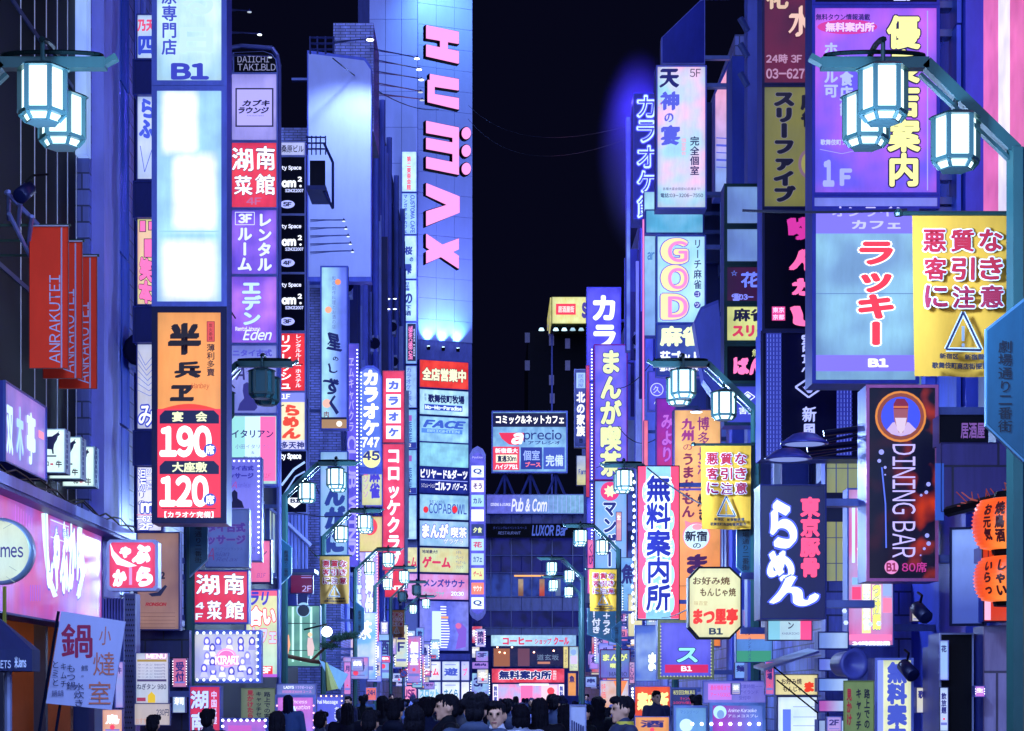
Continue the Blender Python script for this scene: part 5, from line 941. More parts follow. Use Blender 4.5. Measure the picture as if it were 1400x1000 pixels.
s = S('signboard', 'violet sign with circled crest and pale kana above the magenta sign', 'signboard', (886, 508, 916, 562), 52, face=lit('5450dc', None, '', .85), frame='7078e8', fw=1); s.O(898, 533, 9, 'c8d0ff'); s.O(898, 533, 8, '5450dc'); s.T('久', (893, 528, 903, 538), 'c8d0ff'); s.T('ん', (894, 545, 903, 553), 'c8d0ff')
s = S('signboard', 'tall orange kyushu food sign with brush kanji and a round pig emblem', 'signboard', (921, 560, 986, 885), 42, face=lit('f4b878', 'f08038', 'v', .95), frame='8c70b8', fw=1.5, t=.4)
s.T('九州', (931, 572, 950, 604), '8c2c78', v=1, nib=.05, b=.02); s.T('の', (934, 608, 946, 616), '8c2c58'); s.T('うまかもん', (932, 620, 950, 708), '6c1c48', v=1, nib=.04, b=.02); s.T('博多長浜', (953, 570, 970, 650), '7c2c70', v=1, nib=.03); s.T('焼き', (953, 675, 970, 712), '241030', v=1, nib=.03, b=.02)
s.B((929, 668, 970, 671), '5040a0'); s.O(952, 733, 19, 'e87890', 19); s.O(952, 734, 17.5, 'c0dcec', 17.5); s.P([(937, 722), (936, 712), (946, 716)], 'e87890'); s.P([(968, 722), (969, 712), (959, 716)], 'e87890'); s.O(953, 721, 7, 'f090a0', 4); s.T('新宿', (936, 726, 967, 741), '0c0c30', b=.03, nib=.03); s.T('の', (947, 743, 958, 750), '0c0c30', b=.02); s.T('ま', (938, 757, 968, 786), '38104c', nib=.06, b=.04); s.T('る', (938, 790, 964, 830), '38104c', nib=.06, b=.04); s.B((922, 801, 985, 802), 'a06038', 'panel_joint')
s.O(940, 866, 5, 'c06888', 5); s.B((939, 850, 941, 866), 'c06888')
s = S('signboard', 'tall red free information sign with five glowing blue kanji', 'signboard', (871, 637, 929, 848), 40.2, face=lit('8ccff0', 'a8dcf8', 'n', .95), frame='240c30', fw=1.2, t=.3)
for bx in ((872, 638, 883, 846), (917, 638, 928, 846)): s.B(bx, 'f04468')
for i in range(5):
    y = 655+i*37.5; s.O(883, y+19, 5, '9cd8f4', 14); s.O(917, y+19, 5, '9cd8f4', 14)
s.T('無料案内所', (882, 650, 918, 836), '141c88', v=1, b=.035, nib=.025, o='ecf6ff', ob=.11)
s = S('signboard', 'cream octagonal okonomiyaki sign with red brush kana and B1', 'signboard', (941, 775, 1014, 874), 24.8, face=lit('ece4ac', 'e4ecb8', 'n', .95), frame='1c1c28', fw=2, t=.25, shape=[(955, 775), (998, 775), (1014, 790), (1014, 858), (998, 874), (955, 874), (941, 858), (941, 790)])
s.T('お好み焼', (947, 789, 998, 800), '5c4420', b=.01, nib=.03); s.T('もんじゃ焼', (957, 804, 1006, 816), '5c4420', b=.01, nib=.03); s.T('味百堂', (949, 822, 967, 828), 'b09868'); s.T('まつ里亭', (947, 831, 1009, 855), 'd82c20', b=.05, nib=.05); s.T('B1', (969, 859, 988, 868), '102848', b=.06)
warning_banner('mid sized yellow warning banner with a curled lower corner below the right lantern post', (958, 608, 1027, 724), 28.2, .05)
nameplate('slim teal street name plate behind the mid sized yellow banner', 1007, 1032, 690, 800, 28.4)
s = S('bulb_sign', 'violet sign edged in gold bulbs with a pale kana and red B1 band', 'signboard', (899, 848, 976, 929), 38, face=lit('5c5ce8', '7070f0', 'n', .85), frame='a8a470', fw=4, t=.4); s.T('ス', (925, 886, 954, 906), '90e0f0', b=.04, o='101858', ob=.05); s.B((909, 909, 968, 920), 'c01c58'); s.T('B1', (931, 911, 946, 918), 'f0e8ff', b=.06); s.edge_bulbs((903, 852, 972, 925), 4.5, .9, 'd8dc90', 1, 'lrb')
warning_banner('small dark yellow warning banner in front of the manga cafe column', (806, 778, 843, 836), 54.5, .06)
warning_banner('brown shaded warning banner hanging before the pale blue kana sign', (437, 760, 478, 826), 49.8, .05, 'b88c44')
warning_banner('small copper coloured warning banner near the tower foot', (532, 834, 553, 872), 86, .05, 'b0683c')
nameplate('small teal name plate under the farther right lantern post', 836, 850, 848, 886, 54.8)
nameplate('teal name plate hanging from the left pole under the grey massage board', 259, 284, 680, 790, 28, flip=-1)
nameplate('teal name plate on the left pole with the brown warning banner', 384, 399, 736, 800, 39.8, flip=-1)
nameplate('small teal name plate in front of the lavender ruled sign', 486, 498, 822, 872, 63, flip=-1)
s = S('signboard', 'teal slanted sign with white outlined kana below the small warning banner', 'signboard', (803, 832, 842, 878), 60, face=paint('2c7898', .4), frame='4898b8', fw=1, t=.1, emis=.7, shape=[(803, 832), (842, 832), (842, 880), (803, 868)]); s.T('！付き', (809, 836, 821, 866), 'dce4ff', v=1, b=.05, o='142850', ob=.06); s.T('＋ラタ', (824, 838, 834, 868), 'dce4ff', v=1, b=.05, o='142850', ob=.06)
# far right column
s = S('signboard', 'yellow green manga cafe kanji on a violet magenta framed vertical sign', 'signboard', (812, 471, 858, 657), 76, face=lit('6868ec', '8470f0', 'n', .85), frame='a82c88', fw=1.6, t=.6); s.T('まんが喫茶', (820, 479, 850, 652), 'd8e49c', v=1, b=.06, o='2c2c88', ob=.05)
s = S('signboard', 'pale blue sign with outlined dark kana and a red moon emblem', 'signboard', (812, 657, 858, 790), 76, face=lit('80b8e8', '88a8f0', 'n', .9), frame='701c50', fw=1.6, t=.6); s.T('マンボー', (824, 687, 843, 775), '1c2870', v=1, b=.06, o='dce8ff', ob=.06); s.O(834, 672, 13, 'd83870'); s.P([(834+(9 if i % 2 else 5.5)*math.sin(i*math.pi/8), 672-(9 if i % 2 else 5.5)*math.cos(i*math.pi/8)) for i in range(16)], 'e4e8b0'); s.O(850, 787, 6, 'c02840')
s = S('signboard', 'tall violet karaoke sign behind the manga cafe column with white outlined kana', 'signboard', (802, 393, 849, 760), 81, face=lit('4c48d8', '5c5cf0', 'n', .85), frame='5c64e8', fw=1, t=.6); s.T('カラ', (810, 404, 842, 478), 'f4f8ff', v=1, b=.06, o='4040c8', ob=.05); s.edge_bulbs((809, 474, 809, 756), 4.4, 1, 'f0f8ff', 3, 'l')
s = S('signboard', 'narrow red strip sign with faint lettering along the street left of the karaoke bulbs', 'signboard', (801, 500, 806, 680), 80.4, face=lit('c83060', 'e04868', 'n', .8), frame='90305c', fw=.4, t=.3)
s = S('signboard', 'narrow dark blue sign with white kanji reading northern family and B', 'signboard', (785, 505, 804, 612), 112, face=lit('2c3a98', '4c5cc0', 'n', .6), frame='a0b0f0', fw=1, t=.6, emis=1); s.T('北の家族', (788, 536, 800, 597), 'ecf0ff', v=1, b=.06); s.B((788, 510, 800, 531), '98b8e8'); s.T('居酒屋', (790, 512, 798, 530), '4858b0', v=1); s.T('B', (792, 600, 797, 606), '0c1448', b=.1); s.B((790, 599, 799, 607), 'c8d4ff') if False else None
s = S('signboard', 'small yellow and blue convenience sign on the dark wall beside the billboard', 'signboard', (788, 623, 803, 664), 118, face=lit('b0c0e8', 'e0dc98', 'v', .8), frame='4858b0', fw=.6, t=.4); s.T('Fam', (791, 642, 801, 649), '283c98', b=.04)
s = S('signboard', 'pink strip sign with curving kana left of the small warning banner', 'signboard', (803, 738, 813, 812), 79, face=lit('e858a0', 'f088b8', 'n', .9), frame='8c3c98', fw=.6, t=.4); s.T('くび', (805, 744, 811, 772), '301858', v=1, b=.03)
ys = thing('rooftop_sign', 'yellow box sign glowing on the dark office roof with red label', 'signboard', W(754, 443, 243)); 
zb, zt = W(0, 441, 243).z, W(0, 410, 243).z
r_ = ys; xl, xm, xr = W(736, 0, 258).x, W(754, 0, 243).x, W(815, 0, 243).x
hh = zt-zb+.5
MB().box(0, xr-xm, 0, 14, 0, hh).build('cabinet', paint('8a8440', .5), r_)
MB().box(.1, xr-xm, -.15, -.01, .05, hh-.05).build('face_panel', lit('ece488', 'd8dc98', 'n', .95), r_)
MB().box(-.15, -.01, .1, 13.9, .05, hh-.05).build('side_panel', lit('c8c070', 'd8d080', 'n', .8), r_)
f = Sign.__new__(Sign); Face.__init__(f, (754, 410, 815, 441), 243, 0); f.root = r_; f.C = r_.location.copy(); f.e = 1; f.u = 243/F; f.ly = -.2
f.B((760, 416, 787, 431), 'e03048'); f.T('居酒屋街', (763, 419, 785, 428), 'f4d0c8', b=.04); f.T('SUPER', (795, 414, 830, 436), '3c2c88', b=.1)
f2 = Sign.__new__(Sign); f2.yaw = -90; f2.c, f2.s = 0, -1; f2.C = r_.location.copy(); f2.root = r_; f2.e = .9; f2.u = .09; f2.D = 243; f2.ly = 0
o_ = Sign.__new__(Sign); 
V0 = len(r_.children)
tb = glyph('スーパー'); vv = tb[0]; me = bpy.data.meshes.new('lettering'); mn, mx = vv.min(0), vv.max(0)
me.from_pydata([(-.22, 13-(a-mn[0])/(mx[0]-mn[0])*11, .7+(b-mn[1])/(mx[1]-mn[1])*1.5) for a, b in vv], [], [tuple(int(i) for i in t) for t in tb[1]]); me.materials.append(ink('3c2c88')); lo = bpy.data.objects.new('lettering', me); C.objects.link(lo); lo.parent = r_
for i in range(6): MB().lathe([(.2, 0), (.35, -.3)], i*1.0-.5 if i else -1.2, -.6, -.6, 8).build('floodlight', glow('b0d8e8', .8 if i > 2 else 2), r_)
s = S('signboard', 'slim violet wall with tall outlined karaoke kana glowing upright', 'signboard', (866, 128, 901, 300), 64.5, face=paint('3c38c8', .4, 0, .3), frame='5c5cf0', fw=1, t=1.2, emis=1.15)
for i, ch in enumerate('カラオケ館'):
    y = 130+i*34.5; s.T(ch, (870, y, 897, y+32), 'c4e4ff', b=.05, o='4848e8', ob=.06); s.T(ch, (872.5, y+3, 894.5, y+29), '3c38d0', b=.0, e=.9)
s = S('edge_fin', 'pale blue light strip fin on the left of the outlined karaoke kana', 'light strip', (856, 160, 862, 480), 66, face=lit('6474f0', '80a0f8', 'n', .7), frame='4850d8', fw=.6, t=.4, arms=False)
s = S('signboard', 'slim pale lightbox with small blue script above the mahjong sign', 'signboard', (880, 262, 897, 460), 60, face=lit('a0d8f0', '80a8f0', 'v', .85), frame='7468e0', fw=1, t=.4); s.T('ar', (885, 345, 895, 356), '4878b8', b=.04)
s = S('neon_edge', 'pink neon edge strip running down beside the slim pale lightbox', 'light strip', (878, 300, 881, 800), 58, face=glow('f080c8', .9), frame='a050c0', fw=.3, t=.1, arms=False)
s = S('signboard', 'pink narrow panel next to the magenta gradient sign', 'signboard', (880, 575, 886, 700), 56, face=lit('f07898', None, '', .9), frame='9050a0', fw=.4, t=.2)
s = S('signboard', 'small violet framed manga cafe sign with yellow kana over the right pavement', 'signboard', (820, 888, 862, 928), 62, face=lit('7470d8', '6c98c8', 'n', .75), frame='902c70', fw=1.4, t=.3); s.T('まんが', (824, 894, 858, 904), 'd4e08c', b=.07, o='202858', ob=.06); s.T('喫茶', (834, 907, 850, 914), 'd4e08c', b=.06, o='202858', ob=.05); s.T('MANBO', (833, 919, 857, 925), '182050')
s = S('shopfront', 'orange and white street level posters under the small manga cafe sign', 'poster', (820, 930, 860, 975), 61, face=lit('e8a070', 'c8d0f0', 'n', .9), frame='6870d0', fw=1, t=.2, arms=False); s.P([(838, 930), (858, 930), (848, 955)], 'e88048'); s.T('特価', (822, 935, 828, 955), 'e04050', v=1)
s = S('signboard', 'glowing red and yellow information sign with white bulb strip at its left', 'signboard', (867, 938, 917, 980), 37, face=lit('e84828', 'f06030', 'n', .95), frame='6878c8', fw=1.2, t=.3); s.T('案内所', (871, 946, 914, 972), 'f4e490', b=.08, e=1.1); s.bulbs([(864.5, 942+i*4.5) for i in range(9)], 1.8, 'e8f4ff', 2.5)
s = S('info_board', 'violet notice board with pink and blue small print over the right crowd', 'signboard', (961, 931, 1047, 962), 25.5, face=lit('7c78e4', '9090f0', 'n', .75), frame='6c74d8', fw=1, t=.1, arms=False); s.B((968, 935, 1000, 957), 'b070d8'); s.T('最新情報まで', (971, 937, 998, 944), 'd050a0', b=.03); s.T('アートGOGO', (971, 947, 998, 953), 'd050a0', b=.03); s.T('営業時間ーー\nアイランド\n受付中', (1010, 936, 1042, 957), '3c3ca0')
s = S('poster_frame', 'blue and magenta poster frame with pale portrait and white bulbs at the lower right', 'poster', (970, 961, 1046, 1050), 25, face=lit('a040c0', '5880e0', 'h', .85), frame='80a0e8', fw=4, t=.2, arms=False); s.O(984, 974, 9, 'a8d8f8', 9); s.O(985, 977, 5, '7090c8', 6); s.T('Anime Karaoke', (995, 969, 1034, 974), 'd0d8ff', sh=.2); s.T('アニメコスプレ', (995, 977, 1036, 981), 'd0d8ff')
s.bulbs([(946+i*13, 990) for i in range(8)], 2.6, 'e4f8ff', 4)
s = S('poster_frame', 'pale blue poster frame with faint portrait left of the magenta poster', 'poster', (921, 965, 968, 1050), 27, face=lit('5c94e0', '80b8f0', 'n', .8), frame='90a8f0', fw=3, t=.2, arms=False); s.T('マシンゾーン', (930, 971, 955, 976), '3058b0'); s.O(938, 992, 9, 'c0e0ff', 9)
s = S('info_board', 'dark small print board with yellow and red lines right of the red information sign', 'signboard', (917, 941, 953, 965), 30, face=lit('2c3078', '3c5090', 'n', .7), frame='6070c0', fw=.8, t=.1, arms=False); s.T('初回無料', (920, 944, 950, 950), 'c8c870'); s.T('キャンペーン', (930, 953, 950, 958), 'c83060'); s.T('100%保証', (920, 959, 948, 963), 'c83060')
s = S('signboard', 'orange, blue and green striped menu sign on the right lamp post', 'signboard', (1006, 860, 1056, 906), 27.5, face=lit('5c90e0', None, '', .8), frame='485898', fw=.8, t=.2, arms=False); s.B((1007, 861, 1054, 874), 'e08860'); s.B((1007, 890, 1054, 905), '388870'); s.T('イン', (1017, 863, 1027, 869), '202060', b=.03); s.T('ランチパスタ', (1022, 872, 1027, 904), '283880', v=1)
s = S('signboard', 'green, white and pink italian sign hanging under the ramen sign', 'signboard', (1049, 845, 1110, 876), 22.6, face=lit('b8dcf0', None, '', .9), frame='303070', fw=1, t=.2, arms=False); s.B((1050, 846, 1066, 875), '78b8d0'); s.B((1094, 846, 1109, 875), 'e84c88'); s.T('ン', (1077, 851, 1085, 860), '18184c', b=.03); s.T('KABUKICHO', (1069, 865, 1092, 868), '404080')
s = S('lit_interior', 'green and pale yellow curtained windows behind the ramen sign', 'shop window', (1128, 600, 1188, 860), 27, face=lit('b8bc80', '98a888', 'n', .55), frame='1c2868', fw=2, t=.3, arms=False)
for y in (640, 690, 735, 770, 815): s.B((1130, y, 1186, y+1.2), '343c58', 'window_bar')
for x in (1142, 1158, 1172): s.B((x, 602, x+1.5, 858), '2c3c78', 'window_bar')
for y0, y1 in ((674, 714), (812, 850)): s.B((1129, y0, 1187, y1), '0c1250', 'dark_band', mat=paint('0c1250', .5))
s = S('lit_interior', 'white and pink street level goods window between the striped menu and red information sign', 'shop window', (868, 855, 900, 932), 48, face=lit('5878e0', 'b8d8f8', 'n', .8), frame='5068c8', fw=1, t=.2, arms=False); s.T('ま', (886, 892, 898, 918), 'f0f4ff', b=.08, o='386090', ob=.06)
s = S('lit_interior', 'green lit plant shop window with dark bars at the left', 'shop window', (388, 828, 438, 912), 45, face=lit('78b8a0', '203c60', 'n', .7), frame='28306c', fw=1, t=.3, arms=False)
for x in (399, 410, 424): s.B((x, 830, x+3, 905), 'b0e0d8', 'curtain_print')
s.O(415, 834, 10, '80a8c8'); s.O(415, 835, 8, '081430'); s.B((392, 852, 432, 853.2), '0c1028'); s.B((390, 889, 434, 890), '0c1028'); s.P([(420, 884), (421, 872), (427, 872), (430, 886), (428, 897), (421, 897)], 'c8a8a8', 'figure_print'); s.O(424, 868, 3, 'e8b890'); s.P([(389, 880), (391, 870), (395, 868), (397, 882), (394, 895), (389, 893)], 'e89870', 'figure_print')
s = S('signboard', 'dark crimson 2F sign above the plant shop window', 'signboard', (397, 782, 428, 812), 46, face=lit('701850', '501440', 'n', .7), frame='302868', fw=1, t=.2); s.T('2F', (413, 801, 426, 809), 'b0a0e0'); s.L([(412, 787), (426, 787)], .8, '9888d8'); s.L([(412, 790), (426, 790)], .8, '9888d8')
s = S('signboard', 'blue menu sheets on the dark wall left of the low red brush sign', 'poster', (186, 893, 231, 962), 24.5, face=lit('c0d0e8', 'd8c8d8', 'n', .8), frame='404c90', fw=.6, t=.05, arms=False)
s.T('MENU', (200, 894, 228, 901), 'e8e0ff', b=.08, o='c06090', ob=.1); s.B((188, 902, 228, 905), '907838'); s.B((188, 929, 228, 932), '3c3060')
for i in range(5): s.T('ラーメン 980円', (189, 908+i*4.2, 226, 910.5+i*4.2), '404880')
s.T('ねぎタン 980', (188, 935, 228, 943), '202858', b=.02); s.P([(203, 951), (208, 946), (213, 951), (213, 961), (203, 961)], 'c8a828'); s.B((188, 954, 200, 959), '903050'); 
s = S('signboard', 'cream price sheet reading 230 yen below the blue menu sheets', 'poster', (184, 962, 233, 992), 24.4, face=lit('d8c8c0', 'b8b8e0', 'n', .7), frame='585c98', fw=.6, t=.05, arms=False); s.T('230円', (214, 970, 231, 979), '283058', b=.02); s.T('おすすめ', (186, 982, 206, 990), 'b08070')
s = S('poster_wall', 'warm timber clad poster wall with red lettering and a bowl drawing', 'wall', (187, 728, 246, 862), 27.3, face=lit('c09488', '705060', 'n', .6), frame='2c3478', fw=1.5, t=.2, emis=.5, arms=False)  # timber face given its own glow so it reads as lit
s.T('RONSON', (199, 824, 228, 829), 'b02c40', b=.08, sh=.2); s.T('2', (219, 782, 226, 792), '14183c', b=.08); s.P([(203, 812), (216, 810), (226, 800), (229, 802), (220, 815), (208, 816)], '182454', 'bowl_print')
for i in range(5): s.B((190, 838+i*5, 240, 838.5+i*5), '705458', 'plank_joint')
s = S('dark_wall', 'dark blue street wall beside the menu sheets', 'wall', (186, 862, 259, 1100), 28.0, face=tiled('1c2878', .5, .25), frame='1c2468', fw=.8, t=.2, emis=0, arms=False)
s = S('lattice_column', 'perforated grey blue metal column left of the timber poster wall', 'column', (170, 812, 186, 1100), 25.2, face=paint('4a5490', .5, .3), frame='8890c0', fw=1, t=.3, emis=0, arms=False)
for i in range(26):
    for j in range(4): s.O(173+j*3.2+(i % 2)*1.6, 820+i*7, 1.0, '0c1030', 1.6, 'perforation', n=6)
# cloth banners at the left
for i, (x0, x1, y0, y1, D_, lab) in enumerate(((41, 94, 311, 504, 20.0, 'nearest red vertical restaurant banner with white lettering reading upward'), (59.5, 113, 332, 518, 20.72, 'middle red vertical restaurant banner, half in shadow'), (81, 133, 352, 532, 21.4, 'farthest red vertical restaurant banner against the pale pilaster'))):
    s = S('red_banner', lab, 'banner', (x0, y0, x1, y1), D_, face=paint('ff3414', .8, 0, .25, 2), frame='8c1810', fw=.2, t=.012, emis=0, arms=False, group='red vertical banners')
    s.B((x1-10.5, y0+1, x1-8.5, y1), 'b8a8d0', mat=dye('b4a4c8')); s.T('ANRAKUTEI', (x1-26, y0+66-i*2, x1-11, y1-7), 'c4b8dc', rot=90, b=.0)
    MB().tube((-s.w/2-.9, .0, s.h+.02), (s.w/2+.02, 0, s.h+.02), .014, 6).build('pole', paint('1c3c34', .5), s.root); MB().box(-s.w/2, s.w/2, -.02, .02, s.h, s.h+.018).build('top_bar', paint('b0a8c8', .4), s.root)
s = S('cloth_banner', 'tilted pale cloth banner with crimson hot pot kanji and orange kanji column', 'banner', (74, 834, 172, 972), 19.5, face=paint('b4b8f4', .75, 0, .2, 1.5), frame='8488c8', fw=.2, t=.008, emis=0, arms=False, shape=[(84, 836), (172, 850), (153, 971), (63, 962)])
s.T('鍋', (84, 853, 127, 900), '9c1450', b=.02, rot=0); s.T('小', (136, 857, 152, 882), 'c87060', sh=.1); s.T('燵', (128, 892, 157, 924), 'c87060'); s.T('室', (122, 932, 152, 963), 'c87060')
s.T('鱈。\n  ', (112, 910, 121, 926), '20205c', v=1); s.T('水炊き', (102, 934, 116, 966), '20205c', v=1); s.T('もつ鍋', (92, 909, 104, 943), '20205c', v=1); s.T('キムチ\n', (84, 907, 92, 940), '20205c', v=1); s.T('とミと', (73, 904, 81, 938), '20205c', v=1); s.T('鍋鍋', (72, 944, 88, 952), '40407c')
for q in (((80, 836), (52, 1010)), ((100, 846), (75, 1010))): wpart(MB().tube(W(*q[0], 19.56), W(*q[1], 19.56), .016, 6), 'banner_pole', paint('0c1430', .4), s.root)
um = thing('street_parasol', 'dark blue cafe parasol with white lettering on its valance at the lower left', 'parasol', (W(8, 955, 18).x, 18.2, 0))
c0 = W(8, 858, 18.2)-um.location; k = [(.42*math.cos(i*math.pi/4+.39)*1.0, .42*math.sin(i*math.pi/4+.39)) for i in range(8)]
m = MB(); top = (c0.x-.1, 0, c0.z+.12); b = 0; zz = (VY-889)/F*18.2+EYE
m.v = [top]+[(c0.x-.1+a*.95, d, zz) for a, d in k]+[(c0.x-.1+a*.95, d, zz-.19) for a, d in k]; m.f = [(0, 1+i, 1+(i+1) % 8) for i in range(8)]+[(1+i, 9+i, 9+(i+1) % 8, 1+(i+1) % 8) for i in range(8)]
m.build('canopy', paint('14205c', .7), um); MB().tube((c0.x+.02, 0, 0), (c0.x+.02, 0, zz), .035).build('pole', paint('8890c8', .4, .3), um)
tb = glyph('PARASOLETTES'); 
f = Sign.__new__(Sign); Face.__init__(f, (-10, 900, 38, 920), 17.8, 0); f.root = um; f.C = W(14, 920, 17.78); f.C = um.location.copy(); f.C.y = 17.79; f.e = 0; f.u = 17.8/F; f.ly = -.41; f.D = 17.8
f.T('HALETS', (-14, 903, 15, 914), 'c0c8f0', b=.03); f.T('米Jams', (20, 898, 36, 914), 'd0d8ff', b=.05)
ch = thing('hanging_chain', 'yellow black hanging chain left of the tilted cloth banner', 'chain', W(5, 800, 20)); wpart(MB().tube(W(6, 802, 20), W(6, 860, 20), .02, 5), 'chain_run', paint('8c8c30', .5), ch)
cr = bldg('corrugated_shutter', 'blue corrugated metal shutter behind the tilted cloth banner', W(136, 0, 26).x, W(186, 0, 26).x, 26.2, 26.3, 3.0, paint('4450a8', .5, .3))
for i in range(12): wpart(MB().box(W(137+i*4, 0, 26).x, W(139+i*4, 0, 26).x, 26.15, 26.2, 0, 3.0), 'slat', paint('5a66c4', .5, .3), cr)
# ---------------------------------------------------------------- giant letters on the tower
lf = Face((573, 20, 641, 400), PD-.0, YW); p0 = W(573, 0, PD)
lf = Sign.__new__(Sign); lf.yaw = YW; lf.c, lf.s = math.cos(R(YW)), math.sin(R(YW)); lf.C = Vector((x1, PD-.12, 0)); lf.D = PD; lf.u = PD/F
LT = thing('tower_lettering', 'giant pink extruded letters running down the turned tower wall', 'lettering', (x1, PD-.12, 0), YW)
def quad(*p): return [(lf.U(a), lf.Vv(b, lf.U(a))) for a, b in p]
LETTERS = {
 'H': [((580, 37.5), (624, 46.5), (624, 62.5), (580, 55)), ((599, 58), (609, 60), (609, 71), (599, 69)), ((580, 64), (624, 73), (624, 89.5), (580, 79.5))],
 'u': [((585, 104), (624, 111), (624, 126), (585, 120)), ((582, 112), (591, 114), (591, 143), (582, 141)), ((582, 130), (624, 137), (624, 152), (582, 142))],
 'm': [((580, 168), (624, 177), (624, 192), (580, 184)), ((580, 191), (618, 198), (618, 213), (580, 206)), ((580, 217), (624, 226), (624, 241), (580, 232)), ((616, 177), (624, 178), (624, 240), (616, 238))],
 'a': [((580, 253), (625, 271), (625, 290), (580, 269)), ((580, 291), (625, 277), (625, 293), (580, 311))],
 'x': [((580, 322), (580, 340), (624, 369), (624, 352)), ((580, 345), (580, 362), (624, 343), (624, 328))]}
PINK = ink('f898dc', 1.0); INK_ = paint('0a0618', .5)
for key, qs in LETTERS.items():
    m1, m2 = MB(), MB()
    for j, q in enumerate(qs):
        cx = sum(a for a, b in q)/4; cy = sum(b for a, b in q)/4
        g_ = [(a+(1.0 if a > cx else -1.0), b_+(1.1 if b_ > cy else -1.1)) for a, b_ in q]
        m1.prism(quad(*g_), -.24-j*.004, .06); m2.prism(quad(*q), -.32-j*.004, -.25)
    o = m1.build('letter', INK_, LT); m2.build('letter_face', PINK, o)
for cy in (184.5, 208.5, 233):
    ptsc = [(634.5+6*math.cos(i*math.pi/10), cy+8*math.sin(i*math.pi/10)) for i in range(20)]
    o = MB().prism(quad(*[(634.5+(a-634.5)*1.2, cy+(b-cy)*1.2) for a, b in ptsc]), -.24, .0).build('letter_dot', INK_, LT); MB().prism(quad(*ptsc), -.32, -.25).build('dot_face', PINK, o)

def lampobj(name, kind, loc, energy, col, size=.1, rot=None, spot=70, parent=None, blend=.6):
    l = bpy.data.lights.new(name, kind); l.energy = energy; l.color = lin(col)[:3]; l.shadow_soft_size = size
    if kind == 'SPOT': l.spot_size = R(spot); l.spot_blend = blend
    o = bpy.data.objects.new(name, l); C.objects.link(o); o.location = loc
    if rot is not None: o.rotation_euler = Vector(rot).to_track_quat('-Z', 'Y').to_euler()
    return o
ORD = ('topmost', 'second from the top', 'middle one', 'second from the bottom', 'lowest'); ORD3 = ('topmost', 'middle', 'lowest')
def arm_lamp(label, a, b, D, D2=None, head=1.0, st=3, target=None, energy=0, col='b8d8ff'):
    """floodlight on a long bracket arm"""
    A_, B_2 = W(*a, D), W(*b, D2 or D); r = thing('arm_floodlight', label, 'floodlight', A_, 0, 'floodlights on long arms')
    u = D/F
    MB().tube((0, 0, 0), B_2-A_, .9*u, 6).tube((0, 0, -2.5*u), (B_2-A_)*.6, .5*u, 5).build('arm', paint('7078c8', .35, .6), r)
    q = B_2-A_
    MB().lathe([(.8*u*head, 2.6*u), (1.2*u*head, 1.8*u), (5.4*u*head, -1.0*u), (5.6*u*head, -1.5*u)], q.x, q.y, q.z, 14).build('shade', paint('3c40a0', .4, .5), r)
    MB().lathe([(5.0*u*head, -1.55*u), (4.6*u*head, -2.2*u)], q.x, q.y, q.z, 14).build('bulb_glass', glow('e8f6ff', st), r)
    if energy: lampobj('floodlight_beam', 'SPOT', B_2+Vector((0, 0, -3.2*u)), energy, col, .15, target, 110)
    return r
for i, (a, b) in enumerate((((505, 66), (570, 79)), ((508, 81), (573, 94)), ((510, 97), (576, 108)), ((512, 113), (575, 125)), ((514, 128), (577, 136)))):
    arm_lamp('floodlight arm reaching toward the tower wall, %s of five' % ORD[i], a, b, 71+i*.6, 80+i*2, .85, 5 if i < 3 else .6)
arm_lamp('bent floodlight arm leaning over the top of the blank billboard', (455, 58), (506, 53), 70, 67.5, 1.0, 5, (-.22, .42, -1), 1500, 'b0d0ff')
for i in range(5): arm_lamp('small floodlight bar below the billboard, %s of five' % ORD[i], (424, 301+i*11), (470+i*3, 301+i*10.5), 60, 60, .45, 1.2)
for i in range(6): arm_lamp('tiny floodlight in a cluster on the brick building ledge', (512+(i % 3)*9, 412+(i//3)*14), (522+(i % 3)*9, 407+(i//3)*14), 92, 92, .5, 2.5)
for i in range(3): arm_lamp('short floodlight arm at the top of the lounge sign stack, %s of three' % ORD3[i], (312, 13+i*31), (341+i*14, 15+i*31), 38.4, 38, .6, 4 if i == 1 else .5)
arm_lamp('floodlight with a dark hood above the orange kyushu food sign', (958, 556), (952, 562), 41, 41.2, 1.6, 6, (0, .1, -1), 60, 'ffd8a0')
# large barn lamps under the fan crest sign
for i, (a, b, lab) in enumerate((((1186, 592), (1100, 601), 'wide blue shaded barn lamp nearer the dining bar sign'), ((1186, 612), (1078, 622), 'wide blue shaded barn lamp farther left over the ramen sign'))):
    A_, B_2 = W(*a, 22.4+i*.5), W(*b, 22.4+i*.5); r = thing('barn_lamp', lab, 'lamp', A_, 0, 'barn lamps over the ramen sign'); q = B_2-A_; u = 22.5/F
    MB().tube((0, 0, 0), q+Vector((30*u, 0, -2*u)), 2.2*u).tube((0, 0, 7*u), q+Vector((26*u, 0, 8*u)), 4.5*u, 8).build('arm', paint('12163c', .3, .5), r)
    MB().lathe([(8*u, 9*u), (16*u, 7*u), (26*u, 0), (33*u, -5*u), (33*u, -6.5*u)], q.x, q.y, q.z, 24).build('shade', paint('5058c8', .3, .3), r, True)
    MB().lathe([(27*u, -6.6*u), (26*u, -7*u)], q.x, q.y, q.z, 20).build('diffuser', glow('8ca0e8', .7), r)
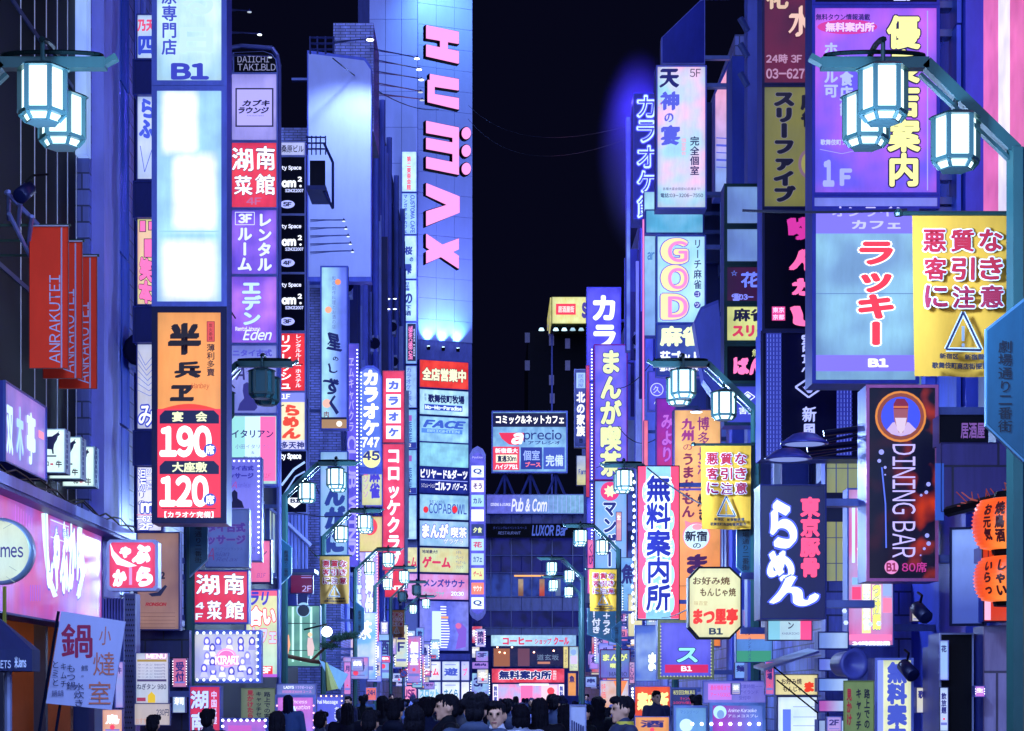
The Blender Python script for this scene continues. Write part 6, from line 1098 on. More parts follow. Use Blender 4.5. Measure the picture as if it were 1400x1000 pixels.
# uplights and wash on the tower
for px in (586, 606, 626):
    p = W(px, 474, PD); yy = PD+(px-571)*PD/F*math.tan(R(YW))-.55
    r = thing('uplight', 'small uplight washing the tower wall, %s of the three above the red sign' % {586: 'leftmost', 606: 'middle', 626: 'rightmost'}[px], 'floodlight', (p.x, yy-.1, p.z-.3), YW, 'uplights on the tower')
    MB().lathe([(.12, 0), (.16, .25)], 0, 0, 0, 10).build('housing', BLACK, r); MB().lathe([(.13, .255), (.12, .27)], 0, 0, 0, 10).build('bulb_glass', glow('d0f4ff', 8), r)
    lampobj('uplight_beam', 'SPOT', (p.x, yy, p.z+.1), 1500, '8ce0ff', .08, (0, .22, 1), 75, blend=1)
p = W(604, 484, PD); lampobj('tower_wash', 'SPOT', (p.x, PD-5, p.z-1), 6500, 'a0a8ff', .5, (0, .5, 1), 90, blend=1)
p = W(610, -40, PD); lampobj('tower_top_wash', 'SPOT', (p.x, PD-4, p.z), 3600, '90d8ff', .5, (0, .9, -.7), 95, blend=1)
ped = MB().box(-.4, 4.6, -.9, 0, 0, .9).build('lamp_ledge', paint('181c60', .5), None); ped.location = (x1, PD-.1, W(0, 490, PD).z); ped.rotation_euler = (0, 0, R(YW)); tag(ped, 'dark ledge with uplights above the bright red tower sign', 'ledge')

# ---------------------------------------------------------------- street lamps
TEAL = paint('2c585c', .35, .2, .4); HEXA = [(math.cos(R(a)), math.sin(R(a))) for a in (0, 60, 120, 180, 240, 300)]
def hexp(r): return [(r*math.cos(R(30+60*i)), r*math.sin(R(30+60*i))) for i in range(6)]
# facet faces the street: rotate so a flat side looks toward the camera
def hexf(r): return [(r*math.cos(R(60*i)), r*math.sin(R(60*i))) for i in range(6)]
def street_lamp(label, X, D, sd, on=True, third=True):
    r = thing('street_lamp', label, 'street lamp', (X, D, 0), 0, 'hexagonal lantern street lamps')
    m = MB(); m.zprism([(.07*a, .07*b) for a, b in HEXA], 0, 5.72); m.lathe([(.14, 0), (.14, .5), (.09, .6)], 0, 0, 0, 12); m.build('pole', TEAL, r)
    def bar(m, a, b, w_=.05, h_=.04):
        d = (Vector(b)-Vector(a)).normalized(); n = Vector((-d.z, 0, d.x)); y = Vector((0, w_, 0)); k = len(m.v)
        for p in (Vector(a), Vector(b)):
            for s1, s2 in ((-1, -1), (1, -1), (1, 1), (-1, 1)): m.v.append(tuple(p+y*s1+n*h_*s2))
        m.f += [(k, k+1, k+2, k+3), (k+4, k+7, k+6, k+5)]+[(k+i, k+4+i, k+4+(i+1) % 4, k+(i+1) % 4) for i in range(4)]
    m = MB(); bar(m, (sd*.0, 0, 5.70), (sd*.66, 0, 6.34)); bar(m, (sd*.64, 0, 6.335), (sd*1.42, 0, 6.335)); bar(m, (sd*1.40, 0, 6.33), (sd*1.5, 0, 6.385), .045, .02); bar(m, (sd*.03, 0, 5.62), (sd*.70, 0, 6.26), .03, .012); m.build('arm', TEAL, r)
    m = MB(); pts = [(sd*1.03, -.36+.72*i/10, 6.40+.06*math.sin(math.pi*i/10)) for i in range(11)]; m.path(pts, .022, 6); m.path([(sd*(1.03+.36*math.cos(t)), .09*math.sin(t), 6.395) for t in [i*math.pi/12 for i in range(25)]], .016, 6); m.build('crossbar', paint('0c2024', .4, .4), r)
    for (dx, dy, cz) in ((1.03, -.33, 6.02), (1.03, .33, 6.02))+(((.44, 0, 5.77),) if third else ()):
        L_ = bpy.data.objects.new('lantern', None); C.objects.link(L_); L_.parent = r; L_.location = (sd*dx, dy, cz)
        top = (6.40-cz) if dx > 1 else (6.12-cz)
        m = MB(); a = .165
        m.tube((0, 0, .2), (0, 0, top), .016, 6)
        m.zprism(hexf(a*1.22), .165, .185, hexf(a*1.05)); m.zprism(hexf(a*.98), .19, .215, hexf(a*.5))
        m.zprism(hexf(a*1.06), -.155, -.125); m.zprism(hexf(a*.72), -.21, -.2)
        for (q, z) in zip(hexf(a*.98), [0]*6):
            m.tube((q[0], q[1], -.14), (q[0], q[1], .17), .023, 4); m.tube((q[0], q[1], -.15), (q[0]*.72, q[1]*.72, -.2), .016, 5)
        m.build('lantern_frame', paint('34585c', .35, .1, .2), L_)
        gm = (glow('d0f6ff', 2.2, .02) if on else paint('3c7480', .2, 0, .2))
        MB().zprism(hexf(a*.88), -.13, .165).zprism(hexf(a*.66), -.195, -.13, hexf(a*.88)).build('lamp_glass', gm, L_)
    if on: lampobj('lamp_light', 'POINT', (X+sd*1.7, D-1.1, 4.9), 560, 'a8ccff', .2)  # lanterns' light, set unseen below and in front to reach the banners
    return r
for (X, D, on, lab) in ((-4.24, 14.9, 1, 'nearest left street lamp with two bright lanterns at the upper left corner'), (-4.2, 28.3, 0, 'unlit dark street lamp in front of the lavender massage sign'), (-4.12, 40.3, 1, 'lit street lamp before the pale blue kana sign at the left'), (-4.2, 50.5, 1, 'lit street lamp crossing the red club sign'), (-4.3, 63.6, 1, 'left street lamp fourth from the camera before the lavender ruled sign'), (-4.2, 72.5, 1, 'left street lamp beside the red entertainment sign'), (-4.1, 81.5, 0, 'small unlit street lamp near the pink sauna sign'), (-4.1, 93, 1, 'farthest left street lamp under the pink sauna sign')):
    street_lamp(lab, X, D, 1, bool(on))
for (X, D, sd_, lab) in ((-4.2, 1.9, 1, 'left street lamp beside the camera'), (3.8, 1.9, -1, 'right street lamp beside the camera'), (-4.2, -11, 1, 'left street lamp behind the camera'), (3.8, -11, -1, 'right street lamp behind the camera')): street_lamp(lab, X, D, sd_, True)
for (X, D, on, lab) in ((3.8, 14.9, 1, 'nearest right street lamp with three bright lanterns over the purple guide sign'), (3.62, 28.3, 1, 'right street lamp with lanterns in front of the mahjong sign'), (3.6, 40.6, 1, 'right street lamp partly hidden behind the free information sign'), (3.35, 54.9, 1, 'right street lamp carrying the small dark yellow banner'), (2.95, 67.8, 1, 'distant right street lamp before the end building windows'), (3.3, 78, 1, 'farthest right street lamp before the end building')):
    street_lamp(lab, X, D, -1, bool(on))

# ---------------------------------------------------------------- cables, railings, small things
def cable(label, a, b, D1, D2, sag=.3, r_=.012):
    A_, B_2 = W(*a, D1), W(*b, D2); pts = []
    for i in range(17):
        t = i/16; p = A_.lerp(B_2, t); p.z -= sag*4*t*(1-t); pts.append(tuple(p))
    o = MB().path(pts, r_, 4).build('overhead_cable', paint('14163c', .6)); return tag(o, label, 'cable')
cable('thin cable high across the night sky between tower and karaoke wall', (640, 144), (868, 170), 148, 66, 1.2, .014)
cable('lower thin cable across the night sky', (640, 163), (868, 186), 148, 66, 1.5, .014)
cable('cable sagging across the front of the blank billboard', (455, 80), (600, 150), 64, 110, .5, .02)
cable('cable crossing low over the entrance at the right', (815, 640), (872, 642), 40, 40, -.1, .01)
cable('black guy wire slanting from the red information sign to the orange sign', (885, 640), (960, 690), 40, 38.5, .05, .015)
cable('black wire from the octagonal sign to the red information sign', (905, 845), (942, 832), 40, 25.5, .03, .01)
cable('thin cable crossing under the dark yellow lit lantern', (400, 700), (480, 705), 36, 36, .05, .01)
cable('horizontal black cable in front of the lucky sign top', (1015, 288), (1240, 287), 20, 20, .02, .015)
for i, (x, y0, y1) in enumerate(((866, 650, 850), )):
    g = thing('bulb_string', 'string of small bulbs running down beside the red information sign', 'string lights', W(x, y1, 40.3)); m = MB().tube(W(x, y0, 40.3), W(x+1, y1, 40.3), .008, 4); wpart(m, 'wire', BLACK, g)
    me = None
    for k in range(22):
        p = W(x+rr.uniform(-1.5, 1.5), y0+k*(y1-y0)/21, 40.2)
        if me is None: o = MB().lathe([(.02, -.03), (.03, 0), (.01, .04)], 0, 0, 0, 6).build('bulb', glow('c8d8ff', 2.5), g); me = o.data
        else: o = bpy.data.objects.new('bulb', me); C.objects.link(o); o.parent = g
        o.location = p-g.location
for p_ in ((-6.4, 25.2, 3.5), (-6.8, 23.2, 3.5)): lampobj('downlight_beam', 'SPOT', p_, 90, 'ffb070', .05, (0, .35, -1), 120)
# fire escape in front of the billboard
g = thing('fire_escape', 'steel fire escape balcony in front of the blank billboard left edge', 'fire escape', W(420, 260, 57)); pp = paint('20286c', .5, .4)
for y in (188, 196, 204): wpart(MB().tube(W(418, y, 57), W(445, y, 57), .025, 5), 'rail', pp, g)
for x in (420, 426, 432, 438, 445): wpart(MB().tube(W(x, 186, 57), W(x, 212, 57), .02, 5), 'post', pp, g)
wpart(MB().box(W(420, 0, 57).x, W(446, 0, 57).x, 56.8, 58.5, W(0, 262, 57).z, W(0, 256, 57).z), 'deck', pp, g)
wpart(MB().box(W(421, 0, 57).x, W(442, 0, 57).x, 57.6, 57.7, W(0, 256, 57).z, W(0, 212, 57).z), 'back_panel', paint('080a28', .5), g)
m = MB(); 
for (a, c) in (((443, 196), (455, 222)), ((455, 222), (455, 285)), ((443, 262), (455, 285))): m.tube(W(*a, 57), W(*c, 57.5), .04, 5)
wpart(m, 'brace', pp, g)
g = thing('roof_railing', 'steel railing and gantry on the billboard top', 'railing', W(420, 75, 68))
for y in (52, 60, 68): wpart(MB().tube(W(424, y, 68), W(456, y, 68), .04, 5), 'rail', pp, g)
for x in (424, 434, 445, 456): wpart(MB().tube(W(x, 50, 68), W(x, 74, 68), .035, 5), 'post', pp, g)
g = thing('stair_flights', 'zigzag outside stairs with white railings behind the down arrow sign', 'staircase', W(400, 780, 43))
for i in range(6): wpart(MB().tube(W(394+i*5, 704, 43), W(394+i*5, 778, 43), .03, 5), 'baluster', paint('8c98f0', .4, .3), g)
wpart(MB().tube(W(393, 716, 42.9), W(425, 746, 42.9), .05, 5), 'handrail', paint('a8b0f8', .4, .3), g); wpart(MB().box(W(392, 0, 43).x, W(430, 0, 43).x, 43, 44, W(0, 783, 43).z, W(0, 778, 43).z), 'landing', pp, g)
# globe lamp, pine branch
g = thing('globe_lamp', 'blazing white globe lamp above the crowd at the left', 'lamp', W(447, 864, 44)); MB().lathe([(.11*math.sin(math.pi*i/12)+.002, -.11*math.cos(math.pi*i/12)) for i in range(13)], 0, 0, 0, 20).build('globe', glow('eafff8', 9), g, True); MB().tube((-.5, .1, .05), (0, 0, .16), .02).build('arm', BLACK, g)
lampobj('globe_light', 'POINT', W(447, 864, 43.4), 60, 'c8f0ff', .15)
g = thing('pine_branch', 'trained pine branch with flat needle pads reaching over the pavement', 'plant', W(388, 895, 43)); br = paint('6a4438', .8)
pts = [W(388, 896, 43), W(405, 900, 43), W(425, 904, 42.8), W(443, 906, 42.6)]; wpart(MB().path([tuple(p) for p in pts], .045, 6).path([tuple(W(425, 904, 42.8)), tuple(W(455, 876, 42.6)), tuple(W(480, 872, 42.5))], .03, 5), 'branch', br, g)
mn_ = MB(); gr = paint('1c4438', .7, 0, .6, 8)
for (cx, cy, w_, h_) in ((478, 870, 24, 6), (450, 884, 16, 5), (462, 874, 14, 4)):
    for i in range(420):
        a = rr.gauss(0, .42)*w_/1.3; b_ = rr.gauss(0, .4)*h_; p = W(cx+a, cy+b_, 42.5+rr.uniform(-.4, .4)); d = Vector((rr.uniform(-1, 1), rr.uniform(-1, 1), rr.uniform(0, 1))).normalized()*.1; s_ = d.orthogonal().normalized()*.008; k = len(mn_.v); mn_.v += [tuple(p-s_), tuple(p+s_), tuple(p+d)]; mn_.f.append((k, k+1, k+2))
o = wpart(mn_, 'needles', gr, g); o['kind'] = 'stuff'
g = thing('no_entry_sign', 'round no parking sign with red rim above the crowd', 'road sign', W(552, 921, 70)); MB().lathe([(.13, -.01), (.13, .01)], 0, 0, 0, 24, 'y').build('rim', paint('b02048', .4), g); MB().lathe([(.1, -.02), (.1, -.012)], 0, 0, 0, 24, 'y').build('disc', paint('2c3ca8', .4), g); MB().tube((-.075, -.025, .075), (.075, -.025, -.075), .012).build('slash', paint('b02048', .4), g); MB().tube((0, .03, .1), (0, .03, -2.5), .02).build('pole', STEEL, g)
g = thing('folded_parasol', 'pale folded street flag and yellow cone hanging above the crowd', 'flag', W(440, 905, 41)); q = [(W(a, b, 41)-g.location) for a, b in ((436, 902), (476, 922), (465, 944), (448, 925))]; m = MB(); m.v = [tuple(p) for p in q]+[tuple(p+Vector((0, .03, 0))) for p in q]; m.f = [(0, 1, 2, 3), (7, 6, 5, 4), (0, 4, 5, 1), (1, 5, 6, 2), (2, 6, 7, 3), (3, 7, 4, 0)]; m.build('cloth', paint('9cc8e8', .7), g)
a = W(446, 906, 41)-g.location; MB().tube(a, a+Vector((.12, 0, -.55)), .02, 8, .13).build('cone', paint('b0b060', .5), g)

# ---------------------------------------------------------------- posters on the low walls
PG = 'small lit signs and posters along the street walls'
posters = [(520, 850, 531, 868, 84), (505, 905, 521, 925, 70), (531, 880, 549, 896, 100), (480, 900, 497, 918, 60), (500, 940, 515, 958, 60), (470, 905, 480, 950, 52), (553, 862, 568, 888, 110), (650, 860, 664, 885, 150), (650, 890, 668, 905, 160), (652, 915, 668, 935, 165), (806, 895, 818, 915, 90), (800, 925, 816, 940, 95), (862, 866, 872, 884, 66), (868, 980, 915, 1005, 34), (1004, 905, 1020, 928, 34), (1028, 900, 1042, 916, 30), (1016, 834, 1032, 856, 34), (842, 800, 852, 838, 62), (842, 700, 850, 740, 66), (886, 850, 898, 880, 55), (382, 815, 392, 840, 44), (540, 800, 551, 822, 110), (486, 760, 492, 800, 70), (1246, 830, 1262, 850, 24)]
WD = (('営業中', 'now open'), ('飲放題', 'drink your fill'), ('激安', 'bargain'), ('受付', 'reception'), ('初回', 'first visit'), ('個室', 'private room'), ('生', 'draught'), ('焼肉', 'grilled meat'), ('寿司', 'sushi'), ('酒', 'sake'), ('BAR', 'bar'), ('2F', '2F'), ('3F', '3F'), ('酒場', 'tavern'), ('麺', 'noodle'), ('鍋', 'hot pot'), ('歌', 'song'), ('北', 'north'), ('CLUB', 'club'), ('酒蔵', 'brewery'), ('24H', '24H'), ('鳥', 'bird'), ('魚', 'fish'), ('茶', 'tea'), ('花', 'flower'), ('月', 'moon'), ('牛', 'beef'), ('串', 'skewer'))
CL = (('8890f0', 'lavender'), ('c8d0ff', 'pale blue'), ('e070b0', 'pink'), ('70a8f0', 'sky blue'), ('e8e0b0', 'cream'), ('b088f0', 'violet'), ('90c8e8', 'cyan'), ('e05070', 'crimson'), ('f0a060', 'orange'))
def small_sign(i, box, D_, proj):
    a, b_, c_, d_ = box; (tx, en), (hx, cn) = WD[(i*5) % len(WD)], CL[(i*4+i//9) % 9]; tall = d_-b_ > 1.5*(c_-a); kind = 'upright sign' if tall else ('plate' if c_-a > d_-b_ else 'square sign')
    where = 'left' if a < VX-20 else 'right'
    s = S('small_sign', 'small %s %s marked %s, low on the %s side' % (cn, kind, en, where), 'signboard', box, D_, face=lit(hx, CL[(i+4) % 9][0], 'n', .9, False), frame=('5058b8', '8890e8', '20286c')[i % 3], fw=.7, t=.1, arms=proj, group=PG)
    h_ = d_-b_; w_ = c_-a; dark = i % 3 != 0
    if tall: s.T(tx, (a+w_*.2, b_+h_*.12, c_-w_*.2, b_+h_*.12+min(h_*.7, w_*.8*len(tx))), '20206c' if dark else 'f4f4ff', v=1, b=.05)
    else: s.T(tx, (a+w_*.15, b_+h_*.2, c_-w_*.15, b_+h_*.6), '20206c' if dark else 'f4f4ff', b=.05)
    if i % 2: s.B((a+w_*.15, b_+h_*.8, c_-w_*.15, b_+h_*.86), '6068b8', 'print_line')
    if i % 4 == 1: s.O(a+w_*.5, b_+h_*.72, min(w_, h_)*.12, 'e04060')
    if i % 5 == 2: s.edge_bulbs((a+.8, b_+.8, c_-.8, d_-.8), 3.5, .6, 'f4f8ff', 3, 'lr')
for i, (a, b_, c_, d_, D_) in enumerate(posters): small_sign(i, (a, b_, c_, d_), D_, False)
qs = random.Random(5)
for i in range(64):
    left = i % 2; D_ = (62 if left else 46)+(i//2)*2.6+qs.uniform(-1, 1); wm = qs.uniform(.4, .8); tall = qs.random() < .6; hm_ = wm*(qs.uniform(1.6, 3.2) if tall else qs.uniform(.5, .9)); zb = qs.choice((2.3, 2.5, 3.1, 3.6, 4.4)); out = qs.uniform(4.3, 5.0)+(1.5 if (not left and D_ > 86) else 0)
    x_out = VX+(-1 if left else 1)*out*F/D_; x_in = VX+(-1 if left else 1)*(out-wm)*F/D_; yb = VY-(zb-EYE)*F/D_; yt = VY-(zb+hm_-EYE)*F/D_
    small_sign(24+i, (min(x_out, x_in), yt, max(x_out, x_in), yb), D_, True)

for i, bx in enumerate(((641, 884, 656, 900), (645, 905, 668, 915), (643, 920, 670, 952), (790, 903, 803, 952), (776, 920, 788, 952), (804, 880, 812, 932), (643, 856, 660, 880), (806, 850, 818, 874))): small_sign(90+i, bx, 175.5, False)
for i, (bx, D_) in enumerate((((1284, 876, 1296, 930), 19.7), ((1284, 940, 1296, 1000), 19.7), ((1332, 938, 1346, 953), 19.2), ((1130, 980, 1150, 1000), 21), ((1252, 940, 1266, 975), 20.6), ((140, 970, 168, 1004), 24), ((158, 905, 169, 968), 24.5), ((236, 900, 256, 940), 27.6), ((236, 948, 254, 975), 27.6), ((1046, 905, 1058, 950), 24), ((860, 905, 868, 935), 50), ((1000, 934, 1012, 950), 24.8))): small_sign(100+i, bx, D_, False)
qc = random.Random(9)
for i in range(16):
    sx_ = 1 if i % 2 else -1; y0 = qc.uniform(34, 85); z0 = qc.uniform(4.5, 13); A_ = Vector((sx_*5.0, y0, z0)); B_2 = Vector((sx_*qc.uniform(4.2, 5.0), y0+qc.uniform(6, 16), z0+qc.uniform(-1.5, 1.5)))
    pts = [tuple(A_.lerp(B_2, t/10)-Vector((0, 0, .35*4*t/10*(1-t/10)))) for t in range(11)]
    tag(MB().path(pts, .014, 4).build('service_cable', paint('0c0e2c', .6)), 'thin service cable slung between wall brackets along the street', 'cable', 'service cables on the street walls')

# ---------------------------------------------------------------- people
from mathutils import noise
def voxel(name, caps, ells, mat, vs, smooth=2, tuft=0):
    bm = bmesh.new()
    for (p, q, r1, r2) in caps:
        p, q = Vector(p), Vector(q)
        for c, r_ in ((p, r1), (q, r2)): bmesh.ops.create_uvsphere(bm, u_segments=12, v_segments=8, radius=r_, matrix=Matrix.Translation(c))
        d = q-p
        if d.length > 1e-5:
            mt = Matrix.Translation((p+q)/2) @ d.to_track_quat('Z', 'Y').to_matrix().to_4x4()
            bmesh.ops.create_cone(bm, cap_ends=True, segments=12, radius1=r1, radius2=r2, depth=d.length, matrix=mt)
    for (c, sc) in ells: bmesh.ops.create_uvsphere(bm, u_segments=16, v_segments=12, radius=1, matrix=Matrix.Translation(c) @ Matrix.Diagonal((*sc, 1)))
    m = bpy.data.meshes.new(name); bm.to_mesh(m); bm.free()
    o = bpy.data.objects.new('tmp', m); C.objects.link(o); md = o.modifiers.new('r', 'REMESH'); md.mode = 'VOXEL'; md.voxel_size = vs
    ms = o.modifiers.new('s', 'SMOOTH'); ms.iterations = smooth; ms.factor = .5
    me = bpy.data.meshes.new_from_object(o.evaluated_get(bpy.context.evaluated_depsgraph_get())); bpy.data.objects.remove(o); bpy.data.meshes.remove(m)
    if tuft:                                            # locks of hair: ridges that run downward
        for v in me.vertices:
            c = v.co; a = math.atan2(c.x, c.y+.02); k_ = noise.noise(Vector((a*5.5, c.z*6, 1.7)))+.6*noise.noise(Vector((a*13, c.z*14, 4))); v.co += v.normal*tuft*k_
    me.polygons.foreach_set('use_smooth', [True]*len(me.polygons)); me.name = name
    if mat: me.materials.append(mat)
    return me
def fingers(w_, d, sd):
    """four unequal bent fingers and a thumb from the wrist"""
    c = []; w_ = Vector(w_); pal = w_+Vector((0, .01, -.09))
    c.append((w_, pal, .026, .034))
    for k, (off, ln) in enumerate(((-.027, .062), (-.009, .072), (.009, .068), (.027, .052))):
        a = pal+Vector((0, off, -.01)); b = a+Vector((0, .004, -ln*.55)); e = b+Vector((-sd*.012, .006, -ln*.45)); c += [(a, b, .0095, .0085), (b, e, .0085, .0075)]
    t = pal+Vector((-sd*.005, .03, .045)); c += [(t, t+Vector((-sd*.01, .03, -.035)), .012, .0095), (t+Vector((-sd*.01, .03, -.035)), t+Vector((-sd*.012, .035, -.062)), .0095, .008)]
    return c
def pose(kind):
    """front of the body looks toward -Y (the camera)"""
    H = {}
    st = {'walk': .26, 'stand': .03, 'phone': .05}[kind]
    H['legs'] = []
    for sd in (-1, 1):
        f_ = -st*sd; hip = (sd*.09, 0, .92); kn = (sd*.095, f_*.55-.03, .50); an = (sd*.09, f_+(.05 if f_ > 0 else 0), .09 if f_ < 0 or st < .1 else .13); toe = (sd*.1, f_-.15, .035 if st < .1 or f_ < 0 else .05)
        H['legs'].append((hip, kn, an, toe))
    H['arms'] = []
    for sd in (-1, 1):
        sh = (sd*.185, .01, 1.405)
        if kind == 'phone' and sd == 1: el = (.24, -.03, 1.13); wr = (.13, -.27, 1.26)
        else: el = (sd*.235, .04+st*sd*.2, 1.13); wr = (sd*.24, -.05+st*sd*.55, .88)
        H['arms'].append((sh, el, wr))
    return H
PR = {}
def proto(kind):
    H = pose(kind); out = {}
    head = [((0, .005, 1.60), (.070, .088, .098)), ((0, -.018, 1.555), (.056, .066, .072)), ((0, -.095, 1.572), (.013, .02, .02)), ((0, -.088, 1.597), (.009, .012, .028)), ((-.072, .01, 1.58), (.012, .022, .032)), ((.072, .01, 1.58), (.012, .022, .032)), ((0, -.074, 1.528), (.028, .02, .012)), ((0, -.07, 1.498), (.026, .022, .02)), ((-.03, -.078, 1.62), (.026, .016, .01)), ((.03, -.078, 1.62), (.026, .016, .01))]
    caps = [((0, .012, 1.40), (0, .004, 1.53), .058, .052), ((0, 0, .95), (0, 0, 1.12), .12, .11), ((0, 0, 1.12), (0, 0, 1.33), .11, .13), ((-.13, .01, 1.39), (.13, .01, 1.39), .06, .06)]
    for hip, kn, an, toe in H['legs']: caps += [(hip, kn, .085, .055), (kn, an, .053, .036), (an, toe, .036, .03)]
    for i, (sh, el, wr) in enumerate(H['arms']): caps += [(sh, el, .05, .04), (el, wr, .038, .026)]+fingers(wr, None, -1 if i == 0 else 1)
    out['body'] = (voxel('body', caps, head+[((0, .0, 1.25), (.155, .1, .2)), ((0, 0, .97), (.15, .11, .13))], None, .0115), 'skin')
    caps = [((0, 0, .90), (0, 0, 1.12), .145, .135), ((0, 0, 1.12), (0, 0, 1.34), .135, .145), ((-.15, .012, 1.395), (.15, .012, 1.395), .072, .072), ((0, .02, 1.42), (0, .018, 1.475), .078, .066), ((0, .014, 1.44), (0, .01, 1.495), .074, .066)]
    for (sh, el, wr) in H['arms']: caps += [(sh, el, .069, .057), (el, tuple(Vector(el).lerp(Vector(wr), .94)), .056, .043)]
    out['jacket'] = (voxel('jacket', caps, [((0, .0, 1.24), (.18, .125, .23)), ((0, 0, .93), (.17, .13, .1))], None, .018), 'coat')
    caps = []
    for hip, kn, an, toe in H['legs']: caps += [(hip, kn, .098, .072), (kn, tuple(Vector(an)+Vector((0, 0, .03))), .07, .062)]
    out['trousers'] = (voxel('trousers', caps, [((0, 0, .92), (.16, .12, .12))], None, .018), 'legs')
    caps = []
    for hip, kn, an, toe in H['legs']: caps += [(tuple(Vector(an)-Vector((0, -.03, .03))), toe, .048, .042)]
    out['shoes'] = (voxel('shoes', caps, [], None, .014), 'shoe')
    return out
HAIR = {'short': ([], [((0, .018, 1.622), (.077, .09, .088)), ((0, .05, 1.575), (.073, .058, .07)), ((-.02, -.05, 1.672), (.06, .05, .032))]),
        'long': ([((-.045, .04, 1.6), (-.052, .05, 1.42), .038, .03), ((.045, .04, 1.6), (.052, .05, 1.42), .038, .03), ((0, .05, 1.6), (0, .08, 1.38), .062, .045)], [((0, .02, 1.625), (.08, .094, .09)), ((0, .05, 1.55), (.082, .062, .09))]),
        'bob': ([((-.055, .03, 1.6), (-.06, .03, 1.52), .032, .026), ((.055, .03, 1.6), (.06, .03, 1.52), .032, .026)], [((0, .02, 1.625), (.081, .095, .09)), ((0, .05, 1.54), (.08, .058, .07))]),
        'tousled': ([], [((0, .018, 1.625), (.078, .09, .088)), ((.04, -.03, 1.69), (.05, .05, .035)), ((-.05, .0, 1.69), (.04, .05, .035)), ((.0, .06, 1.68), (.05, .04, .035)), ((0, .055, 1.57), (.074, .058, .07)), ((-.07, .03, 1.65), (.03, .04, .04)), ((.075, .03, 1.64), (.03, .04, .04))])}
SKIN = paint('c89888', .55, 0, .15)
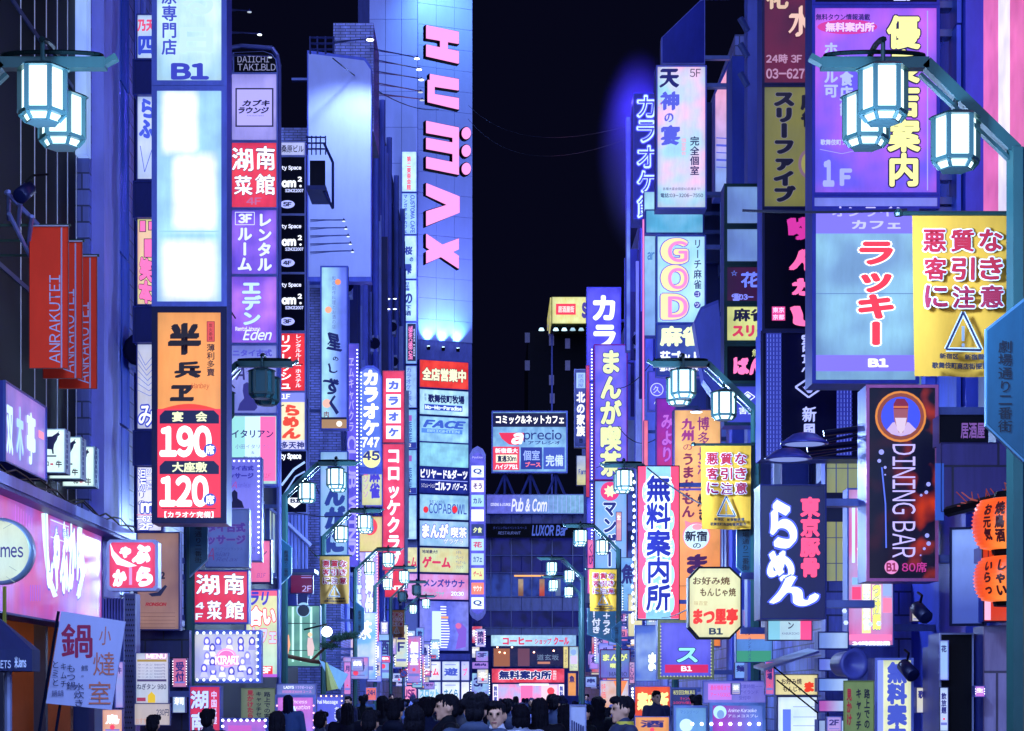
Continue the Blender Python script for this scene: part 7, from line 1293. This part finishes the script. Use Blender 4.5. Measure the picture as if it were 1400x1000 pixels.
def build_people():
    hm = {k: voxel('hair', a, b_, None, .008, 1, .016) for k, (a, b_) in HAIR.items()}
    for k in ('walk', 'stand', 'phone'): PR[k] = proto(k)
    eye = MB().lathe([(.002, -.006), (.011, -.004), (.011, .004), (.002, .006)], 0, 0, 0, 8, 'y').mesh('eye'); mouth = MB().box(-.02, .02, -.003, .003, -.004, .004).mesh('mouth')
    bag = MB().box(-.13, .13, -.07, .07, 0, .36).mesh('backpack'); strap = None
    hood = voxel('hood', [((-.06, .06, 1.44), (.06, .06, 1.44), .06, .06)], [((0, .075, 1.46), (.11, .07, .06))], None, .016)
    def person(label, X, D, yaw, h, kind, hair, coat, haircol='100c20', legs='12142c', extra=None, head=0):
        r = thing('person', label, 'person', (X, D, .1 if abs(X) > 2.75 else 0), yaw, 'pedestrians in the crowd'); r.scale = (h/1.71,)*3
        mats = {'skin': SKIN, 'coat': paint(coat, .75, 0, .3, 4, .2), 'legs': paint(legs, .8), 'shoe': BLACK}
        def put(me, name, mat):
            o = bpy.data.objects.new(name, me); C.objects.link(o); o.parent = r
            if not me.materials: me.materials.append(mat)
            o.material_slots[0].link = 'OBJECT'; o.material_slots[0].material = mat; return o
        for n_, (me, mk_) in PR[kind].items(): put(me, n_, mats[mk_])
        put(hm[hair], 'hair', paint(haircol, .8, 0, .4, 30, .6))
        for sx_ in (-.03, .03): o = put(eye, 'eye', BLACK); o.location = (sx_, -.088, 1.602)
        o = put(mouth, 'mouth', paint('803848', .5)); o.location = (0, -.093, 1.532)
        if extra == 'backpack': o = put(bag, 'backpack', paint('1c2048', .7)); o.location = (0, .2, 1.02)
        if extra == 'hood': put(hood, 'hood', mats['coat'])
        if extra == 'strap':
            o = MB().path([(-.14, -.04, 1.47), (-.02, -.155, 1.3), (.15, -.13, 1.05)], .014, 5).path([(-.14, -.04, 1.47), (-.05, .14, 1.3), (.14, .12, 1.05)], .014, 5).build('bag_strap', BLACK, r)
        return r
    # front row, placed as in the photograph (pixel, distance, facing); 180 looks away from the camera
    P_ = [((650, 11.6), 175, 1.75, 'walk', 'tousled', '20305c', 'man with tousled dark hair and pale collar from behind', 'hood'),
          ((611, 14.0), -82, 1.76, 'stand', 'short', '0c0e1c', 'man in a black coat in left profile in the front row', None),
          ((585, 17.5), 178, 1.72, 'walk', 'tousled', '10183c', 'person with wavy dark hair from behind next to the profile man', None),
          ((540, 15.5), 168, 1.70, 'walk', 'tousled', '10142c', 'broad person in a black jacket seen from behind at the middle left', 'hood'),
          ((506, 13.6), 172, 1.62, 'walk', 'short', '1c2c60', 'shorter person in a blue jacket seen from behind at the left of the crowd', 'backpack'),
          ((523, 21), 180, 1.75, 'walk', 'long', '0a0c20', 'long haired woman in black walking away left of the crowd', None),
          ((679, 12.8), -12, 1.70, 'walk', 'short', 'b8bce0', 'man in a pale shirt with a dark bag strap walking toward the camera', 'strap'),
          ((661, 19.0), 172, 1.68, 'walk', 'bob', '3c5878', 'woman in a teal grey coat walking away near the centre', None),
          ((712, 15.0), 185, 1.66, 'walk', 'bob', '8c94c0', 'person in a pale jacket with bobbed hair near the centre', None),
          ((738, 15.2), 176, 1.72, 'stand', 'long', '08081a', 'long haired person in black seen from behind right of centre', None),
          ((758, 22.0), 165, 1.76, 'stand', 'short', '1c3060', 'man in a blue sports jacket beyond the long haired pair', None),
          ((773, 16.0), 170, 1.66, 'stand', 'long', '0a0a1c', 'second long haired person in black at the right of the centre group', None),
          ((799, 17.5), -70, 1.66, 'phone', 'short', '0a0c18', 'person in black looking at a phone beside the white board', None),
          ((817, 19.5), 185, 1.74, 'stand', 'long', '0a0c1c', 'tall long haired woman in black by the right pavement', None),
          ((851, 13.6), -75, 1.74, 'stand', 'short', '1c2450', 'man in a navy jacket with a yellow collar looking left', 'collar'),
          ((285, 16.5), 165, 1.5, 'walk', 'tousled', '14183c', 'person with dark hair before the crimson banner sign at the left', None),
          ((379, 14.5), 175, 1.60, 'walk', 'long', '101c50', 'woman with long blue black hair by the pink portrait poster', None),
          ((209, 15.5), 180, 1.46, 'walk', 'short', '0c0e24', 'short dark haired person below the cream price sheet', None),
          ((438, 17.0), 172, 1.58, 'walk', 'short', '141c44', 'dark jacketed person passing the thai massage poster', 'backpack'),
          ((475, 20.0), 180, 1.66, 'walk', 'long', '0a0c24', 'long haired person in black left of the blue jacket walker', None),
          ((655, 16.5), 182, 1.62, 'walk', 'bob', '0c1440', 'small bobbed person in navy behind the tousled haired man', None),
          ((692, 21), 180, 1.72, 'walk', 'short', '1a2a58', 'man in a blue coat from behind just left of the centre group', None),
          ((566, 13.0), 190, 1.66, 'walk', 'bob', '182460', 'woman with bobbed hair walking away between the black jacket and the profile man', None),
          ((628, 20.5), 178, 1.70, 'walk', 'short', '141a40', 'man walking away just beyond the tousled haired man', None)]
    for ((px, D_), yaw, h, kind, hair, coat, lab, ex) in P_:
        D_ *= 1.3; r = person(lab, (px-VX)*D_/F, D_, yaw, h, kind, hair, coat, '0e0c1c', extra=ex)
        if ex == 'collar': MB().lathe([(.075, 0), (.083, .02), (.075, .05)], 0, .02, 1.445, 14).build('collar', paint('c8b838', .6), r)
    q = random.Random(11); n = 0
    for row in range(12):
        D_ = 30+row*6
        for k in range(8):
            X = -3.4+k*.95+q.uniform(-.4, .4)
            if D_ > 60 and q.random() < .3: continue
            away = q.random() < .85
            person('distant pedestrian in the packed crowd filling the street', X+.3, D_+q.uniform(-1.5, 1.5), (180 if away else 0)+q.uniform(-25, 25), q.uniform(1.55, 1.78), q.choice(('walk', 'stand', 'walk')), q.choice(('short', 'long', 'bob', 'tousled')), q.choice(('0c0e24', '24306c', '2c4888', '5c68a0', '0a0a18', '7880d0', '20204c', 'a0a8e8')), q.choice(('0e0c1c', '1c2050', '101030')))
            n += 1
build_people()
wb = S('white_board', 'white notice board standing on the pavement right of the long haired pair', 'board', (779, 964, 801, 1030), 18.2, face=paint('b0b4e0', .5), frame='7880c0', fw=.8, t=.05, emis=0, arms=False)
for i in range(6): wb.B((781+i*3, 985+i*1.5, 783+i*3, 1010), '20286c', 'print_line')
# a few short cone leaves: traffic bollards along the kerbs, below the frame of the photograph but part of the street

# steam volume and unseen violet lights, added for lens glow round the karaoke sign
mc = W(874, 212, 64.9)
mst = thing('halo_cloud', 'violet lit steam drifting round the top of the outlined karaoke sign', 'steam', mc)
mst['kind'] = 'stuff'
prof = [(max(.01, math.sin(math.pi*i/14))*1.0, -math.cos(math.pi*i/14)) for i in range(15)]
mo = MB().lathe(prof, 0, 0, 0, 24).build('halo_volume', bpy.data.materials.new('steam'), mst, True); mo.scale = (1.45, 1.4, 3.5); mo['kind'] = 'stuff'
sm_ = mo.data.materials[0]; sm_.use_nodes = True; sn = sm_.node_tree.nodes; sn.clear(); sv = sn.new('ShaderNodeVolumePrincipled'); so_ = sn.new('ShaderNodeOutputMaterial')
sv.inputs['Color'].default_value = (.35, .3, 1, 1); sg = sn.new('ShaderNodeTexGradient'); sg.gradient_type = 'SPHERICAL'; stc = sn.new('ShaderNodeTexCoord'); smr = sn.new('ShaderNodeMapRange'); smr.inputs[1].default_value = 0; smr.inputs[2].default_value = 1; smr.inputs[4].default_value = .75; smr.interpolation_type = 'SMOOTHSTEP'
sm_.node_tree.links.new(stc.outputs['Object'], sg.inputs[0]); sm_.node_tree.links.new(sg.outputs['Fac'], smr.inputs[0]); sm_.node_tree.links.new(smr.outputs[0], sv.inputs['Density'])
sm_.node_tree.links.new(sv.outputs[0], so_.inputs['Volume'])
for i in range(4): lampobj('halo_light', 'POINT', W(863, 140+i*45, 66.3), 620, '6656ff', .12)  # added violet lights that colour the volume, no tubes built
